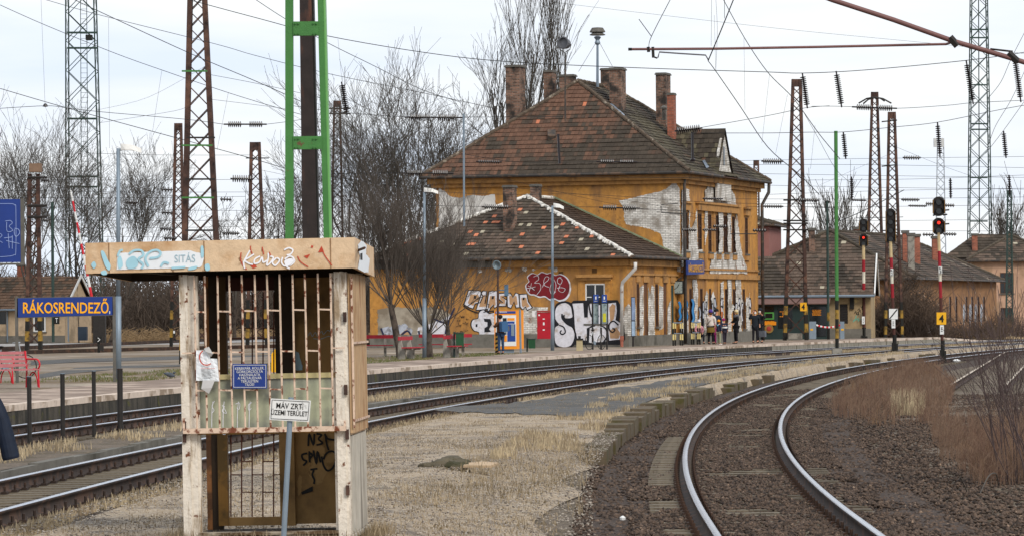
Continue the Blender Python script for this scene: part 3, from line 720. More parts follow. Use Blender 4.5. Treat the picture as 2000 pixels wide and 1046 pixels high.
# end wall facing the camera and long wall to the tracks
wall('wall', PE, 0, Wm, 0, ZE, [], M['plaster'], st)
uw = []
for (xa, xb, ya, yb) in ((1335.5, 1343.5, 411, 484), (1363.5, 1370.5, 413, 486), (1383.5, 1389.5, 415, 487), (1398.5, 1404.5, 416, 489), (1413.5, 1420, 418, 491), (1430, 1435.5, 421, 491), (1455.5, 1460.5, 424, 492)):
    a0, z0 = PL.loc(xa, yb); a1, z1 = PL.loc(xb, ya); uw.append((a0, a1, 5.25, 7.25))
gw = []
for (xa, xb) in ((1346, 1351.5), (1367, 1372.5), (1384.5, 1389), (1415.5, 1421), (1431, 1436), (1450, 1455)):
    a0 = PL.loc(xa, 560)[0]; a1 = PL.loc(xb, 560)[0]; gw.append((a0, a1, 1.15 if xa not in (1415.5,) else .5, 3.35))
dr = (PL.loc(1400.5, 560)[0], PL.loc(1407, 560)[0], .5, 3.45)
wall('wall', PL, 0, Lm, 0, ZE, uw + gw + [dr], M['plaster'], st)
Mp = Pl(C0 + eV * Wm, lV, eV); Mb = Pl(C0 + lV * Lm, eV, lV)
wall('wall', Mp, 0, Lm, 0, ZE, [], M['plaster'], st); wall('wall', Mb, 0, Wm, 0, ZE, [], M['plaster'], st)
for i, h in enumerate(uw): window(PL, h, st, cols=2, rows=3)
for h in gw: window(PL, h, st, cols=2, rows=2, mf=M['wood'])
m = MB(); pbox(m, PL, dr[0], dr[1], dr[2], dr[3], -.065, -.04); d_ = m.build('door', mat('pale_blue_door', '93a6c6', .6, .15, 4), st)
# cornices, string course, lintels, pilasters
m = MB()
for (pl, a0, a1, c) in ((PE, -.35, Wm + .35, 0), (PL, -.35, Lm + .35, 0)):
    pbox(m, pl, a0 if pl is PE else a0 + .0, a1, ZE - .42, ZE - .06, .004, .34); pbox(m, pl, a0 + .15, a1 - .15, ZE - .62, ZE - .423, .004, .16)
m.build('cornice', M['trim'], st)
m = MB(); pbox(m, PL, 0, Lm, 3.86, 4.12, .004, .14); pbox(m, PL, 0, Lm, 4.3, 4.4, .004, .09); m.build('string_course', M['trim'], st)
m = MB()
for h in (uw[0], uw[6]): pbox(m, PL, h[0] - .25, h[1] + .25, h[3] + .1, h[3] + .45, .005, .12); pbox(m, PL, h[0] - .32, h[1] + .32, h[3] + .453, h[3] + .55, .005, .22)
pbox(m, PL, uw[1][0] - .4, uw[5][1] + .4, 7.4, 7.75, .005, .16); pbox(m, PL, uw[1][0] - .5, uw[5][1] + .5, 7.753, 7.87, .005, .24)
for h in uw: pbox(m, PL, h[0] - .1, h[1] + .1, h[2] - .35, h[2] - .085, .006, .1)
m.build('window_hood', M['trim'], st)
m = MB()
edges = [uw[1][0] - .7] + [(uw[i][1] + uw[i + 1][0]) / 2 - .18 for i in range(1, 5)] + [uw[5][1] + .3]
for a in edges: pbox(m, PL, a, a + .36, 4.42, 7.39, .006, .04)
for i in range(len(gw) - 1): a = (gw[i][1] + gw[i + 1][0]) / 2 - .2; pbox(m, PL, a, a + .4, 1.0, 3.84, .006, .04)
m.build('pilaster', M['plaster'], st)
m = MB(); pbox(m, PL, 0, Lm, .0, 1.05, .005, .1); pbox(m, PE, -.1, 1.2, .0, 1.0, .006, .09); m.build('plinth', M['plinth'], st)
# exposed masonry
p = Paint(PE); p.poly([(857, 366), (868, 374), (876, 381), (884, 385), (900, 387), (912, 383), (920, 381), (945, 383), (966, 379), (968, 398), (972, 420), (985, 470), (857, 490)], jag=.8)
o = p.build('fallen_plaster_patch', M['render_grey'], st, 'grey bare render patch on the upper left of the end wall')
p = Paint(PE); p.poly([(1209, 392), (1234, 387), (1254, 382), (1278, 377), (1301, 370), (1311, 360), (1316, 355), (1321, 357), (1327.5, 370), (1329.5, 530), (1290, 530), (1296, 487), (1294.5, 474), (1291, 457), (1268, 447), (1248, 442), (1224, 439), (1219, 430), (1219, 410)], jag=.8)
p.build('fallen_plaster_patch', M['brickw'], st, 'white brick patch at the corner of the end wall')
p = Paint(PL, .045)
p.poly([(1331.5, 372), (1337, 367), (1346, 371), (1347.5, 393), (1335, 396), (1334.5, 486), (1345, 488), (1346, 400), (1348, 400), (1347, 445), (1351, 446), (1358, 430), (1361, 405), (1362, 440), (1363, 487), (1372, 488), (1373, 508), (1346, 508), (1343, 500), (1340, 532), (1331.5, 532)], jag=.9)
p.poly([(1376.5, 396), (1377, 372), (1386, 361), (1392, 347), (1426, 352), (1427, 368), (1436, 382), (1438, 402), (1420, 403), (1400, 400)], jag=.9)
p.poly([(1421, 404), (1428, 404), (1429, 493), (1421.5, 493)], jag=.6); p.poly([(1405.5, 404), (1412.5, 404), (1412.5, 492), (1406, 492)], jag=.6); p.poly([(1376.5, 397), (1382.5, 397), (1382, 455), (1376.5, 480)], jag=.6)
p.poly([(1386, 534), (1388, 512), (1391, 496), (1400, 492), (1406, 496), (1430, 494), (1445, 492), (1450, 498), (1458, 520), (1459, 534)], jag=.9)
for q in ([(1353, 545), (1361, 545), (1364, 575), (1362, 612), (1366, 640), (1352, 640), (1355, 600)], [(1421.5, 545), (1429, 545), (1430, 600), (1428, 650), (1422, 648)], [(1408, 552), (1413, 548), (1414, 600), (1413, 655), (1408, 655)], [(1437, 545), (1447, 545), (1449, 580), (1448, 650), (1438, 652)], [(1457, 600), (1464, 570), (1466, 650), (1458, 655)], [(1374, 590), (1383, 580), (1383.5, 650), (1374, 652)], [(1334, 600), (1344, 590), (1345, 655), (1334, 655)]): p.poly(q, jag=.8)
o = p.build('exposed_brickwork', M['brickw'], st, 'white brickwork showing through the track side wall')
p = Paint(PL, .047); 
p.poly([(1403, 404), (1412.5, 404), (1413, 455), (1412, 493), (1404, 494), (1405.5, 450)], jag=.8); p.poly([(1434.5, 440), (1439, 414), (1443, 448), (1446, 470), (1450, 496), (1438, 494)], jag=.8)
p.build('exposed_brickwork', M['brickw'], st)
p = Paint(PL, .043)
for _ in range(15):
    x, y, rx, ry = random.uniform(1333, 1470), random.uniform(575, 645), random.uniform(2, 5.5), random.uniform(8, 24); p.poly([(x + rx * math.cos(t) * random.uniform(.5, 1.2), min(658, y + ry * math.sin(t) * random.uniform(.5, 1.2))) for t in [i * math.pi / 7 for i in range(14)]], _ % 2, .002 + _ * .0002, jag=.4)
p.build('fallen_plaster_patch', [M['brickw'], M['render_grey']], st)
# graffiti along the ground floor
gm = [mat('spray_blue', '2b7cb5', .6, .1), mat('spray_silver', 'a9adb6', .55, .2, 8, col2='7c7a7c', s2=3), mat('spray_black', '17171c', .6, .1), mat('spray_white', 'cfcdd2', .7, .14, 7, col2='a89c92', s2=3, lo=.52, hi=.68), mat('spray_maroon', '73161f', .7, .12, 6, col2='5d1a1d', s2=2), mat('spray_tan', 'b08a66', .8, .15, 7), mat('spray_orange', 'b0602c', .7, .2), mat('spray_navy', '252a44', .7, .15)]
M['graf'] = gm
BL, SI, BK, WH, MR, TN, OG, NV = range(8)
p = Paint(PL, .047)
for x, y0, y1 in ((1328.5, 588, 625), (1341, 583, 626), (1354, 583, 628)):
    p.stroke([(x - 2.5, y0 + 1), (x + 1, y0 + 10), (x - 1, (y0 + y1) / 2), (x + 1.5, y1 - 8), (x - 1.5, y1)], 5.6, BK, .006); p.stroke([(x - 2, y0), (x + .5, y0 + 10), (x - 1, (y0 + y1) / 2), (x + 1, y1 - 8), (x - 1.5, y1)], 3.8, BL, .012)
for x in (1367, 1374, 1379, 1392, 1396.5, 1410, 1438, 1444, 1449, 1465):
    y = 588 + random.uniform(-8, 10); e_ = random.uniform(34, 52); g_ = random.uniform(-1.2, 1.2); p.stroke([(x - g_, y), (x + 1 + g_, y + e_ * .3), (x - g_, y + e_ * .6), (x + .5, y + e_)], random.uniform(3, 4.6), BK, .007, taper=x % 2 > .5); p.stroke([(x - g_, y + 3), (x + g_, y + e_ * .35), (x - g_, y + e_ * .7)], random.uniform(1.6, 2.8), SI if x < 1400 else WH, .013); p.stroke([(x - 1.5, y + e_ * .4), (x + 2, y + e_ * .5)], 3, BK, .016)
p.stroke([(1408.5, 600), (1410, 612), (1408, 628), (1410, 640)], 3.2, OG, .01)
p.build('graffiti', gm, st, 'blue and silver spray letters along the ground floor')
# roof
oh = .62
def BP(a, w, z): q = C0 + lV * a + eV * w; return Vector((q.x, q.y, z))
rA, rB, ZR = 4.0, 10.3, 14.35
k0 = ZE - .02
eNR, eNL, eFR, eFL = BP(-oh, -oh, k0), BP(-oh, Wm + oh, k0), BP(Lm + oh, -oh, k0), BP(Lm + oh, Wm + oh, k0)
pa, pb = BP(rA, Wm / 2, ZR), BP(rB, Wm / 2, ZR)
def col_end(p):
    a = vn(p, .45, 3); b = vn(p, 1.7, 9); left = ((p - C0).dot(eV)) / Wm - .5; r = random.random()
    hgt = (p.z - ZE) / 5
    red = a * .8 + b * .8 + vn(p, 4.1, 2) * .5 + left * .8 + (hgt - .45) * .9 + random.uniform(-.35, .35)
    if r < .003: return shade(TO, .9)
    f = max(0, min(1, (red + .35) / .6)); c = tuple(TD[i] * (1 - f) + TR[i] * f for i in range(3)); return shade(c, random.uniform(.8, 1.15))
def col_moss(p):
    a = vn(p, .5, 5) + vn(p, 2.1, 8) * .5 + random.uniform(-.25, .25)
    return shade(TM if a > -.05 else TD, random.uniform(.65, 1.15)) if random.random() > .02 else shade(TR, .8)
m = MB(); tiles(m, [eNL, eNR, pa], col_end); tiles(m, [eNR, eFR, pb, pa], col_moss); tiles(m, [eFR, eFL, pb], col_moss); tiles(m, [eFL, eNL, pa, pb], col_end, tw=.4)
rf = m.build('roof', [M['tile'], M['under']], st)
m = MB(); 
for a, b in ((eNR, pa), (eNL, pa), (pa, pb), (pb, eFR), (pb, eFL)): ridge_caps(m, a + UP * .04, b + UP * .04)
m.build('ridge_tiles', mat('ridge_tile', '54483c', .9, .3, 5, col2='93897a', s2=4, lo=.58, hi=.66), rf)
m = MB(); m.prism([eNR - UP * .1, eFR - UP * .1, eFL - UP * .1, eNL - UP * .1], (0, 0, .05)); m.build('soffit', M['wood'], rf)
m = MB()
for a, b in ((eNL, eNR), (eNR, BP(6.3, -oh, k0)), (BP(9.3, -oh, k0), eFR)):
    d = (b - a).normalized(); m.tube(a - UP * .06 + (Vector((0, 0, 0))), b - UP * .06, .085, n=8)
m.build('gutter', M['gutter'], rf)
def chimney(x0, x1, ytop, D, name='chimney', depth=.8, mt=None, zb=10.5, parent=None, cap=.12, yb=None):
    c = P((x0 + x1) / 2, ytop, D); w = (x1 - x0) * D / F; ct = c.z - cap; m = MB(); ww = w / (math.cos(YAW) + .35)
    def bx(s, z0, z1, mb, mi=0): mb.obox(Vector((c.x, D, z0)) - eV * -ww * s / 2 - lV * depth * s / 2 - eV * ww * s, eV * ww * s, lV * depth * s, UP * (z1 - z0), mi)
    bx(1, zb, ct, m); ch = m.build(name, mt or M['brick'], parent or rf)
    k = MB(); bx(1.16, ct, ct + cap * .55, k); bx(1.05, ct + cap * .553, ct + cap, k); k.build('chimney_cap', M['stone'], ch); return ch
chimney(988, 1025, 128, 190.5, depth=1.0); chimney(1063, 1085, 138, 191.5); chimney(1091, 1127, 146, 190.8, depth=.6)
chimney(1174, 1196, 134, 194.5); c5 = chimney(1191, 1221, 133, 190.2, depth=1.0); chimney(1282, 1308, 143, 194.5, depth=1.0); c7 = chimney(1303, 1320, 182, 191.6, depth=.5, mt=M['brickr'])
# lead flashings beside the chimneys
def onroof(px, py, lift=.09):
    n = poly_area_n([eNR, eFR, pb]); n = n if n.z > 0 else -n; u, v = uv(px, py); r = Vector((u, 1, v)); c = Vector((0, 0, HC)); return c + r * ((eNR + n * lift - c).dot(n) / r.dot(n))
m = MB()
for q in ([(1190, 202), (1196, 203), (1220, 224), (1219, 228)], [(1281, 217), (1284, 217), (1303, 231), (1302, 236)], [(1303, 247), (1306, 247), (1323, 258), (1322, 262)], [(1372, 314), (1376, 312), (1385, 326), (1380, 329)]): m.add([onroof(*a) for a in q], [(0, 1, 2, 3)[::-1]])
m.build('flashing', M['zinc'], rf)
# small hatch, roof pipe
h = MB(); c = P(1081, 268, 187.2); h.obox(c + Vector((-.3, 0, -.15)), (.42, .1, 0), (0, .5, .35), (0, -.1, .22)); h.build('roof_hatch', M['gutter'], rf)
m = MB(); c = P(1297, 235, 192.5); m.tube(c, P(1297, 212, 192.5), .12, n=8); m.lathe(P(1297, 212, 192.5), [(-.02, .2), (.05, .2), (.18, .02)], 8); m.build('vent_pipe', M['conc'], rf)
# gable over the track side
ga, gb, gp = 6.35, 9.25, 7.75; zp = 11.75
gf = Pl(C0, lV, -eV); G_ = lambda a, z, d: gf.at(a, z, d)
m = MB(); m.prism([G_(ga, 8.0, .3), G_(gb, 8.0, .3), G_(gb, 9.6, .3), G_(gb - .35, 10.0, .3), G_(gb - .4, 10.6, .3), G_(gp, zp, .3), G_(ga + .4, 10.6, .3), G_(ga + .35, 10.0, .3), G_(ga, 9.6, .3)], gf.n * -.12)
gb_ = m.build('gable', M['brickw'], st); m = MB(); pbox(m, gf, gp - .16, gp + .16, 9.9, 10.9, .3, .32); m.build('gable_vent', M['glassd'], gb_)
m = MB(); 
for (a, s) in ((ga, -1), (gb, 1)):
    f = [G_(gp, zp + .12, .4), G_(a + s * .1, 9.5, .4), G_(a + s * .1, 9.5, -1.2), G_(gp, zp + .12, -3.4)]
    tiles(m, f if s < 0 else f[::-1], col_moss, tw=.25)
m.build('gable_roof', [M['tile'], M['under']], st)
# downpipes
def pipe(pts, r, mt, parent=None, name='downpipe', n=8): m = MB(); m.path(pts, r, n); return m.build(name, mt, parent or st, smooth=True)
b = PL.at(-.05, 0, .22)
pipe([P(1338, 338, 183.9), P(1337, 350, 183.9), Vector((b.x, b.y, 8.3)), Vector((b.x, b.y, 5)), Vector((b.x, b.y, .5))], .085, M['gutter'])
b = PL.at(Lm - .15, 0, .3); pipe([PL.at(Lm + .3, ZE - .1, .6), PL.at(Lm + .2, 8.7, .6), Vector((b.x, b.y, 8)), Vector((b.x, b.y, .5))], .09, M['gutter'])
# roof beacons: old spotlight loudspeaker and siren
t = thing('loudspeaker_horn', 'round grey horn on a thin mast above the reddish roof slope', 'loudspeaker', tuple(P(1104, 232, 186.5)))
m = MB(); m.tube(P(1104, 236, 186.5), P(1104, 104, 186.5), .045); m.tube(P(1096, 124, 186.5), P(1112, 123, 186.5), .02); m.build('mast', M['gutter'], t)
m = MB(); c = P(1103, 85, 186.5); m.lathe(c, [(-.28, .12), (-.2, .26), (.1, .31), (.22, .33), (.24, .27), (.1, .22)], 16, (-.5, -1, .1)); m.build('horn', mat('grey_horn', '55565a', .4, .2), t, smooth=False)
m = MB(); m.path([P(1092, 86, 186.5), P(1093, 97, 186.5), P(1103, 103, 186.5), P(1113, 97, 186.5), P(1115, 86, 186.5)], .025); m.build('yoke', M['gutter'], t)
t = thing('siren', 'mushroom-shaped siren on a guyed mast at the ridge', 'siren', tuple(P(1167, 164, 192)))
m = MB(); m.tube(P(1167, 170, 192), P(1167, 80, 192), .08, .06); m.lathe(P(1167, 84, 192), [(-.1, .1), (0, .16), (.15, .1), (.3, .2), (.35, .12)], 10)
m.build('mast', M['galv'], t); m = MB(); m.lathe(P(1167, 70, 192), [(0, .1), (.02, .42), (.06, .42), (.14, .28), (.18, .42), (.22, .42), (.42, .3), (.44, .1)], 8); m.build('siren_head', M['stone'], t)
m = MB(); m.tube(P(1165, 82, 192), P(1130, 140, 190), .012, n=3); m.tube(P(1170, 82, 192), P(1196, 130, 194), .012, n=3); m.build('guy_wire', M['wire'], t)

# ---------------------------------------------------------------- the low wing
W0 = C0 - lV * 9.3 + eV * .2; Ww = 13.4; WE_ = Pl(W0, eV, -lV); WL = Pl(W0, lV, -eV); ZW = 4.82; Lw = 9.25
wg = thing('station_wing', 'single-storey ochre wing with big graffiti letters and bright replacement roof tiles', 'station building', (W0.x, W0.y, 0))
def rectpx(pl, xa, xb, ya, yb): a0, z1 = pl.loc(xa, ya); a1, z0 = pl.loc(xb, yb); return (min(a0, a1), max(a0, a1), z0, z1)
wh = rectpx(WE_, 1143, 1182, 553.5, 631)
wall('wall', WE_, 0, Ww, -.1, ZW, [wh], M['plaster'], wg)
window(WE_, wh, wg, cols=2, rows=3, mf=M['whitep'])
lh = [rectpx(WL, xa, xb, 556, yb) for xa, xb, yb in ((1243.5, 1249, 632), (1279.5, 1286, 632))]; lh = [(a, b, 1.4, 3.55) for a, b, c, d in lh]
dh = [(WL.loc(1258, 600)[0], WL.loc(1265.5, 600)[0], .48, 3.6), (WL.loc(1296, 600)[0], WL.loc(1303, 600)[0], .48, 3.6), (WL.loc(1311, 600)[0], WL.loc(1317, 600)[0], .48, 3.5)]
wall('wall', WL, 0, Lw, 0, ZW, lh + dh, M['plaster'], wg); wall('wall', Pl(W0 + eV * Ww, lV, eV), 0, Lw, 0, ZW, [], M['plaster'], wg)
for h in lh: window(WL, h, wg, cols=2, rows=3)
for h in dh[:2]: m = MB(); pbox(m, WL, h[0], h[1], h[2], h[3], -.065, -.04); m.build('door', mat('brown_door', '5d3b22', .7, .3, 6), wg)
m = MB(); h = dh[2]; pbox(m, WL, h[0], h[1], h[2], h[3], -.065, -.04); m.build('door', M['green2'], wg)
m = MB(); pbox(m, WE_, -.1, 6.9, ZW - .42, ZW - .1, .005, .16); pbox(m, WL, 0, Lw - .2, ZW - .42, ZW - .1, .005, .2); m.build('cornice', M['trim'], wg)
m = MB(); pbox(m, WE_, 6.9, Ww, ZW - .42, ZW - .1, .005, .16); m.build('cornice', M['stone'], wg, )
m = MB(); h = rectpx(WE_, 1127.5, 1197, 536, 541); pbox(m, WE_, h[0], h[1], h[2], h[3], .005, .26); h = rectpx(WE_, 1131, 1194, 541.3, 546); pbox(m, WE_, h[0], h[1], h[2], h[3], .005, .15)
for h in lh + dh: pbox(m, WL, h[0] - .15, h[1] + .15, 3.62, 3.95, .005, .05)
pbox(m, WL, 0, Lw, 3.955, 4.06, .005, .09); m.build('window_hood', M['trim'], wg)
m = MB(); h = rectpx(WE_, 1129, 1143, 546.5, 600); pbox(m, WE_, h[0], h[1], h[2], h[3], .005, .05); h = rectpx(WE_, 1182, 1193, 546.5, 600); pbox(m, WE_, h[0], h[1], h[2], h[3], .005, .05); m.build('window_surround', M['plaster'], wg)
m = MB(); pbox(m, WE_, 0, Ww, -.1, 1.12, .004, .07); pbox(m, WL, 0, Lw, .0, 1.0, .004, .07); m.build('plinth', M['plinth'], wg)
m = MB(); h = rectpx(WE_, 1156, 1166, 524, 533); pbox(m, WE_, *h, .0, .012); h = rectpx(WE_, 1091, 1100, 530, 538); pbox(m, WE_, *h, .0, .012); m.build('vent_grille', mat('brown_vent', '5e4120', .8), wg)
p = Paint(WL, .012)
for q in ([(1237.5, 620), (1241, 590), (1242.8, 600), (1243, 660), (1237.5, 660)], [(1249.5, 560), (1257, 556), (1257.6, 640), (1256, 662), (1249.5, 660)], [(1266, 560), (1270, 575), (1273, 556), (1278.5, 560), (1279, 660), (1266, 660)], [(1287, 556), (1295.5, 560), (1295.6, 640), (1287, 645)], [(1304, 600), (1310, 585), (1310.5, 650), (1304, 655)]): p.poly(q, jag=.4)
p.build('exposed_brickwork', M['brickw'], wg, 'white brickwork between the openings of the wing')
p = Paint(WE_, .003)
p.poly([(738, 604), (770, 598), (800, 602), (842, 598), (868, 606), (880, 614), (872, 640), (868, 664), (738, 664)], 1, jag=1.2); p.poly([(1020, 597), (1070, 600), (1070, 655), (1022, 655)], jag=.8); p.poly([(1216, 640), (1220, 600), (1228, 592), (1234, 600), (1235, 655), (1216, 655)], jag=.6)
for (cx, cy, rx, ry) in ((937, 530, 6, 3), (993, 527, 8, 4), (1024, 526, 6, 4), (1042, 527, 4, 2), (1078, 523, 10, 3), (1085, 527, 5, 4), (850, 640, 20, 26)): p.poly([(cx + rx * math.cos(t) * random.uniform(.6, 1.2), cy + ry * math.sin(t) * random.uniform(.6, 1.2)) for t in [i * 2 * math.pi / 16 for i in range(16)]], jag=.5)
p.build('exposed_brickwork', [M['brickw'], mat('dirty_tan_render', '9c9282', .95, .2, 3, col2='7c7060', s2=1, lo=.45, hi=.6)], wg, 'bare patches on the wing end wall')
# wing roof
WB = lambda a, w, z: Vector(((W0 + lV * a + eV * w).x, (W0 + lV * a + eV * w).y, z))
k1 = ZW + .02; nR, nL = WB(-.55, -.45, k1), WB(-.55, Ww + .5, k1); fR, fL = WB(Lw - .02, -.45, k1), WB(Lw - .02, Ww + .5, k1); zr = 8.02
wa, wb = WB(4.7, Ww / 2 - .1, zr), WB(Lw - .02, Ww / 2 - .1, zr)
def col_wing(p):
    a = vn(p, .6, 3) + random.uniform(-.2, .2); q = p - W0; cl = vn(Vector((round(p.x * .9), round(p.z * 1.6), 0)), 1.37, 4)
    if random.random() < (.13 if cl > .12 else .012): return shade(TO, random.uniform(.9, 1.15))
    if a > .1: return shade(TG, random.uniform(.7, 1.15))
    if random.random() < .02: return lin('a39a86')
    return shade(TD, random.uniform(.8, 1.5))
m = MB(); tiles(m, [nL, nR, wa], col_wing, tw=.22); tiles(m, [nR, fR, wb, wa], lambda p: shade(lin('4a3a2e'), random.uniform(.6, 1.3)), tw=.24); tiles(m, [fL, nL, wa, wb], col_wing, tw=.35)
wr = m.build('roof', [M['tile'], M['under']], wg)
m = MB(); m.add([nL + UP * .07, nR + UP * .07, nR - UP * .1, nL - UP * .1, fR - UP * .1], [(0, 3, 2, 1)]); m.prism([nR - UP * .08, fR - UP * .08, fL - UP * .08, nL - UP * .08], (0, 0, .04)); m.build('soffit', M['stone'], wr)
m = MB(); ridge_caps(m, nR + UP * .05, wa + UP * .05, .09, 0, .3); ridge_caps(m, nL + UP * .05, wa + UP * .05, .09, 0, .3); ridge_caps(m, wa + UP * .05, wb + UP * .05, .1, 0, .3)
for (a, b) in ((nR, wa), (nL, wa)):
    d = b - a; side = Vector((0, 0, 1)).cross(d).normalized()
    for k in range(int(d.length / .16)):
        c = a + d * ((k + .5) * .16 / d.length) + UP * .05; r = random.uniform(.05, .13); m.lathe(c + side * random.uniform(-.12, .12), [(-.08, r), (.03, r * .8), (.06, r * .3)], 6)
m.build('ridge_mortar', M['mortar'], wr)
m = MB(); m.tube(nL - UP * .02 - lV * .06, nR - UP * .02 - lV * .06, .08, n=8); m.tube(nR - UP * .02 - eV * .06, fR - UP * .02 - eV * .06, .08, n=8); m.build('gutter', M['gutter'], wr)
m = MB(); f0 = WB(Lw - .05, Ww / 2 - .1, zr + .12); m.beam(f0, WB(Lw - .05, -.3, k1 + .12), .1, .08); m.build('flashing', mat('lichen_flashing', '7c8468', .9, .3, 4), wr)
ch = chimney(983, 1008, 362, 179.2, depth=.75, parent=wr, zb=5.5); ch2 = chimney(1036, 1057, 360, 181.8, depth=.6, parent=wr, zb=5.5)
pipe([P(1241, 512, 174.2), P(1241, 524, 174.2), P(1216, 551, 174.8), P(1214.5, 560, 174.9), P(1214.5, 655, 174.9)], .085, M['pipew'], wg)
m = MB(); m.tube(P(1214.5, 655, 174.9), P(1214.5, 664, 174.9), .1); m.tube(P(1214.5, 664, 174.9), P(1214.5, 678, 174.9), .075); m.build('downpipe_foot', mat('salmon_sleeve', 'b06a55', .7), wg)
# ---- graffiti on the wing end wall
gf_ = Paint(WE_, .016)
bub = [(1030, 566), (1028, 556), (1034, 549), (1031, 541), (1040, 534), (1050, 537), (1058, 532), (1068, 535), (1076, 533), (1084, 538), (1094, 536), (1106, 543), (1112, 556), (1111, 570), (1104, 581), (1092, 585), (1082, 581), (1074, 583), (1064, 577), (1054, 578), (1044, 574), (1036, 573)]
big = [(1070 + (x - 1070) * 1.06 + .6, 558 + (y - 558) * 1.1 + .8) for x, y in bub]
gf_.poly(big, WH, .004, sm=4); gf_.poly(bub, MR, .009, sm=4)
for s in ([(1031, 557), (1038, 561), (1044, 566)], [(1038, 552), (1036, 561), (1032, 571)], [(1028, 562), (1036, 562), (1046, 559)], [(1042, 540), (1050, 538), (1052, 545), (1044, 552), (1054, 553), (1056, 564), (1048, 575)], [(1059, 561), (1063, 553), (1070, 547), (1072, 541), (1066, 540), (1062, 548), (1064, 557), (1072, 560)], [(1076, 541), (1077, 552), (1074, 564), (1078, 574), (1086, 568)], [(1082, 545), (1086, 556), (1083, 570), (1079, 578)], [(1092, 541), (1098, 546), (1095, 554), (1089, 551), (1090, 543), (1096, 541)], [(1088, 562), (1097, 561), (1104, 564), (1099, 570), (1091, 566), (1094, 556)]): gf_.stroke(s, .9, WH, .014)
gf_.build('graffiti', gm, wg, 'maroon bubble graffiti with white outline')
def letters(pn, Ls, fill, out, wd=2.2, d0=.004, fills2=None):
    for i, (poly_, holes) in enumerate(Ls):
        pn.poly(poly_, fill, d0 + .001 * i)
        if fills2 is not None:
            cx = sum(p[0] for p in poly_) / len(poly_); cy = sum(p[1] for p in poly_) / len(poly_); pn.poly([(cx + (x - cx) * .62, cy + (y - cy) * .62) for x, y in poly_], fills2, d0 + .0015 + .001 * i)
        pn.stroke(list(poly_) + [poly_[0]], wd, out, d0 + .006, sm=0)
        for h in holes: pn.poly(h, out, d0 + .009)
pn = Paint(WE_, .016)
letters(pn, [([(906, 594), (915, 566), (938, 567), (943, 578), (938, 590), (928, 592), (924, 602), (917, 600)], [[(926, 576), (931, 577), (929, 583), (925, 582)]]),
             ([(942, 567), (951, 568), (947, 592), (955, 593), (953, 603), (930, 605), (934, 590)], []),
             ([(951, 594), (955, 568), (971, 567), (973, 596), (966, 601), (964, 594), (958, 601), (955, 607), (949, 603)], [[(961, 577), (965, 577), (964, 583), (960, 583)]]),
             ([(974, 572), (990, 571), (989, 577), (981, 579), (990, 585), (988, 597), (974, 597), (976, 590), (982, 590), (974, 583)], []),
             ([(990, 572), (997, 571), (1002, 580), (1007, 571), (1013, 573), (1016, 599), (1008, 600), (1004, 588), (998, 601), (991, 598)], []),
             ([(1014, 574), (1029, 573), (1032, 588), (1040, 600), (1030, 605), (1026, 598), (1021, 604), (1015, 598)], [[(1021, 580), (1025, 580), (1024, 585), (1021, 585)]])], WH, BK, 2.0, fills2=TN)
pn.stroke([(905, 596), (917, 604), (934, 610), (948, 608), (965, 606)], 2.2, BK, .003); pn.build('graffiti', gm, wg, 'black outlined silver and tan block letters')
pn = Paint(WE_, .016)
blob = [(936, 610), (944, 605), (955, 612), (968, 612), (970, 640), (968, 662), (945, 664), (935, 660), (936, 648), (926, 644), (921, 634), (924, 624), (934, 621)]
pn.poly([(944 + (x - 944) * 1.1, 636 + (y - 636) * 1.09) for x, y in blob], BK, .003, sm=4); pn.poly(blob, WH, .007, sm=4)
pn.poly([(945, 621), (958, 622), (961, 632), (955, 642), (959, 647), (946, 648), (946, 640), (952, 636), (952, 628), (946, 627)], BK, .012); pn.poly([(929, 632), (933, 632), (932, 638), (929, 637)], BK, .012)
pn.build('graffiti', gm, wg, 'round silver letter with thick black outline beside the ticket machine')
pn = Paint(WE_, .08)
pn.poly([(1083, 600), (1090, 590), (1104, 587), (1117, 592), (1122, 606), (1121, 640), (1125, 652), (1122, 672), (1108, 681), (1092, 680), (1082, 668), (1081, 620)], BK, .006, sm=4)
pn.poly([(1085, 604), (1092, 594), (1104, 591), (1114, 597), (1117, 610), (1117, 619), (1104, 620), (1103, 614), (1098, 617), (1106, 630), (1118, 640), (1122, 655), (1116, 672), (1104, 677), (1090, 674), (1084, 664), (1084, 640), (1092, 633), (1085, 622)], WH, .012, sm=4)
pn.stroke([(1092, 634), (1101, 638), (1104, 648), (1098, 652), (1094, 648), (1097, 644)], 2.6, BK, .018); pn.stroke([(1098, 612), (1098, 620), (1106, 630), (1116, 636)], 3.2, BK, .018)
pn.poly([(1114, 592), (1120, 586), (1206, 585), (1214, 598), (1210, 625), (1219, 634), (1221, 662), (1212, 672), (1120, 672), (1124, 650)], BK, .003, sm=0)
pn.poly([(1118, 592), (1139, 591), (1141, 619), (1148, 619), (1149, 592), (1156, 592), (1158, 634), (1146, 640), (1146, 664), (1128, 662), (1123, 640), (1121, 606)], WH, .010)
pn.poly([(1164, 597), (1176, 593), (1178, 632), (1186, 634), (1186, 666), (1150, 668), (1152, 640), (1163, 636)], WH, .010); pn.poly([(1188, 592), (1203, 590), (1205, 606), (1202, 624), (1212, 630), (1216, 655), (1210, 662), (1190, 664), (1188, 640)], WH, .010)
pn.poly([(1192, 628), (1199, 622), (1202, 596), (1196, 592), (1190, 600)], TN, .014); pn.poly([(1190, 644), (1204, 638), (1212, 650), (1208, 660), (1192, 660)], TN, .014)
pn.stroke([(1208, 634), (1198, 626), (1190, 632), (1190, 642), (1196, 648), (1201, 643), (1196, 640)], 2.8, BK, .018); pn.stroke([(1150, 590), (1152, 605), (1157, 618), (1170, 616)], 3, BK, .018); pn.stroke([(1176, 636), (1184, 642), (1186, 655), (1178, 668)], 3, BK, .019)
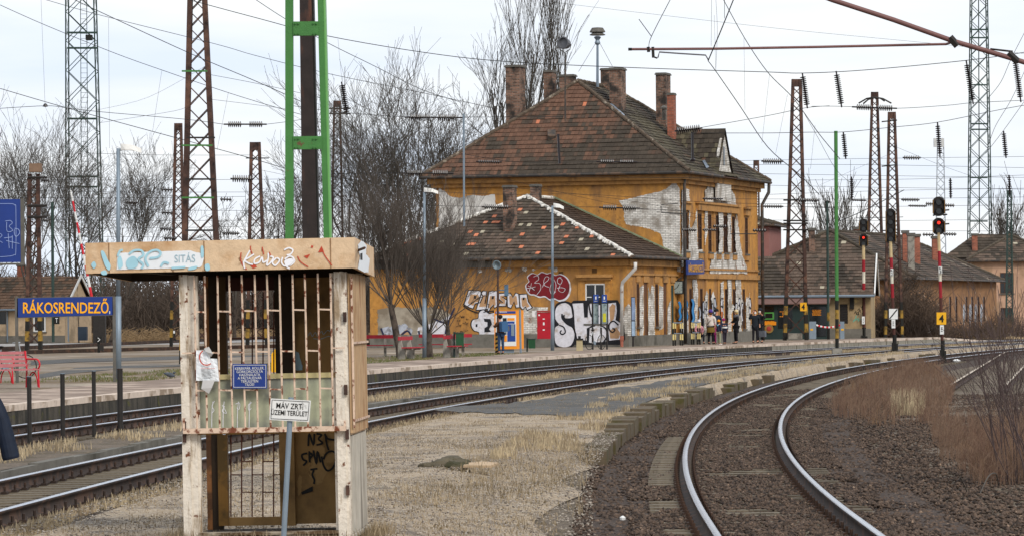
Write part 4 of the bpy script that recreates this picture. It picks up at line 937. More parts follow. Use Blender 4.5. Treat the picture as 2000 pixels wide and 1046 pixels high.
pn.build('graffiti', gm, wg, 'large white letters with thick black outline beside the downpipe')
pn = Paint(WE_, .016)
pn.poly([(746, 640), (790, 632), (806, 644), (804, 664), (746, 664)], SI, .003, jag=1.5); pn.poly([(815, 640), (868, 622), (882, 612), (872, 640), (868, 664), (818, 664)], WH, .0035, jag=1.5); 
pn.poly([(781, 652), (794, 642), (804, 656), (796, 670), (782, 664)], TN, .007)
for s in ([(888, 600), (878, 622), (872, 640), (868, 662)], [(782, 655), (795, 645), (803, 657), (792, 674), (784, 688)], [(795, 645), (788, 650), (780, 660)], [(744, 640), (750, 656), (756, 676)], [(848, 622), (862, 628), (876, 628)], [(818, 645), (820, 662)]): pn.stroke(s, 3.4, NV, .011, sm=3)
pn.build('graffiti', gm, wg, 'faded white and navy graffiti behind the trees')
pn = Paint(WE_, .016)
for i in range(22):
    x, y = random.uniform(884, 912), random.uniform(612, 652); pn.stroke([(x, y), (x + random.uniform(-2, 3), y + random.uniform(-3, 3)), (x + random.uniform(0, 5), y + random.uniform(-2, 4)), (x + random.uniform(2, 6), y + random.uniform(-2, 3))], .7, BK, .004)
pn.build('graffiti_tags', gm, wg, 'small black scribbled tags')
# ================================================================ KIOSK
K0 = XP(360, 32.2, .215)
KM = Matrix.Translation(K0) @ Matrix.Rotation(R(-3), 4, 'Z') @ Matrix.Rotation(R(-.65), 4, 'Y'); KI = KM.inverted()
kX, kY, kZ = (KM.to_3x3() @ Vector(a) for a in ((1, 0, 0), (0, 1, 0), (0, 0, 1)))
def kl(px, py, yl):
    u, v = uv(px, py); r = Vector((u, 1, v)); c = Vector((0, 0, HC)); o = K0 + kY * yl; return KI @ (c + r * ((o - c).dot(kY) / r.dot(kY)))
def kw(x, y, z): return KM @ Vector((x, y, z))
def kb(m, x0, x1, y0, y1, z0, z1, mi=0): return m.obox(kw(x0, y0, z0), kX * (x1 - x0), kY * (y1 - y0), kZ * (z1 - z0), mi)
def kpx(m, xa, xb, ya, yb, y0, y1, mi=0): a = kl(xa, yb, y0); b = kl(xb, ya, y0); return kb(m, a.x, b.x, y0, y1, a.z, b.z, mi)
M['cream'] = mat('cream_paint_rusting', 'd4cabb', .75, .1, 9, col2='95826a', s2=4, lo=.52, hi=.62, col3='6a4028', s3=11, lo3=.6, hi3=.65, bump=.6, bscale=25, stretch2=(2.5, 2.5, .4))
M['peach'] = mat('faded_peach_fascia', 'cfb392', .8, .1, 14, col2='b28a60', s2=3, lo=.44, hi=.64, col3='7d5c3c', s3=9, lo3=.64, hi3=.7, bump=.3, bscale=30)
M['bar'] = mat('flaking_cream_bar', 'cdb49e', .75, .15, 12, col2='6f3c26', s2=14, lo=.52, hi=.6)
M['sideb'] = mat('weathered_white_boards', 'b0a89a', .9, .2, 5, col2='7c7468', s2=3, stretch2=(1, 1, .15), lo=.48, hi=.6)
M['ribbed'] = mat('rusty_ribbed_sheet', 'b39674', .8, .12, 6, col2='86582f', s2=4, lo=.52, hi=.66, stretch2=(6, 6, .4))
M['brownp'] = mat('brown_panel', '9a7849', .75, .15, 3, col2='45341f', s2=1.3, lo=.45, hi=.65)
M['amber'] = mat('amber_brown_frame', '7d5a28', .7, .15, 4, col2='54401f', s2=3)
M['darkint'] = mat('dark_brown_frame', '33271b', .8, .2, 4)
M['yrail'] = mat('yellowed_rail', 'b3a678', .7, .15, 4, col2='7c5a3a', s2=5, lo=.55, hi=.66)
M['dglass'] = mat('dirty_olive_sheet', '7b7d72', .65, .35, 2.5, col2='a6a98c', s2=2.2, lo=.42, hi=.62, spec=.5)
ks = thing('kiosk', 'rusty cream metal kiosk with barred window and flat graffitied roof', 'kiosk', tuple(K0))
Wk = kl(679, 700, 0).x; Dk = 1.6; zt = 2.40
m = MB(); kb(m, 0, .075, -.015, .1, -.12, zt); kb(m, .075, .135, .01, .1, -.12, zt - .005); kb(m, .135, .16, .03, .09, .03, zt - .01); m.build('corner_post', M['cream'], ks)
m = MB(); kb(m, Wk - .11, Wk - .03, -.012, .1, -.12, zt); kb(m, Wk - .03, Wk, .0, .1, -.12, zt - .004); kb(m, Wk - .135, Wk - .11, .03, .09, .03, zt - .01); m.build('corner_post', M['cream'], ks)
m = MB(); kb(m, 0, .05, Dk - .06, Dk, -.1, zt); m.build('corner_post', mat('orange_rust_post', '94633a', .8, .2, 5, col2='5a3d28', s2=3), ks)
m = MB(); kb(m, Wk - .06, Wk, Dk - .06, Dk, -.1, zt); m.build('corner_post', M['cream'], ks)
m = MB(); kb(m, .135, Wk - .11, .0, .06, .0, .055); kb(m, .135, Wk - .11, -.02, .09, .058, .085); m.build('threshold', mat('peeling_threshold', 'a59a88', .85, .2, 6, col2='54402a', s2=6, lo=.48, hi=.56, stretch2=(.4, 1, 1)), ks)
m = MB(); kb(m, 0, Wk, .1, Dk, -.05, .02); m.build('floor', M['darkint'], ks)
# window rail, dirty lower pane
a = kl(376, 739, .03); b = kl(660, 726, .03)
m = MB(); kb(m, .135, Wk - .11, .025, .085, a.z - .01, b.z); m.build('window_rail', M['yrail'], ks)
m = MB(); kb(m, .135, Wk - .11, .045, .055, kl(500, 834, .05).z, a.z - .012); dg = m.build('lower_pane', M['dglass'], ks)
zb = kl(376, 848, .03).z; m = MB(); kb(m, .135, Wk - .11, .02, .08, zb, zb + .05); m.build('sill_rail', M['amber'], ks)
# grille
gr = MB(); xs = [382, 402, 427, 451, 475.5, 500.5, 525, 549, 574, 598.5, 623.5, 648]
zt_, zb_ = kl(500, 536, -.05).z, kl(500, 834, -.05).z; bx = [kl(x, 690, -.05).x for x in xs]
for i, x in enumerate(bx):
    j = random.uniform(-.004, .004); gr.tube(kw(x + j, -.05, zb_), kw(x - j, -.05, zt_), .0095, n=6)
for y, st_ in ((606, 0), (686, 1), (760, 0)):
    z = kl(500, y, -.05).z
    for i in range(st_, len(bx) - 1, 2): gr.beam(kw(bx[i], -.05, z + .003), kw(bx[i + 1], -.05, z - .003), .012, .014)
z = kl(500, 686, -.05).z; gr.beam(kw(.02, -.05, z), kw(bx[0], -.05, z), .012, .012); gr.beam(kw(bx[-1], -.05, z + .02), kw(Wk - .02, -.05, z + .02), .012, .012)
gr.beam(kw(.02, -.06, zb_ - .02), kw(Wk - .02, -.06, zb_ - .02), .05, .045); gr.beam(kw(.025, -.06, zb_ + .002), kw(.025, -.06, zb_ + .1), .022, .02); gr.beam(kw(Wk - .03, -.06, zb_ + .002), kw(Wk - .03, -.06, zb_ + .05), .022, .02)
gr.build('window_grille', M['bar'], ks)
# back wall
def bk(name, xa, xb, ya, yb, mt, y0=Dk - .07, y1=Dk - .01, par=None): m = MB(); kpx(m, xa, xb, ya, yb, y0, y1); return m.build(name, mt, par or ks)
bk('door_frame', 416, 427, 540, 1036, M['darkint']); bk('door_frame', 427.5, 443, 848, 1026, M['amber'], Dk - .12, Dk - .03); bk('door_frame', 427.5, 440, 540, 842, mat('dark_amber_frame', '4b3519', .8), Dk - .12, Dk - .03)
bk('door_frame', 541, 572, 540, 842, M['darkint'], Dk - .12, Dk - .03); bk('door_frame', 548, 574, 842.5, 1026, M['brownp'], Dk - .12, Dk - .03)
bp = bk('back_panel', 574.5, 690, 540, 1022, M['brownp']); bk('header', 440.5, 540.5, 540, 568, mat('dark_red_header', '40201a', .8)); bk('lock_rail', 440.5, 547, 838, 848, M['brownp']); bk('bottom_rail', 443.5, 547.5, 1008, 1026, M['brownp'], Dk - .1, Dk - .04)
m = MB()
for x in (451.5, 472.5, 493, 514, 535):
    a = kl(x - .5, 1008, Dk - .03); b = kl(x, 570, Dk - .03); m.tube(kw(a.x, Dk - .03, a.z), kw(b.x, Dk - .03, b.z), .007, n=5)
for y, st_ in ((926, 0), (900, 1), (960, 1), (660, 0), (640, 1)):
    X = [451.5, 472.5, 493, 514, 535, 547]
    for i in range(st_, 5, 2): a = kl(X[i], y, Dk - .03); b = kl(X[i + 1], y, Dk - .03); m.beam(kw(a.x, Dk - .03, a.z), kw(b.x, Dk - .03, b.z), .008, .01)
m.build('back_grille', mat('rust_bar', '5c3222', .8, .3, 8), ks)
# right side: ribbed sheet over old boards
m = MB(); zs = kl(680, 845, 0).z; n = 13
for i in range(n): y = .07 + (Dk - .09) * i / n; kb(m, Wk + .005, Wk + .03, y, y + (Dk - .09) / n * .55, zs, zt - .02)
kb(m, Wk - .02, Wk + .003, .1, Dk - .03, zs - .02, zt - .012); m.build('ribbed_side', M['ribbed'], ks)
m = MB(); 
for zz in (1.05, 1.75): kb(m, Wk + .033, Wk + .045, .07, Dk - .03, zz, zz + .02)
kb(m, Wk + .033, Wk + .05, .05, .075, 1.0, 2.35); m.build('side_strap', M['bar'], ks)
m = MB()
for i in range(4): y = .1 + (Dk - .16) * i / 4; kb(m, Wk - .02, Wk + random.uniform(.002, .008), y, y + (Dk - .16) / 4 - .012, .05, zs - .03)
m.build('side_boards', M['sideb'], ks); m = MB(); kb(m, Wk - .03, Wk + .03, .03, Dk, .01, .045); m.build('side_footing', M['sideb'], ks)
m = MB()
for (x, z) in ((.01, 1.0), (.01, .9), (Wk - .03, 1.95), (Wk - .035, .4), (Wk - .035, 1.3), (Wk - .03, .9)): kb(m, x, x + .03, -.045, -.013, z, z + .09)
m.build('hinge', M['rust'], ks)
# roof slab
a = kl(167.5, 537, -.16); b = kl(694, 523, -.16); z0, z1 = b.z - .0, b.z + .272; ra, rb = a.x, b.x; Dr = Dk + .1
m = MB(); y0 = -.16; dz = -.06
P8 = [kw(ra, y0, z0), kw(rb, y0, z0), kw(rb, Dr, z0 + dz), kw(ra + .1, Dr, z0 + dz), kw(ra, y0, z1), kw(rb, y0, z1), kw(rb, Dr, z1 + dz), kw(ra + .1, Dr, z1 + dz)]
m.add(P8, [(4, 5, 6, 7), (0, 1, 5, 4), (1, 2, 6, 5), (2, 3, 7, 6), (3, 0, 4, 7)], 0)
q = .03; I4 = [kw(ra + q, y0 + q, z0), kw(rb - q, y0 + q, z0), kw(rb - q, Dr - q, z0 + dz), kw(ra + .1 + q, Dr - q, z0 + dz)]; I5 = [p + kZ * .13 for p in I4]
m.add(P8[:4] + I4, [(1, 0, 4, 5), (2, 1, 5, 6), (3, 2, 6, 7), (0, 3, 7, 4)], 0); m.add(I4 + I5, [(0, 1, 5, 4)[::-1], (1, 2, 6, 5)[::-1], (2, 3, 7, 6)[::-1], (3, 0, 4, 7)[::-1], (7, 6, 5, 4)], 1)
kr = m.build('roof', [M['peach'], M['darkint']], ks)
m = MB(); kb(m, ra + q, rb - q, .3, .36, z0 - .004, z0 + .1); kb(m, ra + .5, ra + .56, y0 + q, Dr - .1, z0 - .008, z0 + .09); m.build('roof_joist', M['darkint'], kr)
m = MB()
for x in (213, 399, 646): c = kl(x, 500, -.16); kb(m, c.x - .004, c.x + .004, -.166, -.161, z0 + .004, z1 - .004)
m.build('fascia_seam', mat('seam_brown', '8c6a48', .8), kr)
fp = Pl(kw(0, y0, 1), kX, -kY)
class PlK(Pl): pass
gm2 = [mat('paper_white', 'dde0e2', .8, .04, 5), mat('spray_cyan', '9cc6d2', .7, .1, 5), mat('spray_pure_white', 'e6e6ea', .7, .03), mat('spray_red', 'b5432c', .7, .1, 5), mat('faded_letter', '98b2bc', .8, .1), mat('black_marker', '1b1a18', .7, .1)]
p = Paint(fp, .003)
p.poly([(229, 494), (258, 493), (372, 489), (384, 493), (396, 495), (399, 500), (395, 518), (391, 522), (228, 526.5)], 0, .002, jag=.3)
o = p.build('torn_notice', gm2, kr)
text_mesh('SITÁS', .098, gm2[4], 'lettering', o, face_mtx(fp.px(361, 505.5, .008), kX, kZ), .001, sx=.8)
p = Paint(fp, .009)
for q in ([(197, 492), (203, 491), (210, 506), (216, 518), (213, 528), (205, 518)], [(178, 516), (184, 510), (188, 518), (183, 524)], [(197, 530), (206, 527), (209, 535), (200, 536)], [(246, 512), (252, 503), (262, 500), (270, 510), (266, 522), (250, 524)], [(230, 505), (236, 500), (240, 518), (232, 524)], [(392, 482), (397, 481), (398, 500), (393, 502)], [(400, 517), (408, 515), (410, 526), (402, 528)], [(370, 522), (385, 519), (382, 525), (368, 527)]): p.poly(q, 1, .002, sm=3)
for s in ([(230, 500), (234, 490), (240, 488)], [(252, 496), (262, 489), (276, 489), (280, 498), (270, 506), (280, 516), (276, 524)], [(290, 520), (284, 505), (292, 492), (306, 488), (314, 494), (308, 502), (292, 504)], [(314, 520), (320, 512), (330, 514)], [(335, 523), (350, 522), (362, 521)]): p.stroke(s, 4.2, 1, .005, sm=4)
p.build('graffiti', gm2, kr, 'pale cyan smears over the torn notice')
p = Paint(fp, .003)
for s in ([(488, 489), (482, 500), (476, 512), (478, 524)], [(496, 496), (486, 503), (478, 508), (486, 514), (494, 516)], [(508, 500), (498, 506), (497, 514), (506, 512), (512, 502), (514, 512), (522, 508)], [(524, 494), (524, 504), (521, 517), (527, 514), (534, 503), (528, 500)], [(540, 503), (532, 512), (538, 518), (546, 508), (541, 503)], [(552, 502), (550, 512), (556, 519), (566, 514), (576, 506)], [(555, 488), (564, 484), (572, 488), (568, 496), (560, 498)], [(556, 506), (566, 500), (574, 505), (568, 514), (560, 520), (566, 524)]): p.stroke(s, 2.9, 2, .005, sm=5)
p.poly([(556, 508), (572, 504), (577, 510), (568, 519), (558, 518)], 2, .004, sm=3)
for s in ([(471, 493), (470, 505), (474, 517), (482, 526)], [(489, 480), (490, 489), (493, 496)], [(512, 482), (515, 497)], [(581, 500), (587, 511), (602, 521)], [(628, 484), (634, 498), (648, 518)], [(526, 492), (529, 500)]): p.stroke(s, 2.0, 3, .002, sm=4)
p.poly([(621, 493), (628, 480), (633, 492)], 3, .002); p.poly([(593, 500), (606, 496), (600, 505)], 3, .002); p.poly([(608, 479), (612, 480), (611, 484), (607, 484)], 3, .002); p.poly([(488, 517), (498, 516), (502, 521), (494, 524)], 3, .0015)
p.build('graffiti', gm2, kr, 'white scribbled tag with red marks on the fascia')
rp = Pl(kw(rb, 0, 1), kY, kX); p = Paint(rp, .003); p.poly([(699, 478), (706, 470), (716, 478), (715, 496), (722, 505), (720, 531), (712, 532), (699, 524), (703, 500)], 0, .002, jag=.5); p.poly([(704, 495), (708, 494), (708, 508), (704, 507)], 5, .004); p.build('torn_notice', gm2, kr)
m = MB(); m.tube(rp.px(699, 489, -.02), rp.px(712, 484, .12), .012, n=6); m.build('bracket', M['rust'], kr)
# tags on the lower pane and back panel
p = Paint(Pl(kw(0, .045, 1), kX, -kY), .002)
for x, q in ((414, [(419, 782), (414, 792), (418, 800), (413, 806)]), (436, [(434, 790), (440, 800), (442, 806), (434, 802), (439, 792)]), (464, [(460, 788), (468, 786), (467, 798), (462, 795)]), (487, [(492, 785), (485, 790), (486, 800), (491, 796)])):
    p.stroke(q, 1.3, 2, .002); p.stroke([(x + 2, 783), (x, 800), (x - .5, 834)], 1.3, 2, .003, sm=3)
p.build('scribble', gm2, dg)
p = Paint(Pl(kw(0, Dk - .07, 1), kX, -kY), .002)
tan = mat('tan_bare_patch', '9f7f52', .85, .15, 6, col2='7c603a', s2=9)
p.m = MB(); p.poly([(628, 845), (656, 845), (657, 880), (652, 900), (640, 918), (634, 930), (627, 945), (618, 945), (602, 925), (606, 900), (612, 870)], 0, .001, jag=1.0); p.poly([(585, 925), (590, 930), (588, 962), (583, 968), (580, 940)], 0, .001, jag=.7); p.build('paint_loss', tan, bp)
p = Paint(Pl(kw(0, Dk - .07, 1), kX, -kY), .004)
for s in ([(602, 870), (604, 846), (612, 868), (614, 846)], [(618, 846), (628, 848), (622, 856), (630, 864), (618, 868)], [(634, 846), (641, 856), (657, 858)], [(636, 850), (638, 865), (642, 878)], [(600, 884), (590, 887), (592, 896), (599, 900), (592, 908)], [(604, 880), (605, 902), (604, 884), (610, 888), (605, 894)], [(612, 878), (618, 905), (620, 880), (626, 902)], [(628, 890), (632, 908), (640, 918), (650, 912), (656, 898), (655, 884), (646, 880), (636, 886), (632, 896)], [(606, 916), (620, 914)], [(613, 917), (610, 926), (614, 936), (613, 944)]): p.stroke(s, 3.8, 5, .003, sm=4)
p.poly([(588, 960), (611, 948), (611, 958), (590, 965)], 5, .002); p.build('graffiti', gm2, bp, 'black scrawled tags on the brown panel')
p = Paint(Pl(kw(0, Dk - .07, 1), kX, -kY), .004); p.stroke([(602, 655), (606, 648), (610, 656), (616, 648), (620, 656), (628, 646), (632, 652), (640, 644), (648, 650)], 1, 4, .002); p.stroke([(612, 660), (626, 661), (640, 656), (650, 656)], 1, 4, .002); p.poly([(577, 684), (583, 688), (590, 712), (591, 722), (576, 722)], 4, .002, jag=.6); p.build('scribble', gm2, bp)
# notices hanging on the bars
def board(name, label, cat, pl, xa, xb, ya, yb, th, mt, parent=None, group=None):
    a = pl.px(xa, yb, 0); b = pl.px(xb, yb, 0); c = pl.px(xa, ya, 0); m = MB(); m.obox(a, b - a, c - a, pl.n * -th)
    o = m.build(name, mt, parent, loc=tuple(a) if parent is None else None)
    if label: tag(o, label, cat, group)
    return o
def frame_line(pl, xa, xb, ya, yb, w, mt, parent, d=.004, name='border'):
    p = Paint(pl, 0); 
    for q in ([(xa, ya), (xb, ya), (xb, ya + w), (xa, ya + w)], [(xa, yb - w), (xb, yb - w), (xb, yb), (xa, yb)], [(xa, ya + w), (xa + w, ya + w), (xa + w, yb - w), (xa, yb - w)], [(xb - w, ya + w), (xb, ya + w), (xb, yb - w), (xb - w, yb - w)]): p.poly(q, 0, d)
    return p.m.build(name, mt, parent)
sp = Pl(kw(0, -.075, 1), kX, -kY)
ns = board('notice_sign', 'blue enamel notice with white lines of text wired to the kiosk window bars', 'sign', sp, 454, 521.5, 709.5, 757.5, .006, M['blued'])
frame_line(sp, 456, 519.5, 711.5, 755.5, .8, M['whitep'], ns, .003)
for i, tx in enumerate(('KEREKPÁR, ROLLER,', 'GÖRKORCSOLYA', 'HASZNÁLATA', 'A PÁLYAUDVAR', 'TERÜLETÉN', 'TILOS!')): text_mesh(tx, .033, M['whitep'], 'lettering', ns, face_mtx(sp.px(487.5, 718.5 + i * 6.3, .004), kX, kZ), .001, sx=.9, bold=0)
pp = Pl(kw(0, -.07, 1), kX, -kY); m = MB()
grid = [[pp.px(383 + (x / 6) * (40 + 5 * y / 8) + (y > 6) * 0, 683 + y / 8 * 59 + x * .3, .004 + .012 * math.sin(x * 1.9 + y) * random.uniform(.3, 1)) for x in range(7)] for y in range(9)]
V = [p for r in grid for p in r]; m.add(V, [(y * 7 + x, (y + 1) * 7 + x, (y + 1) * 7 + x + 1, y * 7 + x + 1) for y in range(8) for x in range(6) if not (y < 2 and x > 3)])
po = m.build('poster', gm2[0], loc=tuple(V[0])); tag(po, 'crumpled white paper poster with a red ring stuck on the bars at left', 'poster')
p = Paint(pp, .022); p.stroke([(396, 684), (391, 690), (390, 700), (395, 709), (404, 712), (412, 709)], 2.2, 3, .002, sm=5); 
for i in range(9): y = 718 + i * 2.4; p.stroke([(392 + i * .4, y), (420 - (i % 3) * 5, y + .5)], .7, 3 if i == 0 else 5, .002, sm=0)
p.build('print', gm2, po)
m = MB(); V = [pp.px(*a, b) for a, b in (((398, 680), .02), ((408, 676), .03), ((416, 690), .05), ((412, 696), .03), ((402, 686), .04))]; m.add(V, [(0, 4, 1), (4, 2, 1), (4, 3, 2)]); V = [pp.px(*a, b) for a, b in (((396, 742), .01), ((420, 741), .02), ((414, 756), .03), ((408, 768), .02), ((393, 758), .03))]; m.add(V, [(0, 4, 3, 2, 1)]); m.build('torn_corner', mat('crumpled_paper', 'b5b3b0', .9, .1), po)
# white sign on a leaning post in front
sp = Pl(P(566, 800, 31.0), Vector((1, -.03, 0)), Vector((-.03, -1, 0)))
ws = thing('property_sign', 'white enamel sign on a leaning grey post in front of the kiosk', 'sign', tuple(G(553, 1058, .2)))
m = MB(); q = [sp.px(*a) for a in ((526.2, 818.8), (603.8, 822.8), (607, 781.3), (528.7, 777))]; m.prism(q, sp.n * -.012); wb = m.build('sign_plate', M['whitep'], ws)
t_ = (q[1] - q[0]).normalized(); u_ = sp.n.cross(t_).normalized(); ang = u_ if u_.z > 0 else -u_
c = sp.px(567, 801, 0)
p = Paint(sp, 0); fr = [(531, 816.5), (600.5, 822.5), (604.5, 785.5), (533, 779.5)]
fr = [(531.5, 779.8), (604, 783.6), (601, 819.8), (529.2, 816.2), (531.5, 779.8)]
for i in range(4): p.stroke(fr[i:i + 2], .9, 0, .003, sm=0); p.m.build('border', M['black'], wb)
t_ = (q[1] - q[0]).normalized(); n_ = sp.n; u_ = n_.cross(t_)
text_mesh('MÁV ZRT.', .068, M['black'], 'lettering', wb, face_mtx(sp.px(566, 792.5, .003), t_, u_), .001, sx=.8, bold=.0004); text_mesh('ÜZEMI TERÜLET', .06, M['black'], 'lettering', wb, face_mtx(sp.px(565, 806, .003), t_, u_), .001, sx=.74, bold=.0004)
p = Paint(sp, 0); p.stroke([(588, 789), (592, 787), (594, 792), (589, 795), (587, 791)], .5, 0, .003); p.stroke([(590, 783), (591, 798)], .5, 0, .0035); p.stroke([(597, 790), (598, 797)], .5, 0, .003); p.m.build('scribble', M['stone'], wb)
m = MB(); a = P(552, 1062, 31.04); b = P(568.5, 775, 31.04); m.tube(a - UP * .1, b, .024, n=12); m.build('post', M['galv'], ws, smooth=False)
# ---------------------------------------------------------------- green mast and brown column behind the kiosk
gt = thing('catenary_mast', 'bright green welded catenary mast rising right behind the kiosk', 'mast', tuple(XP(600, 42, .2)))
m = MB(); zb0, zt0 = .2, 8.6
def mast_leg(m, xa0, xa1, xb0, xb1, D, dep):      # px at y=460 and y=0
    pa, pb, qa, qb = P(xa0, 460, D), P(xa1, 460, D), P(xb0, 0, D), P(xb1, 0, D)
    def ext(a, b, z): f = (z - a.z) / (b.z - a.z); return a + (b - a) * f
    p4 = [ext(pa, qa, zb0), ext(pb, qb, zb0), ext(pb, qb, zt0), ext(pa, qa, zt0)]; m.prism(p4, (0, dep, 0))
mast_leg(m, 557, 573, 557, 572, 42, .12); m.build('leg', M['green'], gt); m = MB(); mast_leg(m, 632, 643, 620, 631.5, 42, .12); m.build('leg', M['green'], gt)
m = MB(); mast_leg(m, 643.2, 646.5, 631.7, 635, 42.02, .3); m.build('leg_flange', mat('pale_green_paint', '6aa35c', .5, .1), gt)
m = MB()
for (xa, xb, ya, yb) in ((573, 621, 42, 70), (573, 628, 266, 292)): a = P(xa - .3, yb, 41.99); b = P(xb + .6, ya, 41.99); m.box(a.x, b.x, 41.985, 42.06, a.z, b.z)
for (xa, xb, ya, yb) in ((573, 640, 520, 546), (573, 610, -180, -152)): a = P(xa, yb, 41.99); b = P(xb, ya, 41.99); m.box(a.x, b.x, 41.985, 42.06, a.z, b.z)
m.build('batten_plate', M['green'], gt)
for (y0, y1) in ((46, 66), (271, 288)):
    for x in (577, 583, 612, 618):
        for y in (y0, y1): m = MB(); m.tube(P(x, y, 41.984), P(x, y, 41.965), .011, n=6); m.build('bolt', M['green'], gt)
bt_ = thing('catenary_column', 'dark rust-brown steel column seen between the green mast legs', 'column', tuple(XP(604, 43.6, .2)))
m = MB(); mast_leg(m, 590.5, 619, 585, 608, 43.6, .2); m.build('column_shaft', M['rustd'], bt_); m = MB(); mast_leg(m, 619.3, 622.5, 608.3, 612.5, 43.65, .26); m.build('flange', M['black'], bt_)
# ---------------------------------------------------------------- bollards
pr = None
for (x, yb, yt, w) in ((58, 870, 735, 9), (123, 860, 729, 9), (184, 843, 724, 8), (235, 833, 720, 11)):
    b = G(x, yb, .08); s = F / b.y; h = (yb - yt) / s; t = thing('bollard', 'x', 'post', tuple(b), 'steel posts between the left tracks')
    m = MB(); m.tube(b - UP * .2, b + UP * h, w / s / 2, n=10); m.build('shaft', M['blacksteel'], t); m = MB(); m.tube(b + UP * h, b + UP * (h + .012), w / s / 2 * 1.08, n=10); m.build('cap', M['rust'] if w > 10 else M['galv'], t)
    t['label'] = {58: 'dark steel post nearest the jacket sleeve at the left edge', 123: 'dark steel post below the red benches, second from the left', 184: 'dark steel post third from the left, below the name board', 235: 'thick rusty post just left of the kiosk'}[x]

q = []
for _ in range(1500):
    e_ = random.choice((0, 1, 2)); f = random.uniform(-.1, 1.1); g_ = abs(random.gauss(0, .1))
    w_ = kw(*((f * Wk, -.06 - g_, 0) if e_ == 0 else (-.04 - g_, f * Dk, 0) if e_ == 1 else (Wk + .06 + g_, f * Dk, 0))); q.append((w_.x, w_.y, .19))
blades('dry_grass', q, .03, .15, .007, M['straw2'])
# ================================================================ PLATFORM FURNITURE
def Dpz(px, py, Z=PZ): return G(px, py, Z).y
def fpl(D, x=1000): return Pl((0, D, 0), (1, 0, 0), (0, -1, 0))
def pxbox(m, xa, xb, ya, yb, D, dep, mi=0): a = P(xa, yb, D); b = P(xb, ya, D); return m.obox((a.x, D, a.z), (b.x - a.x, 0, 0), (0, dep, 0), (0, 0, b.z - a.z), mi)
def fit_text(txt, xa, xb, ya, yb, pl, mt, par, d=.01, bold=0.0, ext=.004, name='lettering'):
    o = text_mesh(txt, 1.0, mt, name, None, Matrix.Identity(4), ext, 'LEFT', bold=bold); me = o.data
    co = np.array([v.co[:] for v in me.vertices]); lo, hi = co.min(0), co.max(0); a = pl.px(xa, yb, d); b = pl.px(xb, yb, d); c = pl.px(xa, ya, d)
    off = Vector(par['_o']) if par and '_o' in par else Vector((0, 0, 0)); nn = pl.n
    for v in me.vertices:
        f = (v.co.x - lo[0]) / (hi[0] - lo[0]); g = (v.co.y - lo[1]) / (hi[1] - lo[1]); v.co = a + (b - a) * f + (c - a) * g + nn * (v.co.z + ext) - off
    o.parent = par; return o
def worn(xa, xb, ya, yb, pl, mt, par, d=.01, name='print'):      # lettering too worn or small to read
    p = Paint(pl, 0); r_ = random.Random(int(xa * 7 + ya)); x = xa
    while x < xb: w = min(xb - x, (yb - ya) * r_.uniform(.5, 1.6)); p.poly([(x, ya), (x + w, ya), (x + w, yb), (x, yb)], 0, d); x += w + (yb - ya) * .4
    return p.m.build(name, mt, par)
# station name board
D = Dpz(219, 744); np_ = fpl(D); nb = thing('station_name_board', 'blue station name board with yellow letters on two grey posts at left', 'sign', tuple(XP(126, D, PZ)))
m = MB(); q = [np_.px(33, 619), np_.px(221, 614), np_.px(220, 578.5), np_.px(33.5, 581.5)]; m.prism(q, (0, .05, 0)); b_ = m.build('board', M['blued'], nb)
m = MB(); 
for a, c in ((q[0], q[1]), (q[3], q[2])): m.beam(a + Vector((-.02, .02, 0)), c + Vector((.02, .02, 0)), .03, .03)
m.build('frame', M['stone'], nb)
fit_text('RÁKOSRENDEZŐ', 45, 212, 582, 611, np_, M['letter'], b_, .004, bold=.012)
m = MB(); pxbox(m, 213.5, 215, 606.5, 612, D - .004, .003); m.build('sticker', M['whitep'], b_)
for x in (32, 222.5): m = MB(); a = P(x, 578, D + .02); m.box(a.x - .04, a.x + .04, D - .0, D + .07, PZ - .1, a.z); m.build('post', M['stone'], nb)
# blue board at the left edge
D = 60; p_ = fpl(D); bb = thing('blue_board', 'large blue board with pale scribbles cut by the left edge', 'board', tuple(XP(-20, D, 0)))
m = MB(); pxbox(m, -75, 40.5, 389, 513, D, .06); b_ = m.build('board', M['blued'], bb); m = MB(); pxbox(m, 40.7, 46, 388, 517, D - .005, .1); pxbox(m, -78, 40.5, 513.2, 518, D - .005, .1); m.build('frame', M['stone'], bb)
m = MB(); a = P(-60, 515, D + .1); m.box(a.x - .05, a.x + .05, D + .07, D + .17, -.2, a.z + .8); m.build('post', M['stone'], bb)
p = Paint(p_); p.stroke([(-5, 398), (22, 398), (29, 401), (31, 408), (31, 490), (28, 497), (20, 500), (-5, 502)], .9, 0, .004, sm=4)
for s in ([(10, 432), (20, 431), (24, 436), (18, 442), (25, 450), (14, 452), (13, 434)], [(28, 446), (36, 448), (38, 456), (31, 462), (28, 455), (28, 448)], [(8, 465), (24, 463)], [(12, 470), (38, 476)], [(16, 456), (18, 485)], [(24, 460), (24, 486)], [(-2, 455), (4, 460), (-3, 468), (5, 474)]): p.stroke(s, 1.0, 0, .006, sm=4)
p.m.build('scribble', mat('pale_marker', '8fa0cc', .7), b_)
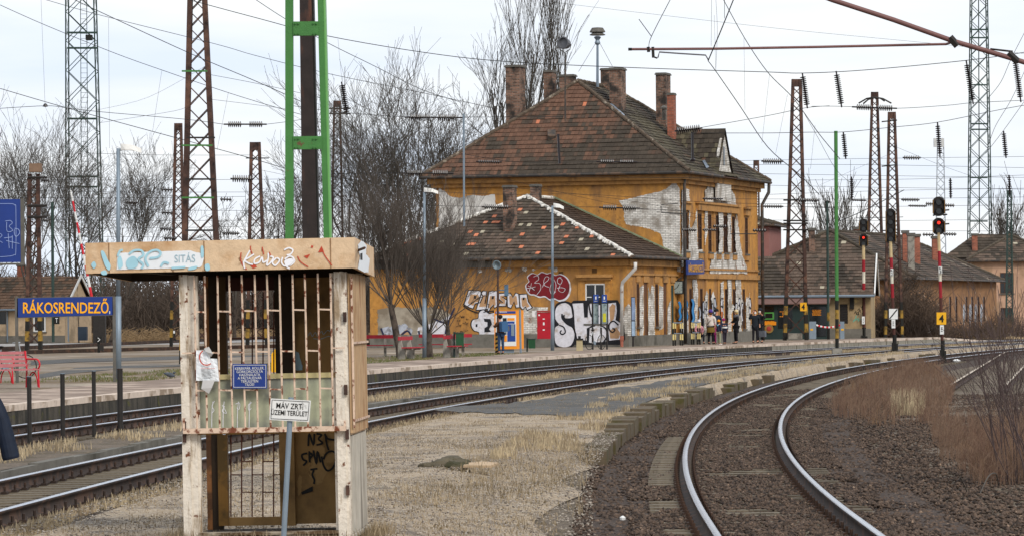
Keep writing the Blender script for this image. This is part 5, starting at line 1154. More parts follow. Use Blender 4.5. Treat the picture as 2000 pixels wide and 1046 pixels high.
# street lamps
def lamp(px, ptop, pbase, head, label, zb=PZ, w=.085, D=None, step=None):
    D = D or Dpz(px, pbase, zb); b = XP(px, D, zb); top = P(px, ptop, D); t = thing('street_lamp', label, 'street lamp', tuple(b), 'platform lamps'); m = MB(); mid = b.lerp(top, .36)
    m.tube(b - UP * .1, mid, w, w * .95, n=10); m.tube(mid, top, w * .72, w * .6, n=10); m.build('pole', M['galv'], t, smooth=True)
    xa, xb, ya, yb = head; m = MB(); a = P(xa, yb, D); c = P(xb, ya, D); L_ = c.x - a.x
    cs = [(0, .0, .10), (.25, .02, .3), (.6, .04, .34), (1, -.0, .12)]; hh = (c.z - a.z)
    ring = [[Vector((a.x + L_ * f, D - w_ / 2, a.z + hh * (.35 - .3 * f) + o)), Vector((a.x + L_ * f, D + w_ / 2, a.z + hh * (.35 - .3 * f) + o)), Vector((a.x + L_ * f, D + w_ * .3, a.z + hh * (1.05 - .55 * f) + o)), Vector((a.x + L_ * f, D - w_ * .3, a.z + hh * (1.05 - .55 * f) + o))] for f, o, w_ in cs]
    V = [p for r in ring for p in r]; fs = [(0, 1, 2, 3), (15, 14, 13, 12)]
    for i in range(3):
        for k in range(4): fs.append((i * 4 + k, (i + 1) * 4 + k, (i + 1) * 4 + (k + 1) % 4, i * 4 + (k + 1) % 4))
    m.add(V, fs); m.build('lamp_head', mat('lamp_shell', 'd6d4ce', .5, .06), t); m = MB(); m.tube(top - UP * .05, Vector((a.x + L_ * .2, D, a.z + hh * .5)), .035, n=6); m.build('arm', M['galv'], t)
lamp(231, 290, 740, (236, 276, 281, 300), 'grey lamp post with pale angled head beside the name board')
lamp(829, 376, 697, (828, 856, 367, 380), 'grey lamp post among the pruned trees in front of the wing')
lamp(1079, 402, 683, (1081, 1101, 397, 410), 'grey lamp post beside the red cabinet')
# thin pole before the machine
D = Dpz(1017, 688.5); m = MB(); m.tube(XP(1017, D, PZ), P(1015.5, 604, D), .045, n=8); tag(m.build('thin_post', M['galv'], loc=tuple(XP(1017, D, PZ))), 'thin pale grey post directly in front of the ticket machine', 'post')
# horn loudspeaker on rusty pole with striped base
D = Dpz(972, 690); t = thing('loudspeaker_post', 'rusty pole with a horn loudspeaker and a yellow-black striped foot', 'loudspeaker', tuple(XP(972, D, PZ)))
m = MB(); m.tube(P(972, 650, D), P(972.5, 520, D), .045, n=8); m.build('pole', M['rust'], t)
m = MB(); b = XP(972, D, PZ); m.tube(b, P(972, 648, D), .11, n=12); f = m.build('striped_foot', M['black'], t)
m = MB()
for i in range(5):
    y = 654 + i * 8.2; q = [P(967, y + 2, D - .115), P(977, y - 2, D - .115), P(977, y + 2.4, D - .115), P(967, y + 6, D - .115)]; m.prism(q, (0, .03, 0))
m.build('stripe', M['stripey'], f)
m = MB(); c = P(972, 517, D); m.lathe(c, [(-.16, .05), (-.05, .07), (.05, .12), (.14, .2), (.15, .17), (.04, .05)], 14, (-.3, -1, -.1)); m.build('horn', mat('horn_grey', '6c7a80', .4, .1), t); m = MB(); pxbox(m, 985, 993, 555, 577, D + .3, .1); m.beam(P(975, 566, D), P(986, 566, D + .3), .05, .05); m.build('control_box', mat('blue_grey_box', '4f6a80', .5), t)
# ticket machine
D = Dpz(985, 687.5); t = thing('ticket_machine', 'orange ticket machine with white and blue front against the graffiti wall', 'ticket machine', tuple(XP(985, D, PZ)))
p_ = fpl(D); fa, fb = P(966, 681, D), P(1009, 605, D); sk = Vector((.3, .62, 0))
m = MB(); m.obox((fa.x, D, fa.z), (fb.x - fa.x, 0, 0), sk, (0, 0, fb.z - fa.z)); bd = m.build('body', M['orange'], t)
m = MB(); pxbox(m, 972, 1004, 681.3, 688.5, D + .1, .4); m.build('base', M['galv'], t)
def pan(name, xa, xb, ya, yb, mt, d=.012, par=None): m = MB(); pxbox(m, xa, xb, ya, yb, D - d, d - .001); return m.build(name, mt, par or bd)
w_ = M['whitep']; pan('header_plate', 967.5, 1007, 606.5, 611.5, M['blue']); f = pan('front_panel', 968.5, 1008, 614.5, 675, w_, .01)
pan('display', 982, 989.5, 620, 630, M['glassd'], .02, f); pan('notice', 991, 1005, 620, 625, M['orange'], .02, f); pan('notice', 991, 1005, 626.5, 631, M['blue'], .02, f); pan('keypad_panel', 991, 1006.5, 632, 666, M['blue'], .02, f)
pan('payment_slot', 998.5, 1004.5, 632.5, 655, M['galv'], .04, f); pan('coin_slot', 992, 995, 636, 645, M['stone'], .03, f); pan('output_tray', 981.5, 990, 654, 666, M['orange'], .03, f); pan('screen', 985, 989.5, 634.5, 653, M['galv'], .02, f); pan('logo_plate', 969.5, 972.5, 607.5, 611, w_, .02)
worn(975, 990, 607.3, 608.9, p_, w_, bd, .02)
# wall-hung cabinets
D = 172; t = thing('wall_cabinet', 'crimson steel cabinet with small white stickers on the wing wall', 'cabinet', tuple(XP(1062, D, 1))); p_ = fpl(D)
m = MB(); pxbox(m, 1049.5, 1077, 609, 661, D, .5); c_ = m.build('body', M['redc'], t); m = MB(); pxbox(m, 1048.5, 1078, 605, 609, D - .04, .56); m.build('lid', mat('rusty_red_lid', '8a3a32', .7), t)
for q in ((1051.5, 1054.5, 613, 616), (1060, 1064, 621, 623), (1060.5, 1063.5, 628.5, 634), (1060, 1064, 642, 644.5)): m = MB(); pxbox(m, *q, D - .01, .009); m.build('sticker', M['whitep'], c_)
m = MB(); pxbox(m, 1039.5, 1048, 606, 617.5, D + .1, .3); tag(m.build('meter_box', M['whitep'], loc=tuple(P(1043, 617, D))), 'small white meter box left of the crimson cabinet', 'meter box')
def bin_(px, yb, xa, xb, ya, yc, label, zb=PZ):
    D = Dpz(px, yb, zb); t = thing('litter_bin', label, 'litter bin', tuple(XP(px, D, zb)), 'green litter bins'); m = MB(); m.tube(XP(px, D, zb), P(px, ya - 3, D), .035, n=8); m.build('post', M['green2'], t)
    a, b = P(xa, yc, D), P(xb, ya, D); w = b.x - a.x; m = MB(); m.prism([(a.x + w * .06, D - .15, a.z), (b.x - w * .02, D - .15, a.z), (b.x, D - .17, b.z), (a.x, D - .17, b.z)], (0, .34, 0)); m.build('basket', mat('bin_green', '1f4a2e', .5, .15), t); m = MB(); m.box(a.x - .02, b.x + .02, D - .19, D + .19, b.z + .004, b.z + .04); m.build('rim', M['green2'], t)
bin_(887, 697, 890, 906, 650, 676, 'dark green litter bin by the third pruned tree'); bin_(1029.5, 686, 1031.5, 1045.5, 662, 679.5, 'dark green litter bin between ticket machine and crimson cabinet')
# stone litter bin
D = Dpz(1132, 684); t = thing('stone_bin', 'beige concrete litter bin below the big S graffiti', 'litter bin', tuple(XP(1132, D, PZ))); m = MB(); b = XP(1132, D, PZ); h = P(1132, 663, D).z; m.prism([(b.x - .145, D - .15, PZ), (b.x + .145, D - .15, PZ), (b.x + .13, D - .13, h), (b.x - .13, D - .13, h)], (0, .3, 0)); m.build('body', mat('beige_concrete', 'a89a78', .9, .15), t)
m = MB(); m.box(b.x - .17, b.x + .17, D - .18, D + .18, h + .003, h + .07); m.box(b.x - .06, b.x + .06, D - .06, D + .06, h + .072, h + .18); m.build('lid', M['black'], t)
# timetable boards
for i, (xp, xa, xb, mt2, lb) in enumerate(((1157.5, 1159, 1169, 0, 'left of two tall blue timetable stands by the bicycle'), (1174, 1175.5, 1185.5, 1, 'right timetable stand with a yellow sheet in its case'))):
    D = Dpz(xp, 681.5); t = thing('timetable_stand', lb, 'timetable stand', tuple(XP(xp, D, PZ))); m = MB(); m.tube(XP(xp, D, PZ), P(xp, 573, D), .045, n=8); m.build('post', M['blacksteel'], t)
    if i: m = MB(); m.tube(XP(1185.5, D, PZ), P(1185.5, 592, D), .04, n=8); m.build('post', M['blacksteel'], t)
    m = MB(); pxbox(m, xa, xb, 574.5, 590, D - .04, .07); h = m.build('header', M['blue'], t); m = MB(); pxbox(m, xa + 3.5, xb - 4, 578, 584, D - .05, .009); pxbox(m, xa + 2, xb - 2, 586.5, 587.5, D - .05, .009); m.build('symbol', M['whitep'], h)
    m = MB(); pxbox(m, xa, xb, 592, 631, D - .04, .06); c = m.build('case', M['galv'], t); m = MB(); pxbox(m, xa + 1, xb - 1, 593.5, 629.5, D - .05, .009); s = m.build('sheet', mat('timetable_sheet', '8c9a98', .4, .3, 6, col2='5a6a6c', s2=8), c)
    if i: m = MB(); pxbox(m, xa + 2, xb - 2, 611, 628, D - .06, .009); m.build('yellow_sheet', mat('yellow_sheet', 'b5b02a', .5), c)
# bicycle
def bicycle(p0, rz, mt, label, fold=1.0):
    t = thing('bicycle', label, 'bicycle', tuple(p0)); c, s = math.cos(rz), math.sin(rz); X = lambda x, y, z: Vector((p0[0] + c * x - s * y, p0[1] + s * x + c * y, p0[2] + z))
    for x in (-.5, .5):
        m = MB(); n = 20; pts = [X(x + .33 * math.cos(2 * math.pi * k / n), 0, .34 + .33 * math.sin(2 * math.pi * k / n)) for k in range(n + 1)]; m.path(pts, .016, 5)
        for k in range(8): a = math.pi * k / 8; m.tube(X(x + .32 * math.cos(a), 0, .34 + .32 * math.sin(a)), X(x - .32 * math.cos(a), 0, .34 - .32 * math.sin(a)), .003, n=3)
        m.build('wheel', M['black'], t)
    m = MB(); m.path([X(-.5, 0, .34), X(-.08, 0, .3), X(-.2, 0, .82), X(-.5, 0, .34)], .016, 6); m.path([X(-.08, 0, .3), X(.36, 0, .78), X(-.17, 0, .74)], .018, 6); m.path([X(.5, 0, .34), X(.36, 0, .78), X(.32, 0, .98)], .016, 6); m.build('frame', mt, t)
    m = MB(); m.path([X(.22, -.27, 1.0), X(.32, -.1, 1.02), X(.32, .1, 1.02), X(.22, .27, 1.0)], .014, 6); m.build('handlebar', mt, t)
    m = MB(); m.lathe(X(-.21, 0, .86), [(0, .06), (.05, .1), (.07, .03)], 8); m.build('saddle', M['black'], t); m = MB(); m.lathe(X(-.08, 0, .3), [(-.03, .09), (.03, .09)], 10, (s * -1, c, 0)); m.build('crank', M['galv'], t)
b = G(1163, 682, PZ); bicycle(b, R(55), mat('bike_white', 'c9c9c9', .4), 'white bicycle leaning by the timetable stands')
b = G(12, 762, PZ); bicycle(b + Vector((-2.2, 16, 0)), R(25), mat('bike_silver', '9a9ea2', .4), 'silver bicycle partly hidden behind the red benches at left')
# red slatted benches at left edge (curly arm rests)
def curly_bench(p0, label, rz=R(8)):
    t = thing('park_bench', label, 'bench', tuple(p0), 'red benches at the left edge'); c, s = math.cos(rz), math.sin(rz); X = lambda x, y, z: Vector((p0[0] + c * x - s * y, p0[1] + s * x + c * y, p0[2] + z)); bx = lambda m, x0, x1, y0, y1, z0, z1: m.obox(X(x0, y0, z0), X(x1, y0, z0) - X(x0, y0, z0), X(x0, y1, z0) - X(x0, y0, z0), UP * (z1 - z0))
    w = mat('pale_red_slat', 'a8686a', .7, .15) if 'slat' not in M else M['slat']; M['slat'] = w
    for k in range(4): m = MB(); bx(m, -.9, .9, -.25 + k * .13, -.15 + k * .13, .43, .46); m.build('seat_slat', w, t)
    for k in range(4): m = MB(); bx(m, -.9, .9, .30 + k * .03, .32 + k * .03, .52 + k * .1, .59 + k * .1); m.build('back_slat', w, t)
    for x in (-.85, .85):
        m = MB(); m.path([X(x, .38, .9), X(x, .3, .45), X(x, .34, .0)], .022, 6); m.path([X(x, -.25, .0), X(x, -.22, .44), X(x, .3, .44)], .022, 6)
        m.path([X(x, .33, .7)] + [X(x, -.12 - .17 * math.sin(a), .57 + .13 * math.cos(a)) for a in [i * math.pi / 7 for i in range(8)]] + [X(x, -.02, .46)], .022, 6)
        m.path([X(x, .02 + .22 * math.cos(a), .02 + .36 * math.sin(a)) for a in [i * math.pi / 8 for i in range(9)]], .018, 6); m.build('side_frame', M['red'], t)
curly_bench(G(8, 757, PZ), 'red bench with looped arm rests nearest the left edge', R(40)); curly_bench(G(20, 752, PZ) + Vector((-1.0, 1.8, 0)), 'second red bench just behind the first one', R(48))
# red benches with concrete legs under the trees
def cbench():
    t = thing('platform_bench', 'x', 'bench', (0, 0, 0), 'red plank benches under the pruned trees')
    for k in range(2): m = MB(); m.box(-.95, .95, -.2 + k * .2, -.03 + k * .2, .42, .46); m.build('seat_plank', M['bench'], t)
    m = MB(); m.box(-.95, .95, .26, .3, .72, .86); m.build('backrest', M['bench'], t)
    for x in (-.62, .62):
        m = MB(); m.prism([(x - .05, .12, 0), (x - .05, .4, 0), (x - .05, .36, .9), (x - .05, .3, .9), (x - .05, .2, .415), (x - .05, -.18, .415), (x - .05, -.18, .36), (x - .05, .1, .34)], (.1, 0, 0)); m.build('leg', M['conc'], t)
    return t
cb = cbench(); first = True
for (px, py, rz, lb) in ((722, 695, 0, 'red plank bench partly hidden by the kiosk side'), (870, 692.5, 0, 'long red bench behind the middle pruned tree'), (806, 700.5, R(76), 'red bench seen end-on just left of the lamp post'), (893, 697, R(76), 'red bench seen end-on behind the green bin')):
    b = G(px, py, PZ)
    if first: cb.location = b; cb['label'] = lb; first = False
    else: place(cb, b, lb, rz, (1.15, 1, 1) if px == 870 else None)
# clock
D = 182.5; t = thing('platform_clock', 'square double-faced platform clock on a bracket at the wing corner', 'clock', tuple(P(1323, 560, D))); p_ = Pl((0, D, 0), Vector((1, .12, 0)), Vector((.12, -1, 0)))
q = [p_.px(*a) for a in ((1310.5, 573.5), (1335, 573.5), (1335, 547.5), (1310.5, 547.5))]; m = MB(); m.prism(q, p_.n * -.3); b_ = m.build('case', M['black'], t)
m = MB(); q = [p_.px(x, y, .012) for x, y in ((1312.5, 571.5), (1332.5, 571.5), (1332.5, 549.5), (1312.5, 549.5))]; m.prism(q, p_.n * -.01); fc = m.build('dial', mat('dial', '848c86', .5, .08), b_)
p = Paint(p_, .013)
for k in range(12): a = k * math.pi / 6; p.stroke([(1322.7 + 8.2 * math.sin(a), 560.5 - 8.8 * math.cos(a)), (1322.7 + 9.8 * math.sin(a), 560.5 - 10.4 * math.cos(a))], .9, 0, .003, sm=0)
p.stroke([(1322.7, 560.5), (1326.3, 554.2)], 1.5, 0, .005, sm=0); p.stroke([(1322.7, 560.5), (1315, 566)], 1.1, 0, .006, sm=0); p.m.build('hands', M['black'], fc)
m = MB(); m.beam(P(1325, 546, D + .1), P(1327, 543, D + .1), .1, .1); m.tube(P(1323, 547, D + .1), P(1331, 541, D + .3), .04); m.build('bracket', M['blacksteel'], t)
# blue sign on the station wall
p_ = Pl(C0 - eV * .5, lV, -eV); nb = thing('wall_name_sign', 'blue name sign with yellow letters fixed to the station wall', 'sign', tuple(p_.px(1344, 535))); m = MB(); q = [p_.px(*a) for a in ((1343.5, 536), (1375.5, 534.5), (1375.5, 508.5), (1343.5, 508))]; m.prism(q, p_.n * -.1); b_ = m.build('board', mat('faded_blue', '2c3f7c', .6, .15, 3), nb)
fit_text('RÁKOSRENDEZŐ', 1345, 1374, 512, 531, p_, mat('faded_yellow_letter', 'c9933a', .6), b_, .01, bold=.01)
m = MB(); m.tube(p_.px(1348, 522, -.1), p_.px(1348, 522, -.42), .03); m.tube(p_.px(1371, 522, -.1), p_.px(1371, 522, -.42), .03); m.build('bracket', M['blacksteel'], nb)
# slim notice cabinet at the wing corner
D = Dpz(1236.5, 676) ; t = thing('notice_cabinet', 'slim blue-grey notice cabinet on a post at the wing corner', 'notice board', tuple(XP(1236.5, D, PZ))); m = MB(); m.tube(XP(1236.5, D, PZ), P(1236.5, 657, D), .05); m.build('post', M['blacksteel'], t)
m = MB(); pxbox(m, 1233, 1240.5, 579, 657, D - .05, .12); c = m.build('case', M['blacksteel'], t); m = MB(); pxbox(m, 1234, 1239.8, 580.5, 624.5, D - .06, .009); m.build('glass', mat('pale_glass', '7c8ca8', .3, .35, 5), c); m = MB(); pxbox(m, 1234, 1239.8, 626.5, 655, D - .06, .009); m.build('glass', mat('paler_glass', '8fa3b8', .3, .35, 5), c)
# striped barriers by the subway stair
def barrier(px0, px1, py, label):
    D = Dpz((px0 + px1) / 2, py); t = thing('barrier', label, 'barrier', tuple(XP((px0 + px1) / 2, D, PZ)), 'striped barriers beside the steps')
    for x in (px0, px1):
        for dx in (0, 4):
            xx = x + (dx if x == px0 else -dx); m = MB()
            for k in range(4): a = XP(xx, D + dx * .1, PZ + k * .28); m.tube(a, a + UP * .28, .04, n=8, mi=k % 2)
            m.build('post', [M['black'], mat('pale_yellow_band', 'cdbb7c', .7)] if 'bb' not in M else [M['black'], M['bb']], t)
    m = MB(); m.tube(XP(px0, D, PZ + 1.12), XP(px1, D, PZ + 1.12), .03); m.tube(XP(px0, D, PZ + .6), XP(px1, D, PZ + .6), .025); m.build('rail', M['galv'], t)
M['bb'] = mat('pale_yellow_bands', 'cdbb7c', .7)
barrier(1315, 1333, 674, 'striped barrier nearer the wing corner'); barrier(1351, 1367, 672, 'striped barrier nearer the waiting people')
# ================================================================ PEOPLE
def skinm(name, J, E, mt, parent, root, sub=1, ml=None):
    names = list(J); me = bpy.data.meshes.new('tmp'); bm = bmesh.new(); ly = bm.verts.layers.skin.verify(); vs = {}
    for k in names:
        v = bm.verts.new(J[k][0]); vs[k] = v; r = J[k][1]; v[ly].radius = r if isinstance(r, tuple) else (r, r); v[ly].use_root = (k == root)
    for a, b in E: bm.edges.new((vs[a], vs[b]))
    bm.to_mesh(me); bm.free(); o = bpy.data.objects.new('tmp', me); COL.objects.link(o); o.modifiers.new('s', 'SKIN'); s = o.modifiers.new('u', 'SUBSURF'); s.levels = s.render_levels = sub
    bpy.context.view_layer.update(); m2 = bpy.data.meshes.new_from_object(o.evaluated_get(bpy.context.evaluated_depsgraph_get())); bpy.data.objects.remove(o)
    m2.materials.clear(); m2.materials.append(mt); m2.polygons.foreach_set('use_smooth', [True] * len(m2.polygons))
    q = bpy.data.objects.new(name, m2); COL.objects.link(q); q.parent = parent; return q
def person(loc, h, rz, label, coat, trou, hat=None, hair='2a1e18', coat_len=.52, arms=None, hatmat=None, mask=False, legs=(0, 0), shoe='1a1714', lean=0.0, sit=False, boots=False, wide=1.0, name='person', sleeve=.92):
    s = h / 1.75; t = thing(name, label, 'person', loc); t['_o'] = (0.0, 0.0, 0.0); t.rotation_euler = (0, 0, rz); t.scale = (s, s, s)
    cm = lambda n, c: mat(n, c, .9, .12, 6); hz = .93; dz = 0
    if sit: hz = .50
    fw = lambda y, z: (lean * (z - hz)) if z > hz else 0      # forward is -y
    Vq = lambda x, y, z: Vector((x, y - fw(y, z), z))
    sh = hz + .50; J = {}
    J['pel'] = (Vq(0, 0, hz), (.15, .11)); J['spi'] = (Vq(0, 0, hz + .22), (.13, .095)); J['che'] = (Vq(0, .0, hz + .42), (.16, .105)); J['nk'] = (Vq(0, 0, hz + .56), .052); J['jw'] = (Vq(0, -.02, hz + .65), (.062, .07)); J['hd'] = (Vq(0, -.0, hz + .73), (.076, .092)); J['cr'] = (Vq(0, .01, hz + .79), (.05, .06)); J['ns'] = (Vq(0, -.105, hz + .70), .014)
    E = [('pel', 'spi'), ('spi', 'che'), ('che', 'nk'), ('nk', 'jw'), ('jw', 'hd'), ('hd', 'cr'), ('hd', 'ns')]
    arms = arms or [((-.24, .0, .30), (-.24, -.06, .04)), ((.24, .0, .30), (.24, -.06, .04))]; LJ = {}
    for i, (el, ha) in enumerate(arms):
        sx = -1 if i == 0 else 1; S_ = Vq(sx * .19, 0, sh - .05); e = Vq(el[0], el[1], hz + el[2]); w = Vq(ha[0], ha[1], hz + ha[2]); d = (w - e).normalized(); k = str(i)
        J['s' + k] = (S_, .055); J['e' + k] = (e, .042); J['w' + k] = (w, .03); J['p' + k] = (w + d * .08, (.036, .018)); E += [('che', 's' + k), ('s' + k, 'e' + k), ('e' + k, 'w' + k), ('w' + k, 'p' + k)]
        side = Vector((1, 0, 0)) if abs(d.x) < .8 else Vector((0, 1, 0))
        for f in range(4): J['f%s%d' % (k, f)] = (w + d * (.15 + (.012, .022, .016, 0)[f]) + side * (f - 1.5) * .019 + Vector((0, -.02, 0)), .0075); E.append(('p' + k, 'f%s%d' % (k, f)))
        J['t' + k] = (w + d * .09 - side * .045 * sx + Vector((0, -.03, 0)), .009); E.append(('p' + k, 't' + k))
        LJ[k] = (S_, e, w)
    Lg = {}
    for i in (0, 1):
        sx = -1 if i == 0 else 1; k = 'l' + str(i); y = legs[i]
        if sit: hp, kn, an = Vector((sx * .1, 0, hz)), Vector((sx * .12, -.42, hz + .02)), Vector((sx * .12, -.42 + y, .09))
        else: hp, kn, an = Vector((sx * .09, 0, hz - .06)), Vector((sx * .1, y * .5 - .02, .5)), Vector((sx * .11, y, .08))
        J['h' + k] = (hp, .085); J['k' + k] = (kn, .056); J['a' + k] = (an, .038); J['t' + k] = (an + Vector((0, -.16, -.05)), (.04, .025)); E += [('pel', 'h' + k), ('h' + k, 'k' + k), ('k' + k, 'a' + k), ('a' + k, 't' + k)]; Lg[i] = (hp, kn, an)
    body = skinm('body', J, E, M['skin'], t, 'pel')
    m = MB()
    for x in (-.03, .03): m.lathe(Vq(x, -.088, hz + .725), [(-.004, .012), (.004, .008)], 6, (0, -1, 0))
    m.build('eyes', M['black'], t)
    # coat
    c = cm('coat_cloth', coat) if isinstance(coat, str) else coat; C = {}; W_ = wide
    C['b'] = (Vq(0, 0, hz + .22), (.175 * W_, .135 * W_)); C['c'] = (Vq(0, 0, hz + .40), (.20 * W_, .14)); C['n'] = (Vq(0, .01, hz + .54), (.085, .08)); C['lo'] = (Vq(0, 0, hz - .02), (.185 * W_, .15)); Ec = [('b', 'c'), ('c', 'n'), ('b', 'lo')]
    if not sit and coat_len > .3: C['hem'] = (Vector((0, .01, hz - coat_len + .2)), (.2 * W_, .165)); Ec.append(('lo', 'hem'))
    for k, (S_, e, w) in LJ.items(): C['s' + k] = (S_, .085); C['e' + k] = (e, .068); C['w' + k] = (e.lerp(w, sleeve), .052 if sleeve < 1 else .062); Ec += [('c', 's' + k), ('s' + k, 'e' + k), ('e' + k, 'w' + k)]
    skinm('jacket', C, Ec, c, t, 'b')
    T = {'p': (Vector((0, 0, hz)), (.15, .12))}; Et = []; tc_ = cm('trouser_cloth', trou)
    for i in (0, 1): hp, kn, an = Lg[i]; T['h%d' % i] = (hp, .098); T['k%d' % i] = (kn, .072); T['a%d' % i] = (kn.lerp(an, .93), .058); Et += [('p', 'h%d' % i), ('h%d' % i, 'k%d' % i), ('k%d' % i, 'a%d' % i)]
    skinm('trousers', T, Et, tc_, t, 'p')
    for i in (0, 1):
        hp, kn, an = Lg[i]; skinm('shoe', {'a': (an + Vector((0, .02, -.02)), (.05, .055)), 'm': (an + Vector((0, -.08, -.045)), (.05, .038)), 't': (an + Vector((0, -.19, -.05)), (.04, .03))}, [('a', 'm'), ('m', 't')], cm('shoe_leather', shoe), t, 'a')
    hc = Vq(0, .012, hz + .745)
    if hat: 
        m = MB(); m.lathe(hc, [(-.03, .112), (.02, .118), (.07, .108), (.11, .075), (.135, .025), (.14, .005)], 14, (0, .12, 1)); m.build('hat', cm('knit', hat), t, smooth=True)
        if hair: m = MB(); m.lathe(hc - UP * .13, [(0, .07), (.06, .1), (.1, .1)], 12, (0, .3, 1)); m.build('hair', cm('hair', hair), t, smooth=True)
    else: m = MB(); m.lathe(hc - UP * .03 + Vector((0, .022, 0)), [(-.05, .07), (-.01, .1), (.05, .108), (.1, .075), (.125, .02)], 14, (0, .25, 1)); m.build('hair', cm('hair', hair), t, smooth=True)
    if mask: m = MB(); m.lathe(Vq(0, -.06, hz + .665), [(0, .062), (.03, .055), (.045, .02)], 10, (0, -1, -.1)); m.build('face_mask', M['whitep'], t)
    return t
def addp(t, name, mb, mt): o = mb.build(name, mt); o.parent = t; return o
def gp(px, py): return tuple(G(px, py, PZ))
A0 = [((-.24, .02, .28), (-.2, -.2, .2)), ((.24, .02, .28), (.2, -.2, .2))]
t = person(gp(979, 690.5), 1.62, R(215), 'person in brown jacket with blue backpack using the ticket machine', '4a3022', '2c4260', hair='17120f', lean=.12, arms=[((-.26, -.06, .28), (-.2, -.28, .3)), ((.26, -.06, .28), (.16, -.28, .34))], coat_len=.25)
m = MB(); m.prism([(-.17, .14, 1.0), (.17, .14, 1.0), (.17, .1, 1.42), (.12, .1, 1.47), (-.12, .1, 1.47), (-.17, .1, 1.42)], (0, .2, 0)); b = addp(t, 'backpack', m, mat('backpack_blue', '33577c', .8, .1)); 
t = person(gp(1388.5, 671.5), 1.72, R(160), 'woman in white padded jacket and purple hat beside the children', 'cfc4bb', '17161c', hat='4a3580', hair='5d3a20', coat_len=.3, wide=1.12)
m = MB(); m.lathe((0, 0, .62), [(0, .24), (.26, .2)], 14); addp(t, 'skirt', m, mat('mustard_skirt', '6a5420', .9)); m = MB(); m.path([(-.2, -.12, 1.4), (0, .16, 1.2), (.2, .1, .98)], .012, 4); addp(t, 'bag_strap', m, M['black'])
person(gp(1400, 671), 1.76, R(20), 'man in dark navy jacket standing behind the white jacket', '1e2a3a', '1b1c22', hat='1b1a1a', hair=None, coat_len=.35, wide=1.1)
person(gp(1395.5, 671.3), 1.05, R(-20), 'small child in pink overall half hidden by the woman in white', 'a83a78', '9c3570', hat='b44a80', hair=None, coat_len=.2, wide=1.1)
t = person(gp(1404.5, 672.5), 1.22, R(120), 'child in yellow hat and navy jacket with pale trousers', '232b42', '8a8d72', hat='d98a1c', hair='4a3020', coat_len=.3, shoe='c9c5c0', wide=1.15)
m = MB(); m.lathe((0, .02, 1.36), [(0, .14), (.1, .1)], 12); addp(t, 'scarf', m, mat('light_blue_scarf', '7ab0cc', .9))
t = person(gp(1415.5, 671.5), 1.28, R(200), 'child in magenta hat and navy-white jacket leaning forward', '1f2336', '2b2630', hat='8c1f5c', hair=None, coat_len=.28, lean=.25, legs=(-.12, .15), wide=1.12)
m = MB(); m.lathe((0, 0, 1.12), [(0, .205), (.1, .21)], 14); addp(t, 'white_band', m, M['whitep'])
t = person(gp(1438, 670), 1.70, R(-70), 'woman in long black coat with grey scarf and pale knitted hat', '17161a', '141318', hat='cbb890', hair='a8854a', coat_len=.62, arms=[((-.24, -.02, .26), (-.12, -.28, .16)), ((.24, .02, .28), (.18, -.22, .12))])
m = MB(); m.lathe((0, .01, 1.42), [(-.02, .17), (.06, .15), (.12, .09)], 12); addp(t, 'scarf', m, mat('grey_fur', '55565a', .95))
person(gp(1475, 669), 1.72, R(10), 'man in dark parka with white mask holding a hand to his ear', '171d24', '14141a', hair='3a2018', coat_len=.5, mask=True, wide=1.12, arms=[((-.34, -.02, .34), (-.16, -.1, .66)), ((.25, .02, .28), (.24, -.06, .04))])
t = person(gp(1485, 668.5), 1.78, R(-25), 'masked man in black jacket with a grey bag behind the parka', '1b1e22', '222226', hat='22262c', hair=None, coat_len=.3, mask=True, arms=[((-.24, .02, .28), (-.2, -.1, .05)), ((.3, -.05, .34), (.2, -.25, .5))])
m = MB(); m.box(-.02, .3, -.15, .1, .3, .62); addp(t, 'shoulder_bag', m, mat('grey_bag', '5a5e66', .8))
D = G(1372, 671, PZ)
t = thing('wooden_bench', 'low wooden bench against the station wall by the barriers', 'bench', tuple(D)); m = MB(); m.box(D.x - .5, D.x + .6, D.y + .1, D.y + .5, PZ + .4, PZ + .46); m.build('seat', M['conc'], t); m = MB(); m.box(D.x - .3, D.x - .2, D.y + .15, D.y + .45, PZ, PZ + .4); m.build('leg', M['conc'], t); m = MB(); m.box(D.x + .3, D.x + .4, D.y + .15, D.y + .45, PZ, PZ + .4); m.build('leg', M['conc'], t)
person((D.x - .15, D.y + .3, PZ), 1.6, R(15), 'seated person in pale pink jacket on the low bench', 'c58a92', '2a2c34', hat='c9c5c8', hair=None, sit=True, arms=[((-.24, .0, .26), (-.12, -.25, .12)), ((.24, .0, .26), (.12, -.25, .12))])
m = MB(); m.prism([(D.x + .2, D.y + .05, PZ + .47), (D.x + .62, D.y + .05, PZ + .47), (D.x + .55, D.y + .05, PZ + .8), (D.x + .3, D.y + .05, PZ + .85)], (0, .3, 0)); tag(m.build('duffel_bag', M['blacksteel'], loc=(D.x + .4, D.y + .2, PZ + .47)), 'black duffel bag on the low bench beside the seated person', 'bag')
# person cut by the left frame edge
pl_ = G(-62, 1070, .2); D = 31.0
t = person((XP(-62, D, 0).x, D, .19), 1.78, R(180), 'person in dark navy jacket cut off by the left frame edge', mat('navy_jacket', '131d2e', .7, .2, 20), '1a1b22', coat_len=.42, wide=1.15, sleeve=1.1, arms=[((-.30, .03, .26), (-.335, .02, .09)), ((.26, .06, .24), (.27, .02, -.06))])
e_, w_ = Vector((-.30, .03, 1.19)), Vector((-.335, .02, 1.02)); d_ = (w_ - e_).normalized(); m = MB(); m.lathe(w_ - d_ * .12, [(-.04, .06), (.12, .07), (.3, .076), (.32, .07)], 16, d_); b = addp(t, 'cuff', m, bpy.data.materials['navy_jacket'])
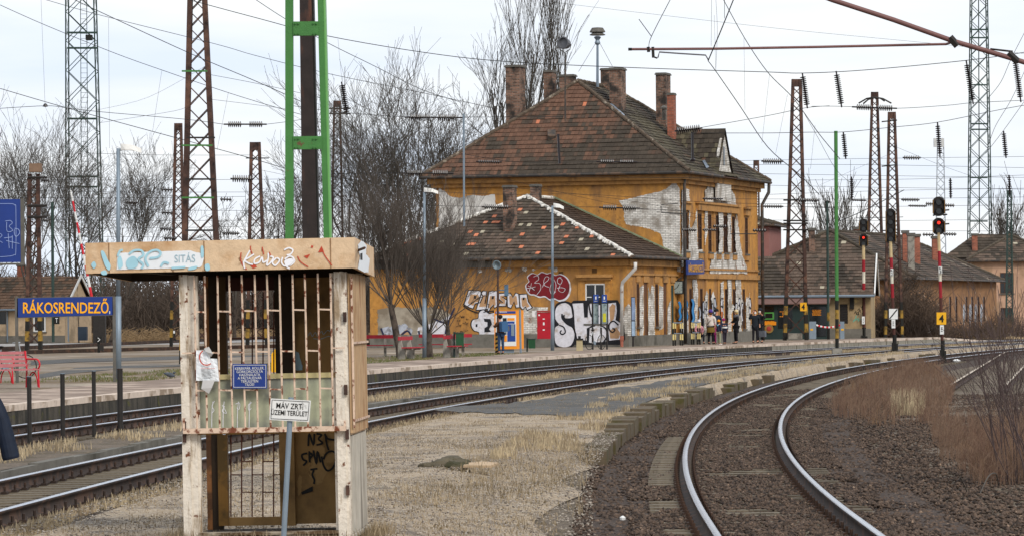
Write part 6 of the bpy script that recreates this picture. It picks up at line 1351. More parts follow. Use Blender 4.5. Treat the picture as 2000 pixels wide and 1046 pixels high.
# ================================================================ OTHER BUILDINGS
def hipbuild(name, label, o, yaw, Wd, Ln, zb, ze, zr, wallm, colfn, ra=None, holes_side=(), holes_front=(), oh=.5, tw=.3, course=.34, gable=False, front_m=None):
    """o = near right corner; front runs left (e), side runs back (l)"""
    l = Vector((math.sin(yaw), math.cos(yaw), 0)); e = Vector((-math.cos(yaw), math.sin(yaw), 0)); o = Vector(o); t = thing(name, label, 'building', (o.x, o.y, 0))
    pf, ps = Pl(o, e, -l), Pl(o, l, -e)
    wall('wall', pf, 0, Wd, zb, ze, list(holes_front), front_m or wallm, t); wall('wall', ps, 0, Ln, zb, ze, list(holes_side), wallm, t)
    wall('wall', Pl(o + e * Wd, l, e), 0, Ln, zb, ze, [], wallm, t); wall('wall', Pl(o + l * Ln, e, l), 0, Wd, zb, ze, [], wallm, t)
    B = lambda a, w, z: Vector(((o + l * a + e * w).x, (o + l * a + e * w).y, z)); m = MB()
    if gable:      # ridge runs along e
        r1, r2 = B(Ln / 2, -.25, zr), B(Ln / 2, Wd + .25, zr); n1, n2, f1, f2 = B(-oh, -.25, ze - .05), B(-oh, Wd + .25, ze - .05), B(Ln + oh, -.25, ze - .05), B(Ln + oh, Wd + .25, ze - .05)
        tiles(m, [n2, n1, r1, r2], colfn, course, tw); tiles(m, [f1, f2, r2, r1], colfn, course, .8); rf = m.build('roof', [M['tile'], M['under']], t)
        for w in (0, Wd): g = MB(); g.prism([B(0, w, ze), B(Ln, w, ze), B(Ln / 2, w, zr - .1)], e * (.1 if w == 0 else -.1)); g.build('gable_wall', wallm, t)
        for a, b in ((n1, r1), (r1, f1), (n2, r2)): g = MB(); g.beam(a + UP * .03, b + UP * .03, .07, .2); g.build('bargeboard', M['whitep'], rf)
    else:
        ra = ra or Wd / 2.6; n1, n2, f1, f2 = B(-oh, -oh, ze), B(-oh, Wd + oh, ze), B(Ln + oh, -oh, ze), B(Ln + oh, Wd + oh, ze); a, b = B(ra, Wd / 2, zr), B(Ln - ra, Wd / 2, zr)
        tiles(m, [n2, n1, a], colfn, course, tw); tiles(m, [n1, f1, b, a], colfn, course, tw); tiles(m, [f1, f2, b], colfn, course, .8); tiles(m, [f2, n2, a, b], colfn, course, .8); rf = m.build('roof', [M['tile'], M['under']], t)
        g = MB(); [ridge_caps(g, p + UP * .04, q + UP * .04, .12, 0, .4) for p, q in ((n1, a), (n2, a), (a, b), (b, f1))]; g.build('ridge_tiles', M['gutter'] if 0 else mat('dull_ridge', '4b4338', .9, .3, 5), rf)
        g = MB(); g.prism([n1 - UP * .06, f1 - UP * .06, f2 - UP * .06, n2 - UP * .06], (0, 0, .03)); g.build('soffit', M['wood'], rf)
    g = MB(); g.tube(n1 - UP * .05, n2 - UP * .05, .08, n=6)
    if not gable: g.tube(n1 - UP * .05, f1 - UP * .05, .08, n=6)
    g.build('gutter', M['gutter'] if not gable else M['galv'], rf); return t, rf, pf, ps
def col_far(p):
    a = vn(p, .4, 2) + random.uniform(-.25, .25); c = TD if a < 0 else TG
    return shade(c, random.uniform(.75, 1.25)) if random.random() > .01 else lin('a39a86')
def col_red(p): a = vn(p, .8, 2) + random.uniform(-.3, .3); return shade(lin('665040') if a > -.1 else lin('4c4237'), random.uniform(.8, 1.2))
def xchim(xa, xb, yt, D, par, mt=None, zb=3, name='chimney'):
    a = P(xa, yt, D); b = P(xb, yt, D); m = MB(); m.box(a.x, b.x, D, D + (b.x - a.x) * 1.1, zb, a.z - .18); c = m.build(name, mt or M['brickr'], par); m = MB(); m.box(a.x - .06, b.x + .06, D - .06, D + (b.x - a.x) * 1.1 + .06, a.z - .178, a.z); m.build('chimney_cap', M['stone'], c)
M['ywall'] = mat('stained_yellow_wall', '978261', .9, .18, 3, col2='69604f', s2=1.2, lo=.5, hi=.68, col3='c0a870', s3=.8)
M['beige'] = mat('beige_house_wall', 'b8a184', .9, .1, 3, col2='94826a', s2=.8)
M['pinkw'] = mat('pink_house_wall', 'b08e76', .9, .1, 3, col2='94785f', s2=.5)
M['pinkd'] = mat('dull_pink_wall', '8a5e57', .9, .1, 3)
M['owall'] = mat('weathered_ochre_wall', '8a6646', .9, .2, 4, col2='6d5038', s2=1.0, lo=.48, hi=.66, col3='a09080', s3=.9, lo3=.6, hi3=.7)
# low house with the green kiosk front
D = 209; cr = P(1701, 640, D); wf = Pl((cr.x, D, 0), Vector((-math.cos(R(8)), math.sin(R(8)), 0)), Vector((-math.sin(R(8)), -math.cos(R(8)), 0)))
hw = rectpx(wf, 1640, 1656, 593, 631)
t, rf, pf, ps = hipbuild('low_house', 'low tiled house with stained yellow wall and dark green shop front at right', (cr.x, D, 0), R(8), 7.2, 6.4, .2, 3.05, 5.35, M['ywall'], col_far, gable=True, holes_front=[hw], tw=.25)
m = MB()
for k in range(9): z = hw[2] + (hw[3] - hw[2]) * k / 9; pbox(m, pf, hw[0] + .02, hw[1] - .02, z, z + .1, -.1, -.04)
m.build('louvre', M['blacksteel'], t); m = MB(); pbox(m, pf, 0, 7.2, .2, 1.05, .004, .06); m.build('plinth', M['plinth'], t)
a0, _ = pf.loc(1618, 600); a1, _ = pf.loc(1478, 600)
m = MB(); pbox(m, pf, a0, a1 + .5, .3, 2.55, .01, 1.1); sf = m.build('shop_front', mat('dark_green_shopfront', '263634', .5, .15, 3), t)
m = MB(); q = [pf.at(a0 - .15, 2.95, .05), pf.at(a1 + .6, 2.95, .05), pf.at(a1 + .6, 2.5, 1.45), pf.at(a0 - .15, 2.5, 1.45)]; m.prism(q, (0, 0, .05)); m.build('awning', mat('brown_awning', '6b5048', .8, .15), sf)
sp = Pl(pf.o + pf.n * 1.1, pf.t, pf.n)
def sbox(name, xa, xb, ya, yb, mt, d=.03, par=None): r = rectpx(sp, xa, xb, ya, yb); m = MB(); pbox(m, sp, r[0], r[1], r[2], r[3], .002, d); return m.build(name, mt, par or sf)
sbox('glazing', 1484, 1512, 597, 640, M['glassd']); sbox('glazing', 1520, 1548, 600, 640, M['glassd']); sbox('shop_door', 1582, 1614, 598, 656, M['glassd']); 
g = sbox('lit_sign', 1492.5, 1512, 609, 623, mat('green_sign', '4f8f45', .4, .1), .06); sbox('screen', 1495, 1509, 611.5, 620, M['glassd'], .08, g)
sbox('orange_band', 1490, 1516, 627.5, 634, M['orange'], .05)
for i in range(5): worn(1586 + (i % 3) * .8, 1604 - (i % 2) * 1.5, 604 + i * 2.4, 605.5 + i * 2.4, sp, M['orange'], sf, .04)
for y in (607, 610.3, 613, 616.4): worn(1523 + (y in (610.3, 613)) * 5, 1532, y, y + 1.6, sp, M['orange'], sf, .04)
worn(1492, 1512, 625.6, 627.2, sp, M['orange'], sf, .04)
m = MB(); c = sp.px(1502, 641, .05); m.lathe(c, [(0, .26), (.03, .26), (.035, .2)], 16, sp.n); m.build('round_emblem', mat('emblem_gold', '8a6a34', .6), sf); m = MB(); m.lathe(c + sp.n * .04, [(0, .15), (.02, .1)], 8, sp.n); m.build('emblem_centre', mat('emblem_red', '9a3a30', .6), sf)
p = Paint(pf, .004)
for i in range(9): x, y = random.uniform(1668, 1688), random.uniform(597, 612); p.stroke([(x, y), (x + random.uniform(-3, 4), y + 3), (x + random.uniform(0, 5), y - 2), (x + 3, y + 4)], .9, 0, .003)
for i in range(8): x, y = random.uniform(1666, 1680), random.uniform(613, 628); p.stroke([(x, y), (x + random.uniform(-3, 4), y + 3), (x + random.uniform(0, 5), y - 2)], .8, 1, .003)
p.m.build('graffiti', [M['black'], mat('teal_spray', '5aa893', .8)], t)
m = MB(); pbox(m, pf, pf.loc(1664, 600)[0] - .12, pf.loc(1664, 600)[0] + .12, 2.2, 3.0, .01, .12); m.build('bracket', M['black'], t)
# big hipped house behind
b0 = P(1775, 600, 232)
def slot(ps_, x, y0, y1, w): a = ps_.loc(x, 600)[0]; return (a - w / 2, a + w / 2, y0, y1)
pst = Pl((b0.x, 232, 0), lV, -eV)
hs = [slot(pst, x, 1.2, 3.0, .75) for x in (1856, 1868, 1888, 1899, 1911, 1922)]
t, rf, pf, ps = hipbuild('goods_house', 'long mossy hipped-roof house with ochre side wall behind the brown thicket', (b0.x, 232, 0), R(18), 12.2, 31.5, -.1, 4.15, 7.35, M['owall'], col_far, ra=4, holes_side=hs, tw=.34, course=.36)
for h in hs: window(ps, h, t, cols=1, rows=3, sill=False)
p = Paint(ps, .01)
for x in (1883, 1895, 1906, 1917): p.poly([(x - 2, 596), (x + 1.5, 594), (x + 2.5, 612), (x + 1, 625), (x, 638), (x - 2, 626), (x - 2.5, 610)], SI, .003, sm=3); p.stroke([(x, 598), (x + 1, 612), (x - .5, 632)], .8, BK, .006)
p.build('graffiti', gm, t, 'row of narrow silver letters on the ochre side wall')
for (xa, xb, yt, D) in ((1580, 1592, 445, 236), (1598, 1608, 450, 245), (1668, 1680, 443, 248), (1763, 1774, 450, 240), (1773.5, 1786, 455, 237), (1786, 1797, 457, 243), (1821, 1833, 461, 252)): xchim(xa, xb, yt, D, rf, M['brickr'] if xa not in (1580, 1773.5) else M['conc'] if xa == 1773.5 else M['brick'])
# far right pink house
D = 300; b0 = P(2075, 600, D); pft = Pl((b0.x, D, 0), Vector((-1, 0, 0)), Vector((0, -1, 0)))
hf = [rectpx(pft, 1953, 1980, 532, 572), rectpx(pft, 1954, 1978, 600, 628)]
t, rf, pf, ps = hipbuild('pink_house', 'two-storey pinkish house with tiled pyramid roof at the far right', (b0.x, D, 0), R(0), 7.6, 9, -.1, 6.1, 8.25, M['pinkw'], col_far, ra=3.4, holes_front=hf, tw=.36, course=.4)
for h in hf: window(pf, h, t, cols=3, rows=2)
m = MB(); pbox(m, pf, 7.6, 11.6, -.1, 4.9, -3, -.5); m.build('side_wing', M['owall'], t); xchim(1899, 1909, 456, 303, rf)
m = MB(); a = P(1790, 507, 305); tiles(m, [P(1835, 507, 302), P(2000, 508, 302), P(1990, 457, 305), P(1905, 457, 305)], col_far, .4, .36); m.build('roof', [M['tile'], M['under']], t)
# dull pink tower house right of the station
D = 235; m0 = P(1503, 600, D); t, rf, pf, ps = hipbuild('dull_pink_house', 'narrow dull pink building just right of the station corner', (m0.x, D, 0), R(12), 5, 6, -.1, 7.75, 8.6, M['pinkd'], col_far, ra=2.3, oh=.35, tw=.34)
# small house on the left
D = 262; m0 = P(127, 640, D); t, rf, pf, ps = hipbuild('small_house', 'small beige house with brown tiled gable roof behind the name board', (m0.x, D, 0), R(12), 7.6, 6, .2, 2.75, 5.1, M['beige'], col_red, gable=True, tw=.28, course=.36)
h = rectpx(pf, 66, 90, 612, 647); window(pf, (h[0], h[1], h[2], h[3]), t, depth=-.04, mf=M['whitep'], cols=1, rows=1, t=.1); m = MB(); r = rectpx(pf, -30, 12, 608, 632); pbox(m, pf, r[0], r[1], r[2], r[3], .004, .02); m.build('dark_window', M['glassd'], t)
m = MB(); 
for x in (14, 133): a = pf.px(x, 604, .1); m.tube(a, Vector((a.x, a.y, .3)), .06)
m.build('downpipe', M['galv'], t)
m = MB(); pbox(m, pf, 0, 7.6, .2, .75, .004, .04); m.build('plinth', M['plinth'], t); xchim(33, 46, 515, 266, rf)
m = MB(); a = P(96, 560, 258); g = thing('sign_post', 'brown post with small black T plate before the beige house', 'sign', tuple(XP(104, 245, .4))); m.tube(XP(104, 245, .4), P(102, 395, 245), .1, n=8); m.build('post', M['green2'], g); m = MB(); pxbox(m, 105, 116, 617, 632, 244.8, .05); m.build('plate', M['black'], g); fit_text('T', 108, 113, 620, 629, fpl(244.8), M['whitep'], g)
# ================================================================ TREES
def branch(segs, p, d, L_, r, lvl, rnd, kids, ang, up, taper=.62, steps=3, minr=.006, wig=.12):
    pts = [p]; dd = d.copy(); rr = r
    for i in range(steps):
        dd = (dd + Vector((rnd.gauss(0, wig), rnd.gauss(0, wig), rnd.gauss(0, wig) + up * .12))).normalized(); q = pts[-1] + dd * (L_ / steps); r2 = r * (1 - (1 - taper) * (i + 1) / steps); segs.append((pts[-1], q, rr, max(r2, minr))); rr = max(r2, minr); pts.append(q)
    if lvl <= 0: return
    n = kids[-lvl] if lvl <= len(kids) else 3
    for k in range(n):
        f = .3 + .7 * (k + rnd.random() * .6) / n; f = min(f, .99); i = int(f * steps); b = pts[i].lerp(pts[i + 1], f * steps - i); a = R(rnd.uniform(ang * .6, ang * 1.3)); ax = dd.orthogonal().normalized(); ax.rotate(Matrix.Rotation(rnd.uniform(0, 6.283), 3, dd)); nd = (dd * math.cos(a) + ax * math.sin(a)); nd.z += up * .25; nd.normalize()
        branch(segs, b, nd, L_ * rnd.uniform(.5, .72), max(minr, r * taper * rnd.uniform(.5, .7)), lvl - 1, rnd, kids, ang, up, taper, 2 if lvl > 1 else 1, minr, wig)
def tree(name, label, base, H, seed, th=.2, nm=6, sp=28, kids=(5, 4, 4, 3), lvl=4, ang=32, up=.5, r0=None, lean=(0, 0), limb=.45, group=None, cat='tree', twig=None, minr=.008, barkm=None, lr=.42):
    rnd = random.Random(seed); base = Vector(base); t = thing(name, label, cat, tuple(base), group); r0 = r0 or H * .012; ts, cs = [], []; top = base + Vector((lean[0] * th * H, lean[1] * th * H, th * H)); n = 5; p = base - UP * .2
    for i in range(n): q = base.lerp(top, (i + 1) / n) + Vector((rnd.gauss(0, .02), rnd.gauss(0, .02), 0)) * H * .1; ts.append((p, q, r0 * (1.25 if i == 0 else 1 - .06 * i), r0 * (1 - .06 * (i + 1)))); p = q
    for k in range(nm):
        az = 2 * math.pi * (k + rnd.random() * .5) / nm; a = R(rnd.uniform(sp * .25, sp * 1.15)) if k else R(4); d = Vector((math.sin(a) * math.cos(az) + lean[0] * .5, math.sin(a) * math.sin(az), math.cos(a))).normalized()
        s = p if k % 2 == 0 else ts[-1][0].lerp(ts[-1][1], .4); branch(cs, s, d, H * limb * rnd.uniform(.75, 1.1), r0 * lr * rnd.uniform(.7, 1), lvl, rnd, kids, ang, up, minr=minr)
    segmesh('trunk', ts, barkm or M['bark'], t, 7); segmesh('crown', cs, twig or M['twig'], t, 3); return t
def TB(px, D, z=.3): b = XP(px, D, z); return (b.x, D, z)
tree('bare_tree', 'tall spreading bare tree right behind the low wing, largest of the group', TB(800, 222), 18.6, 11, sp=36, nm=10, kids=(5, 4, 4, 4), r0=.26, limb=.46, th=.14, minr=.010)
tree('bare_tree', 'bare tree rising left of the wing beside the green mast', TB(715, 230), 16.6, 12, sp=30, nm=8, kids=(4, 4, 4, 3), r0=.22, limb=.46, th=.14, minr=.010)
tree('bare_tree', 'bare tree close against the left corner of the station house', TB(865, 226), 15.5, 13, sp=28, nm=8, kids=(5, 4, 4, 3), r0=.22, limb=.44, th=.15, minr=.010)
tree('bare_tree', 'slim bare tree seen through the green mast legs', TB(575, 250), 12.5, 14, sp=22, kids=(4, 4, 3, 3), minr=.014)
tree('bare_tree', 'thin bare tree between the two rusty masts left of the green mast', TB(458, 262), 12.2, 15, sp=26, nm=4, kids=(3, 3, 3, 2), minr=.014)
tree('bare_tree', 'big bare tree behind the left lattice tower', TB(60, 258), 16.8, 16, sp=28, nm=8, kids=(4, 4, 4, 3), limb=.45, minr=.010)
tree('bare_tree', 'dense bare tree standing inside the outline of the left lattice tower', TB(150, 265), 16, 17, sp=20, nm=7, kids=(4, 4, 4, 3), minr=.010)
tree('bare_tree', 'bare tree cut by the left edge above the small house', TB(-25, 262), 13.5, 18, sp=30, kids=(4, 4, 3, 3), minr=.010)
tree('bare_tree', 'leaning bare tree reaching right over the kiosk roof behind the lamp', TB(215, 255), 13.2, 19, sp=34, lean=(.42, 0), nm=8, kids=(4, 4, 4, 3), minr=.010, th=.25)
tree('poplar_tree', 'very tall bare poplar behind the station chimneys', TB(1052, 245, .2), 27.5, 21, th=.3, sp=9, nm=7, ang=17, up=1.3, kids=(4, 4, 3, 2), limb=.40, r0=.30, minr=.010)
tree('poplar_tree', 'drooping side stem of bare poplar left of the chimneys', TB(1030, 248, .2), 24.5, 22, th=.45, sp=16, nm=4, ang=24, up=.6, kids=(4, 3, 3, 2), limb=.26, lean=(-.16, 0), minr=.010)
tree('poplar_tree', 'far bare poplar left of the green pole', TB(1622, 330), 15.2, 23, th=.1, sp=10, nm=7, ang=20, up=1.2, kids=(4, 4, 3), lvl=3, minr=.02)
tree('poplar_tree', 'shorter far bare poplar right of the green pole', TB(1662, 335), 13.0, 24, th=.1, sp=12, nm=7, ang=20, up=1.2, kids=(4, 4, 3), lvl=3, minr=.02)
tree('poplar_tree', 'far bare poplar above the pink house at the right edge', TB(1972, 345), 15.5, 25, th=.1, sp=12, nm=8, ang=22, up=1.1, kids=(4, 4, 3), lvl=3, minr=.02)
for i, (px, yb, H, sd, ln, lb, th, nm) in enumerate(((784, 697.5, 6.1, 31, -.2, 'pollarded tree with leaning trunk left of the lamp post', .34, 15), (838, 696, 5.9, 32, 0, 'pollarded tree right behind the lamp post', .16, 16), (880, 693, 4.9, 33, -.1, 'slender pollarded tree beside the green bin', .24, 10))):
    b = G(px, yb, PZ); tree('pollarded_tree', lb, tuple(b), H, sd, th=th, sp=46, nm=int(nm * 1.35), ang=22, up=.75, kids=(5, 5, 4), lvl=3, r0=.16 if i < 2 else .12, lean=(ln, 0), limb=.50, minr=.005, lr=.2, twig=M['twigd'])
# brown thicket by the ochre wall, far wood on the left
def tangle(name, label, cat, boxes, n, r, mt, kind=None, up=.8):
    segs = []
    for _ in range(n):
        (x0, x1, D0, D1, h) = random.choice(boxes); D = random.uniform(D0, D1); px = random.uniform(x0, x1); f = (px - x0) / (x1 - x0); hh = h * (.55 + .45 * math.sin(math.pi * f)) * random.uniform(.3, 1); b = Vector(((px - 1000) / F * D, D, -.1)); z = random.uniform(0, hh); p = b + UP * z
        q = p + Vector((random.gauss(0, .55), random.gauss(0, .4), random.uniform(.2, 1.3) * up)); segs.append((p, q, r, r * .5))
    o = segmesh(name, segs, mt); 
    if kind: o['kind'] = kind
    else: tag(o, label, cat)
    return o
M['thick'] = mat('thicket_twig', '55463a', .95, .3, 1, col2='3c322b', s2=.5)
tangle('thicket', 'dense brown leafless thicket in front of the long ochre house', 'bush', [(1712, 1800, 222, 230, 4.2), (1770, 1845, 222, 229, 4.0), (1700, 1760, 222, 228, 3.0), (1735, 1800, 224, 230, 5.0)], 6500, .02, M['thick'])
tangle('hedge', 'low scrubby hedge along the foot of the ochre wall', 'bush', [(1830, 1960, 236, 244, 1.3), (1900, 2030, 250, 262, 1.6)], 1800, .015, M['thick'])
tangle('far_wood', None, None, [(x, x + 160, 285, 330, h) for x, h in ((-120, 7.5), (0, 7), (120, 6.5), (200, 6.5), (300, 6.2), (400, 6.3), (500, 6.8), (600, 6.8), (650, 7.2))], 42000, .035, mat('far_wood_twig', '4f443b', .95, .3, .4, col2='3b332d', s2=.1), 'stuff', 1.2)
tangle('far_scrub', None, None, [(-100, 740, 268, 280, 1.2)], 7000, .022, mat('straw_scrub', '8a7355', .95, .3, 1), 'stuff', .35)
tangle('far_wood', None, None, [(1480, 1700, 380, 400, 6.5), (1800, 2060, 360, 390, 8.0)], 5000, .04, mat('far_wood_grey', '5a514a', .95, .3, .4), 'stuff', 1)
# shrub at the lower right
rnd = random.Random(5); segs = []
for k in range(26):
    b = Vector((XP(1985 + rnd.uniform(-18, 60), 47, -.05).x, 47 + rnd.uniform(-1, 1), -.1)); a = rnd.uniform(-.62, .35); d = Vector((math.sin(a), rnd.uniform(-.2, .2), math.cos(a))).normalized(); branch(segs, b, d, rnd.uniform(1.1, 1.9), .009, 2, rnd, (4, 3), 26, .35, .5, 4, .0028, .07)
o = segmesh('shrub', segs, M['twigr'], n=4); tag(o, 'leafless shrub with long purple-brown twigs at the right edge', 'shrub')
m = MB(); 
for q in ([(1875, 930), (1890, 965), (1888, 1000)], [(1912, 968), (1930, 930), (1945, 924), (1950, 945), (1962, 985)], [(1900, 995), (1925, 985), (1960, 990), (2000, 1010)], [(1960, 985), (1990, 992), (2010, 990)]):
    D = 44; pts = [P(x, y, D + i * .15) for i, (x, y) in enumerate(smooth(q, 4))]; m.path(pts, .008, 5)
tag(m.build('fallen_branch', M['twig'], loc=tuple(P(1920, 990, 44))), 'arching dead branch on the stones at lower right', 'branch')
# rocks and litter on the island
m = MB(); rnd = random.Random(8)
for (x, y, s_) in ((842, 912, .16), (858, 908, .17), (880, 907, .21), (893, 912, .18), (828, 913, .1), (901, 905, .12)):
    c = G(x, y, .2); pts = []
    m.lathe(c, [(-.06, s_ * .9), (.02, s_), (s_ * .42, s_ * .75), (s_ * .52, s_ * .3)], 7, (rnd.uniform(-.2, .2), rnd.uniform(-.2, .2), 1))
for i in range(len(m.v)): v = Vector(m.v[i]); m.v[i] = tuple(v + Vector((1, 1, 1)) * .05 * mnoise.noise(v * 6))
tag(m.build('rubble_heap', mat('mossy_rubble', '5a5242', .95, .4, 8, col2='3c3a26', s2=4, bump=.8), loc=tuple(G(870, 912, .2))), 'low heap of mossy broken stones on the gravel island', 'rubble')
m = MB(); c = G(935, 910, .21); m.prism([c + Vector(a) for a in ((-.2, -.35, 0), (.16, -.5, 0), (.26, .4, 0), (.05, .8, 0), (-.16, .4, 0))], (0, 0, .035)); tag(m.build('stone_slab', mat('tan_slab', 'b39a7c', .9, .15, 5), loc=tuple(c)), 'flat tan slab lying beside the rubble heap', 'slab')
# ================================================================ MASTS
def lmast(label, top, bot, D, zb, mt=None, n=None, stripes=False, name='lattice_mast', cat='lattice mast', w=.11, group=None, cap=True, lac=.04, depth=None, four=True):
    (tl, tr, ty), (bl, br, by) = top, bot; mt = mt or M['rust']; T0, T1 = P(tl, ty, D), P(tr, ty, D); B0, B1 = P(bl, by, D), P(br, by, D)
    zt = T0.z; f = lambda a, b, z: a + (b - a) * ((z - a.z) / (b.z - a.z)); L0, L1 = f(B0, T0, zb), f(B1, T1, zb); W0_, W1_ = (L1 - L0).x, (T1 - T0).x; dp0, dp1 = (depth or (W0_ * .45, W1_ * .45))
    t = thing(name, label, cat, tuple((L0 + L1) / 2), group); c0 = [(L0.x, D - dp0 / 2), (L1.x, D - dp0 / 2), (L1.x, D + dp0 / 2), (L0.x, D + dp0 / 2)]; c1 = [(T0.x, D - dp1 / 2), (T1.x, D - dp1 / 2), (T1.x, D + dp1 / 2), (T0.x, D + dp1 / 2)]
    C = lambda i, z: Vector((c0[i % 4][0] + (c1[i % 4][0] - c0[i % 4][0]) * (z - zb) / (zt - zb), c0[i % 4][1] + (c1[i % 4][1] - c0[i % 4][1]) * (z - zb) / (zt - zb), z))
    for i in range(4):
        m = MB(); a, b = C(i, zb), C(i, zt); ww = w
        if stripes:
            zz = zb
            for k in range(5): m.beam(C(i, zz), C(i, zz + .5), ww * 1.05, ww * 1.05, (0, 1, 0), 2 if k % 2 else 1); zz += .5
            m.beam(C(i, zz), b, ww, ww, (0, 1, 0), 0); m.build('leg', [mt, M['black'], M['stripey']], t)
        else: m.beam(a - UP * .1, b, ww, ww, (0, 1, 0)); m.build('leg', mt, t)
    m = MB(); z = zb + .3; alt = 0
    while z < zt - .15:
        wd = (C(1, z) - C(0, z)).length; h = max(wd * 1.0, .35)
        z2 = min(z + h, zt - .05)
        for i in (0, 1, 2, 3):
            m.beam(C(i, z), C(i + 1, z2), lac, lac * .35, (0, 1, 0) if i % 2 == 0 else (1, 0, 0)); m.beam(C(i + 1, z) + Vector((.002, .01, 0)), C(i, z2) + Vector((.002, .01, 0)), lac, lac * .35, (0, 1, 0) if i % 2 == 0 else (1, 0, 0))
        z = z2
    m.build('lacing', mt, t)
    if cap: m = MB(); m.box(T0.x - .04, T1.x + .04, D - dp1 / 2 - .05, D + dp1 / 2 + .05, zt - .42, zt); m.build('cap_plate', mt, t)
    return t, C
def arm(t, pa, pb, D, r=.04, mt=None, name='crossarm'): m = MB(); m.tube(P(*pa, D), P(*pb, D), r); return m.build(name, mt or M['blacksteel'], t)
t, _ = lmast('tall rust-brown lattice mast with yellow 4 plate right of the station', (1549, 1563, 155), (1533, 1575, 655), 203, .4, stripes=True, w=.17, lac=.04)
for y in (391, 431, 436.5, 449): arm(t, (1530, y), (1578, y), 202.6, .045)
m = MB(); pxbox(m, 1563, 1575.5, 590, 606.5, 202, .04); pl4 = m.build('number_plate', M['yellow'], t); fit_text('4', 1565.5, 1572, 593, 603.5, fpl(202), M['black'], pl4, .01, bold=.04)
m = MB(); pxbox(m, 1540, 1567, 650, 661, 202.3, 1.2); m.build('foundation', M['conc'], t)
t, _ = lmast('rust-brown lattice mast with fan of arms above the mossy roof', (1703.5, 1713, 180), (1691, 1728, 655), 262, .1, w=.17)
for a, b in (((1708, 190), (1677, 202)), ((1708, 190), (1741, 202)), ((1706, 192), (1686, 203)), ((1710, 192), (1728, 198))): m = MB(); m.path([P(a[0], a[1], 261), P((a[0] + b[0]) / 2, (a[1] + b[1]) / 2 - 3, 261), P(b[0], b[1], 261)], .06, 5); m.build('crossarm', M['blacksteel'], t)
t, _ = lmast('rust-brown lattice mast directly behind the second signal', (1736.5, 1747, 219), (1729, 1762, 655), 222, .1, stripes=True, w=.15)
for y in (235, 322, 448): arm(t, (1722, y + 3), (1752, y), 221, .04)
t, _ = lmast('tallest rusty lattice mast at left with pale green crossbars', (374, 394, -120), (361, 423, 480), 128, .46, w=.17, stripes=True, lac=.035, depth=(.5, .25))
for y, a, b, g in ((139, 355, 405, 1), (284, 355, 415, 1), (386, 355, 418, 1), (269, 364, 420, 0), (350, 362, 420, 0), (450, 362, 420, 0)): m = MB(); m.beam(P(a, y, 127), P(b, y, 127), .05, .06); m.build('crossarm', M['green'] if g else M['blacksteel'], t)
t, _ = lmast('narrow rusty mast just left of the tallest left mast', (343, 353.5, 241), (335, 362, 640), 198, .46, w=.14, stripes=True)
t, _ = lmast('rusty mast with boxed top seen over the middle of the kiosk roof', (491, 506, 278), (484, 520, 640), 188, .46, stripes=True, w=.16); arm(t, (480, 309), (525, 309), 187, .03)
t, _ = lmast('thin rusty mast with double crossarm beside the green mast', (653, 664, 197), (645, 672, 600), 232, .46, w=.13)
for y in (212, 222): arm(t, (642, y), (685, y), 231, .05)
t, _ = lmast('rusty mast with box on top and striped foot by the name board', (58, 74, 340), (53, 79, 680), 180, .46, w=.17, stripes=True, cap=False)
m = MB(); pxbox(m, 57, 79, 319, 336, 179.5, .7); m.build('top_box', mat('pale_brown_box', '7a6250', .8), t)
for y in (347, 402, 424): arm(t, (54, y), (92, y), 179, .07)
t, _ = lmast('small far rust mast rising right of the station eaves', (1473, 1481, 313), (1469, 1485, 600), 262, .1, w=.11)
t, _ = lmast('slim dark green lattice mast in front of the pink house', (1968, 1975, 372), (1965, 1978, 645), 282, .1, M['green2'], w=.1)
t, _ = lmast('huge green lattice radio tower at left rising out of the frame', (131, 184, -60), (132, 198, 480), 295, .2, M['green2'], name='lattice_tower', cat='tower', w=.1, lac=.06, cap=False, depth=(2.3, 1.9))
m = MB(); 
for y in (94, 64, 232, 345, 365): m.beam(P(131, y, 293.6), P(190, y, 293.6), .12, .16)
m.build('ring_beam', M['green2'], t); m = MB(); m.tube(P(157, -40, 294), P(160, 560, 294), .03); m.tube(P(169, -40, 294), P(173, 560, 294), .03)
for k in range(60): y = -30 + k * 9.6; m.tube(P(157 + k * .05, y, 294), P(169 + k * .06, y, 294), .02, n=4)
m.build('ladder', M['green2'], t); m = MB(); pxbox(m, 167, 179, 68, 78, 293, .8); m.build('equipment_box', M['black'], t)
t, _ = lmast('huge green lattice radio tower at right above the pink house', (1897, 1926, -60), (1892, 1935, 470), 345, .1, M['green2'], name='lattice_tower', cat='tower', w=.1, lac=.06, cap=False, depth=(1.8, 1.3))
m = MB(); [m.beam(P(1895, y, 344), P(1929, y, 344), .12, .14) for y in (58, 74, 166, 242, 253, 347, 432)]; m.build('ring_beam', M['green2'], t); m = MB(); m.tube(P(1911, -60, 345), P(1913, 455, 345), .05); m.build('ladder', M['green2'], t)
t, _ = lmast('distant pale lattice phone mast with antenna panels', (1831, 1843, 272), (1828, 1847, 480), 420, 0, mat('pale_steel', 'a0a6ac', .6), name='phone_mast', cat='tower', w=.07, lac=.05, cap=False)
for x in (1824, 1838): m = MB(); pxbox(m, x, x + 6, 270, 287, 419, .4); m.build('antenna', mat('antenna_grey', 'b9bab8', .6), t)
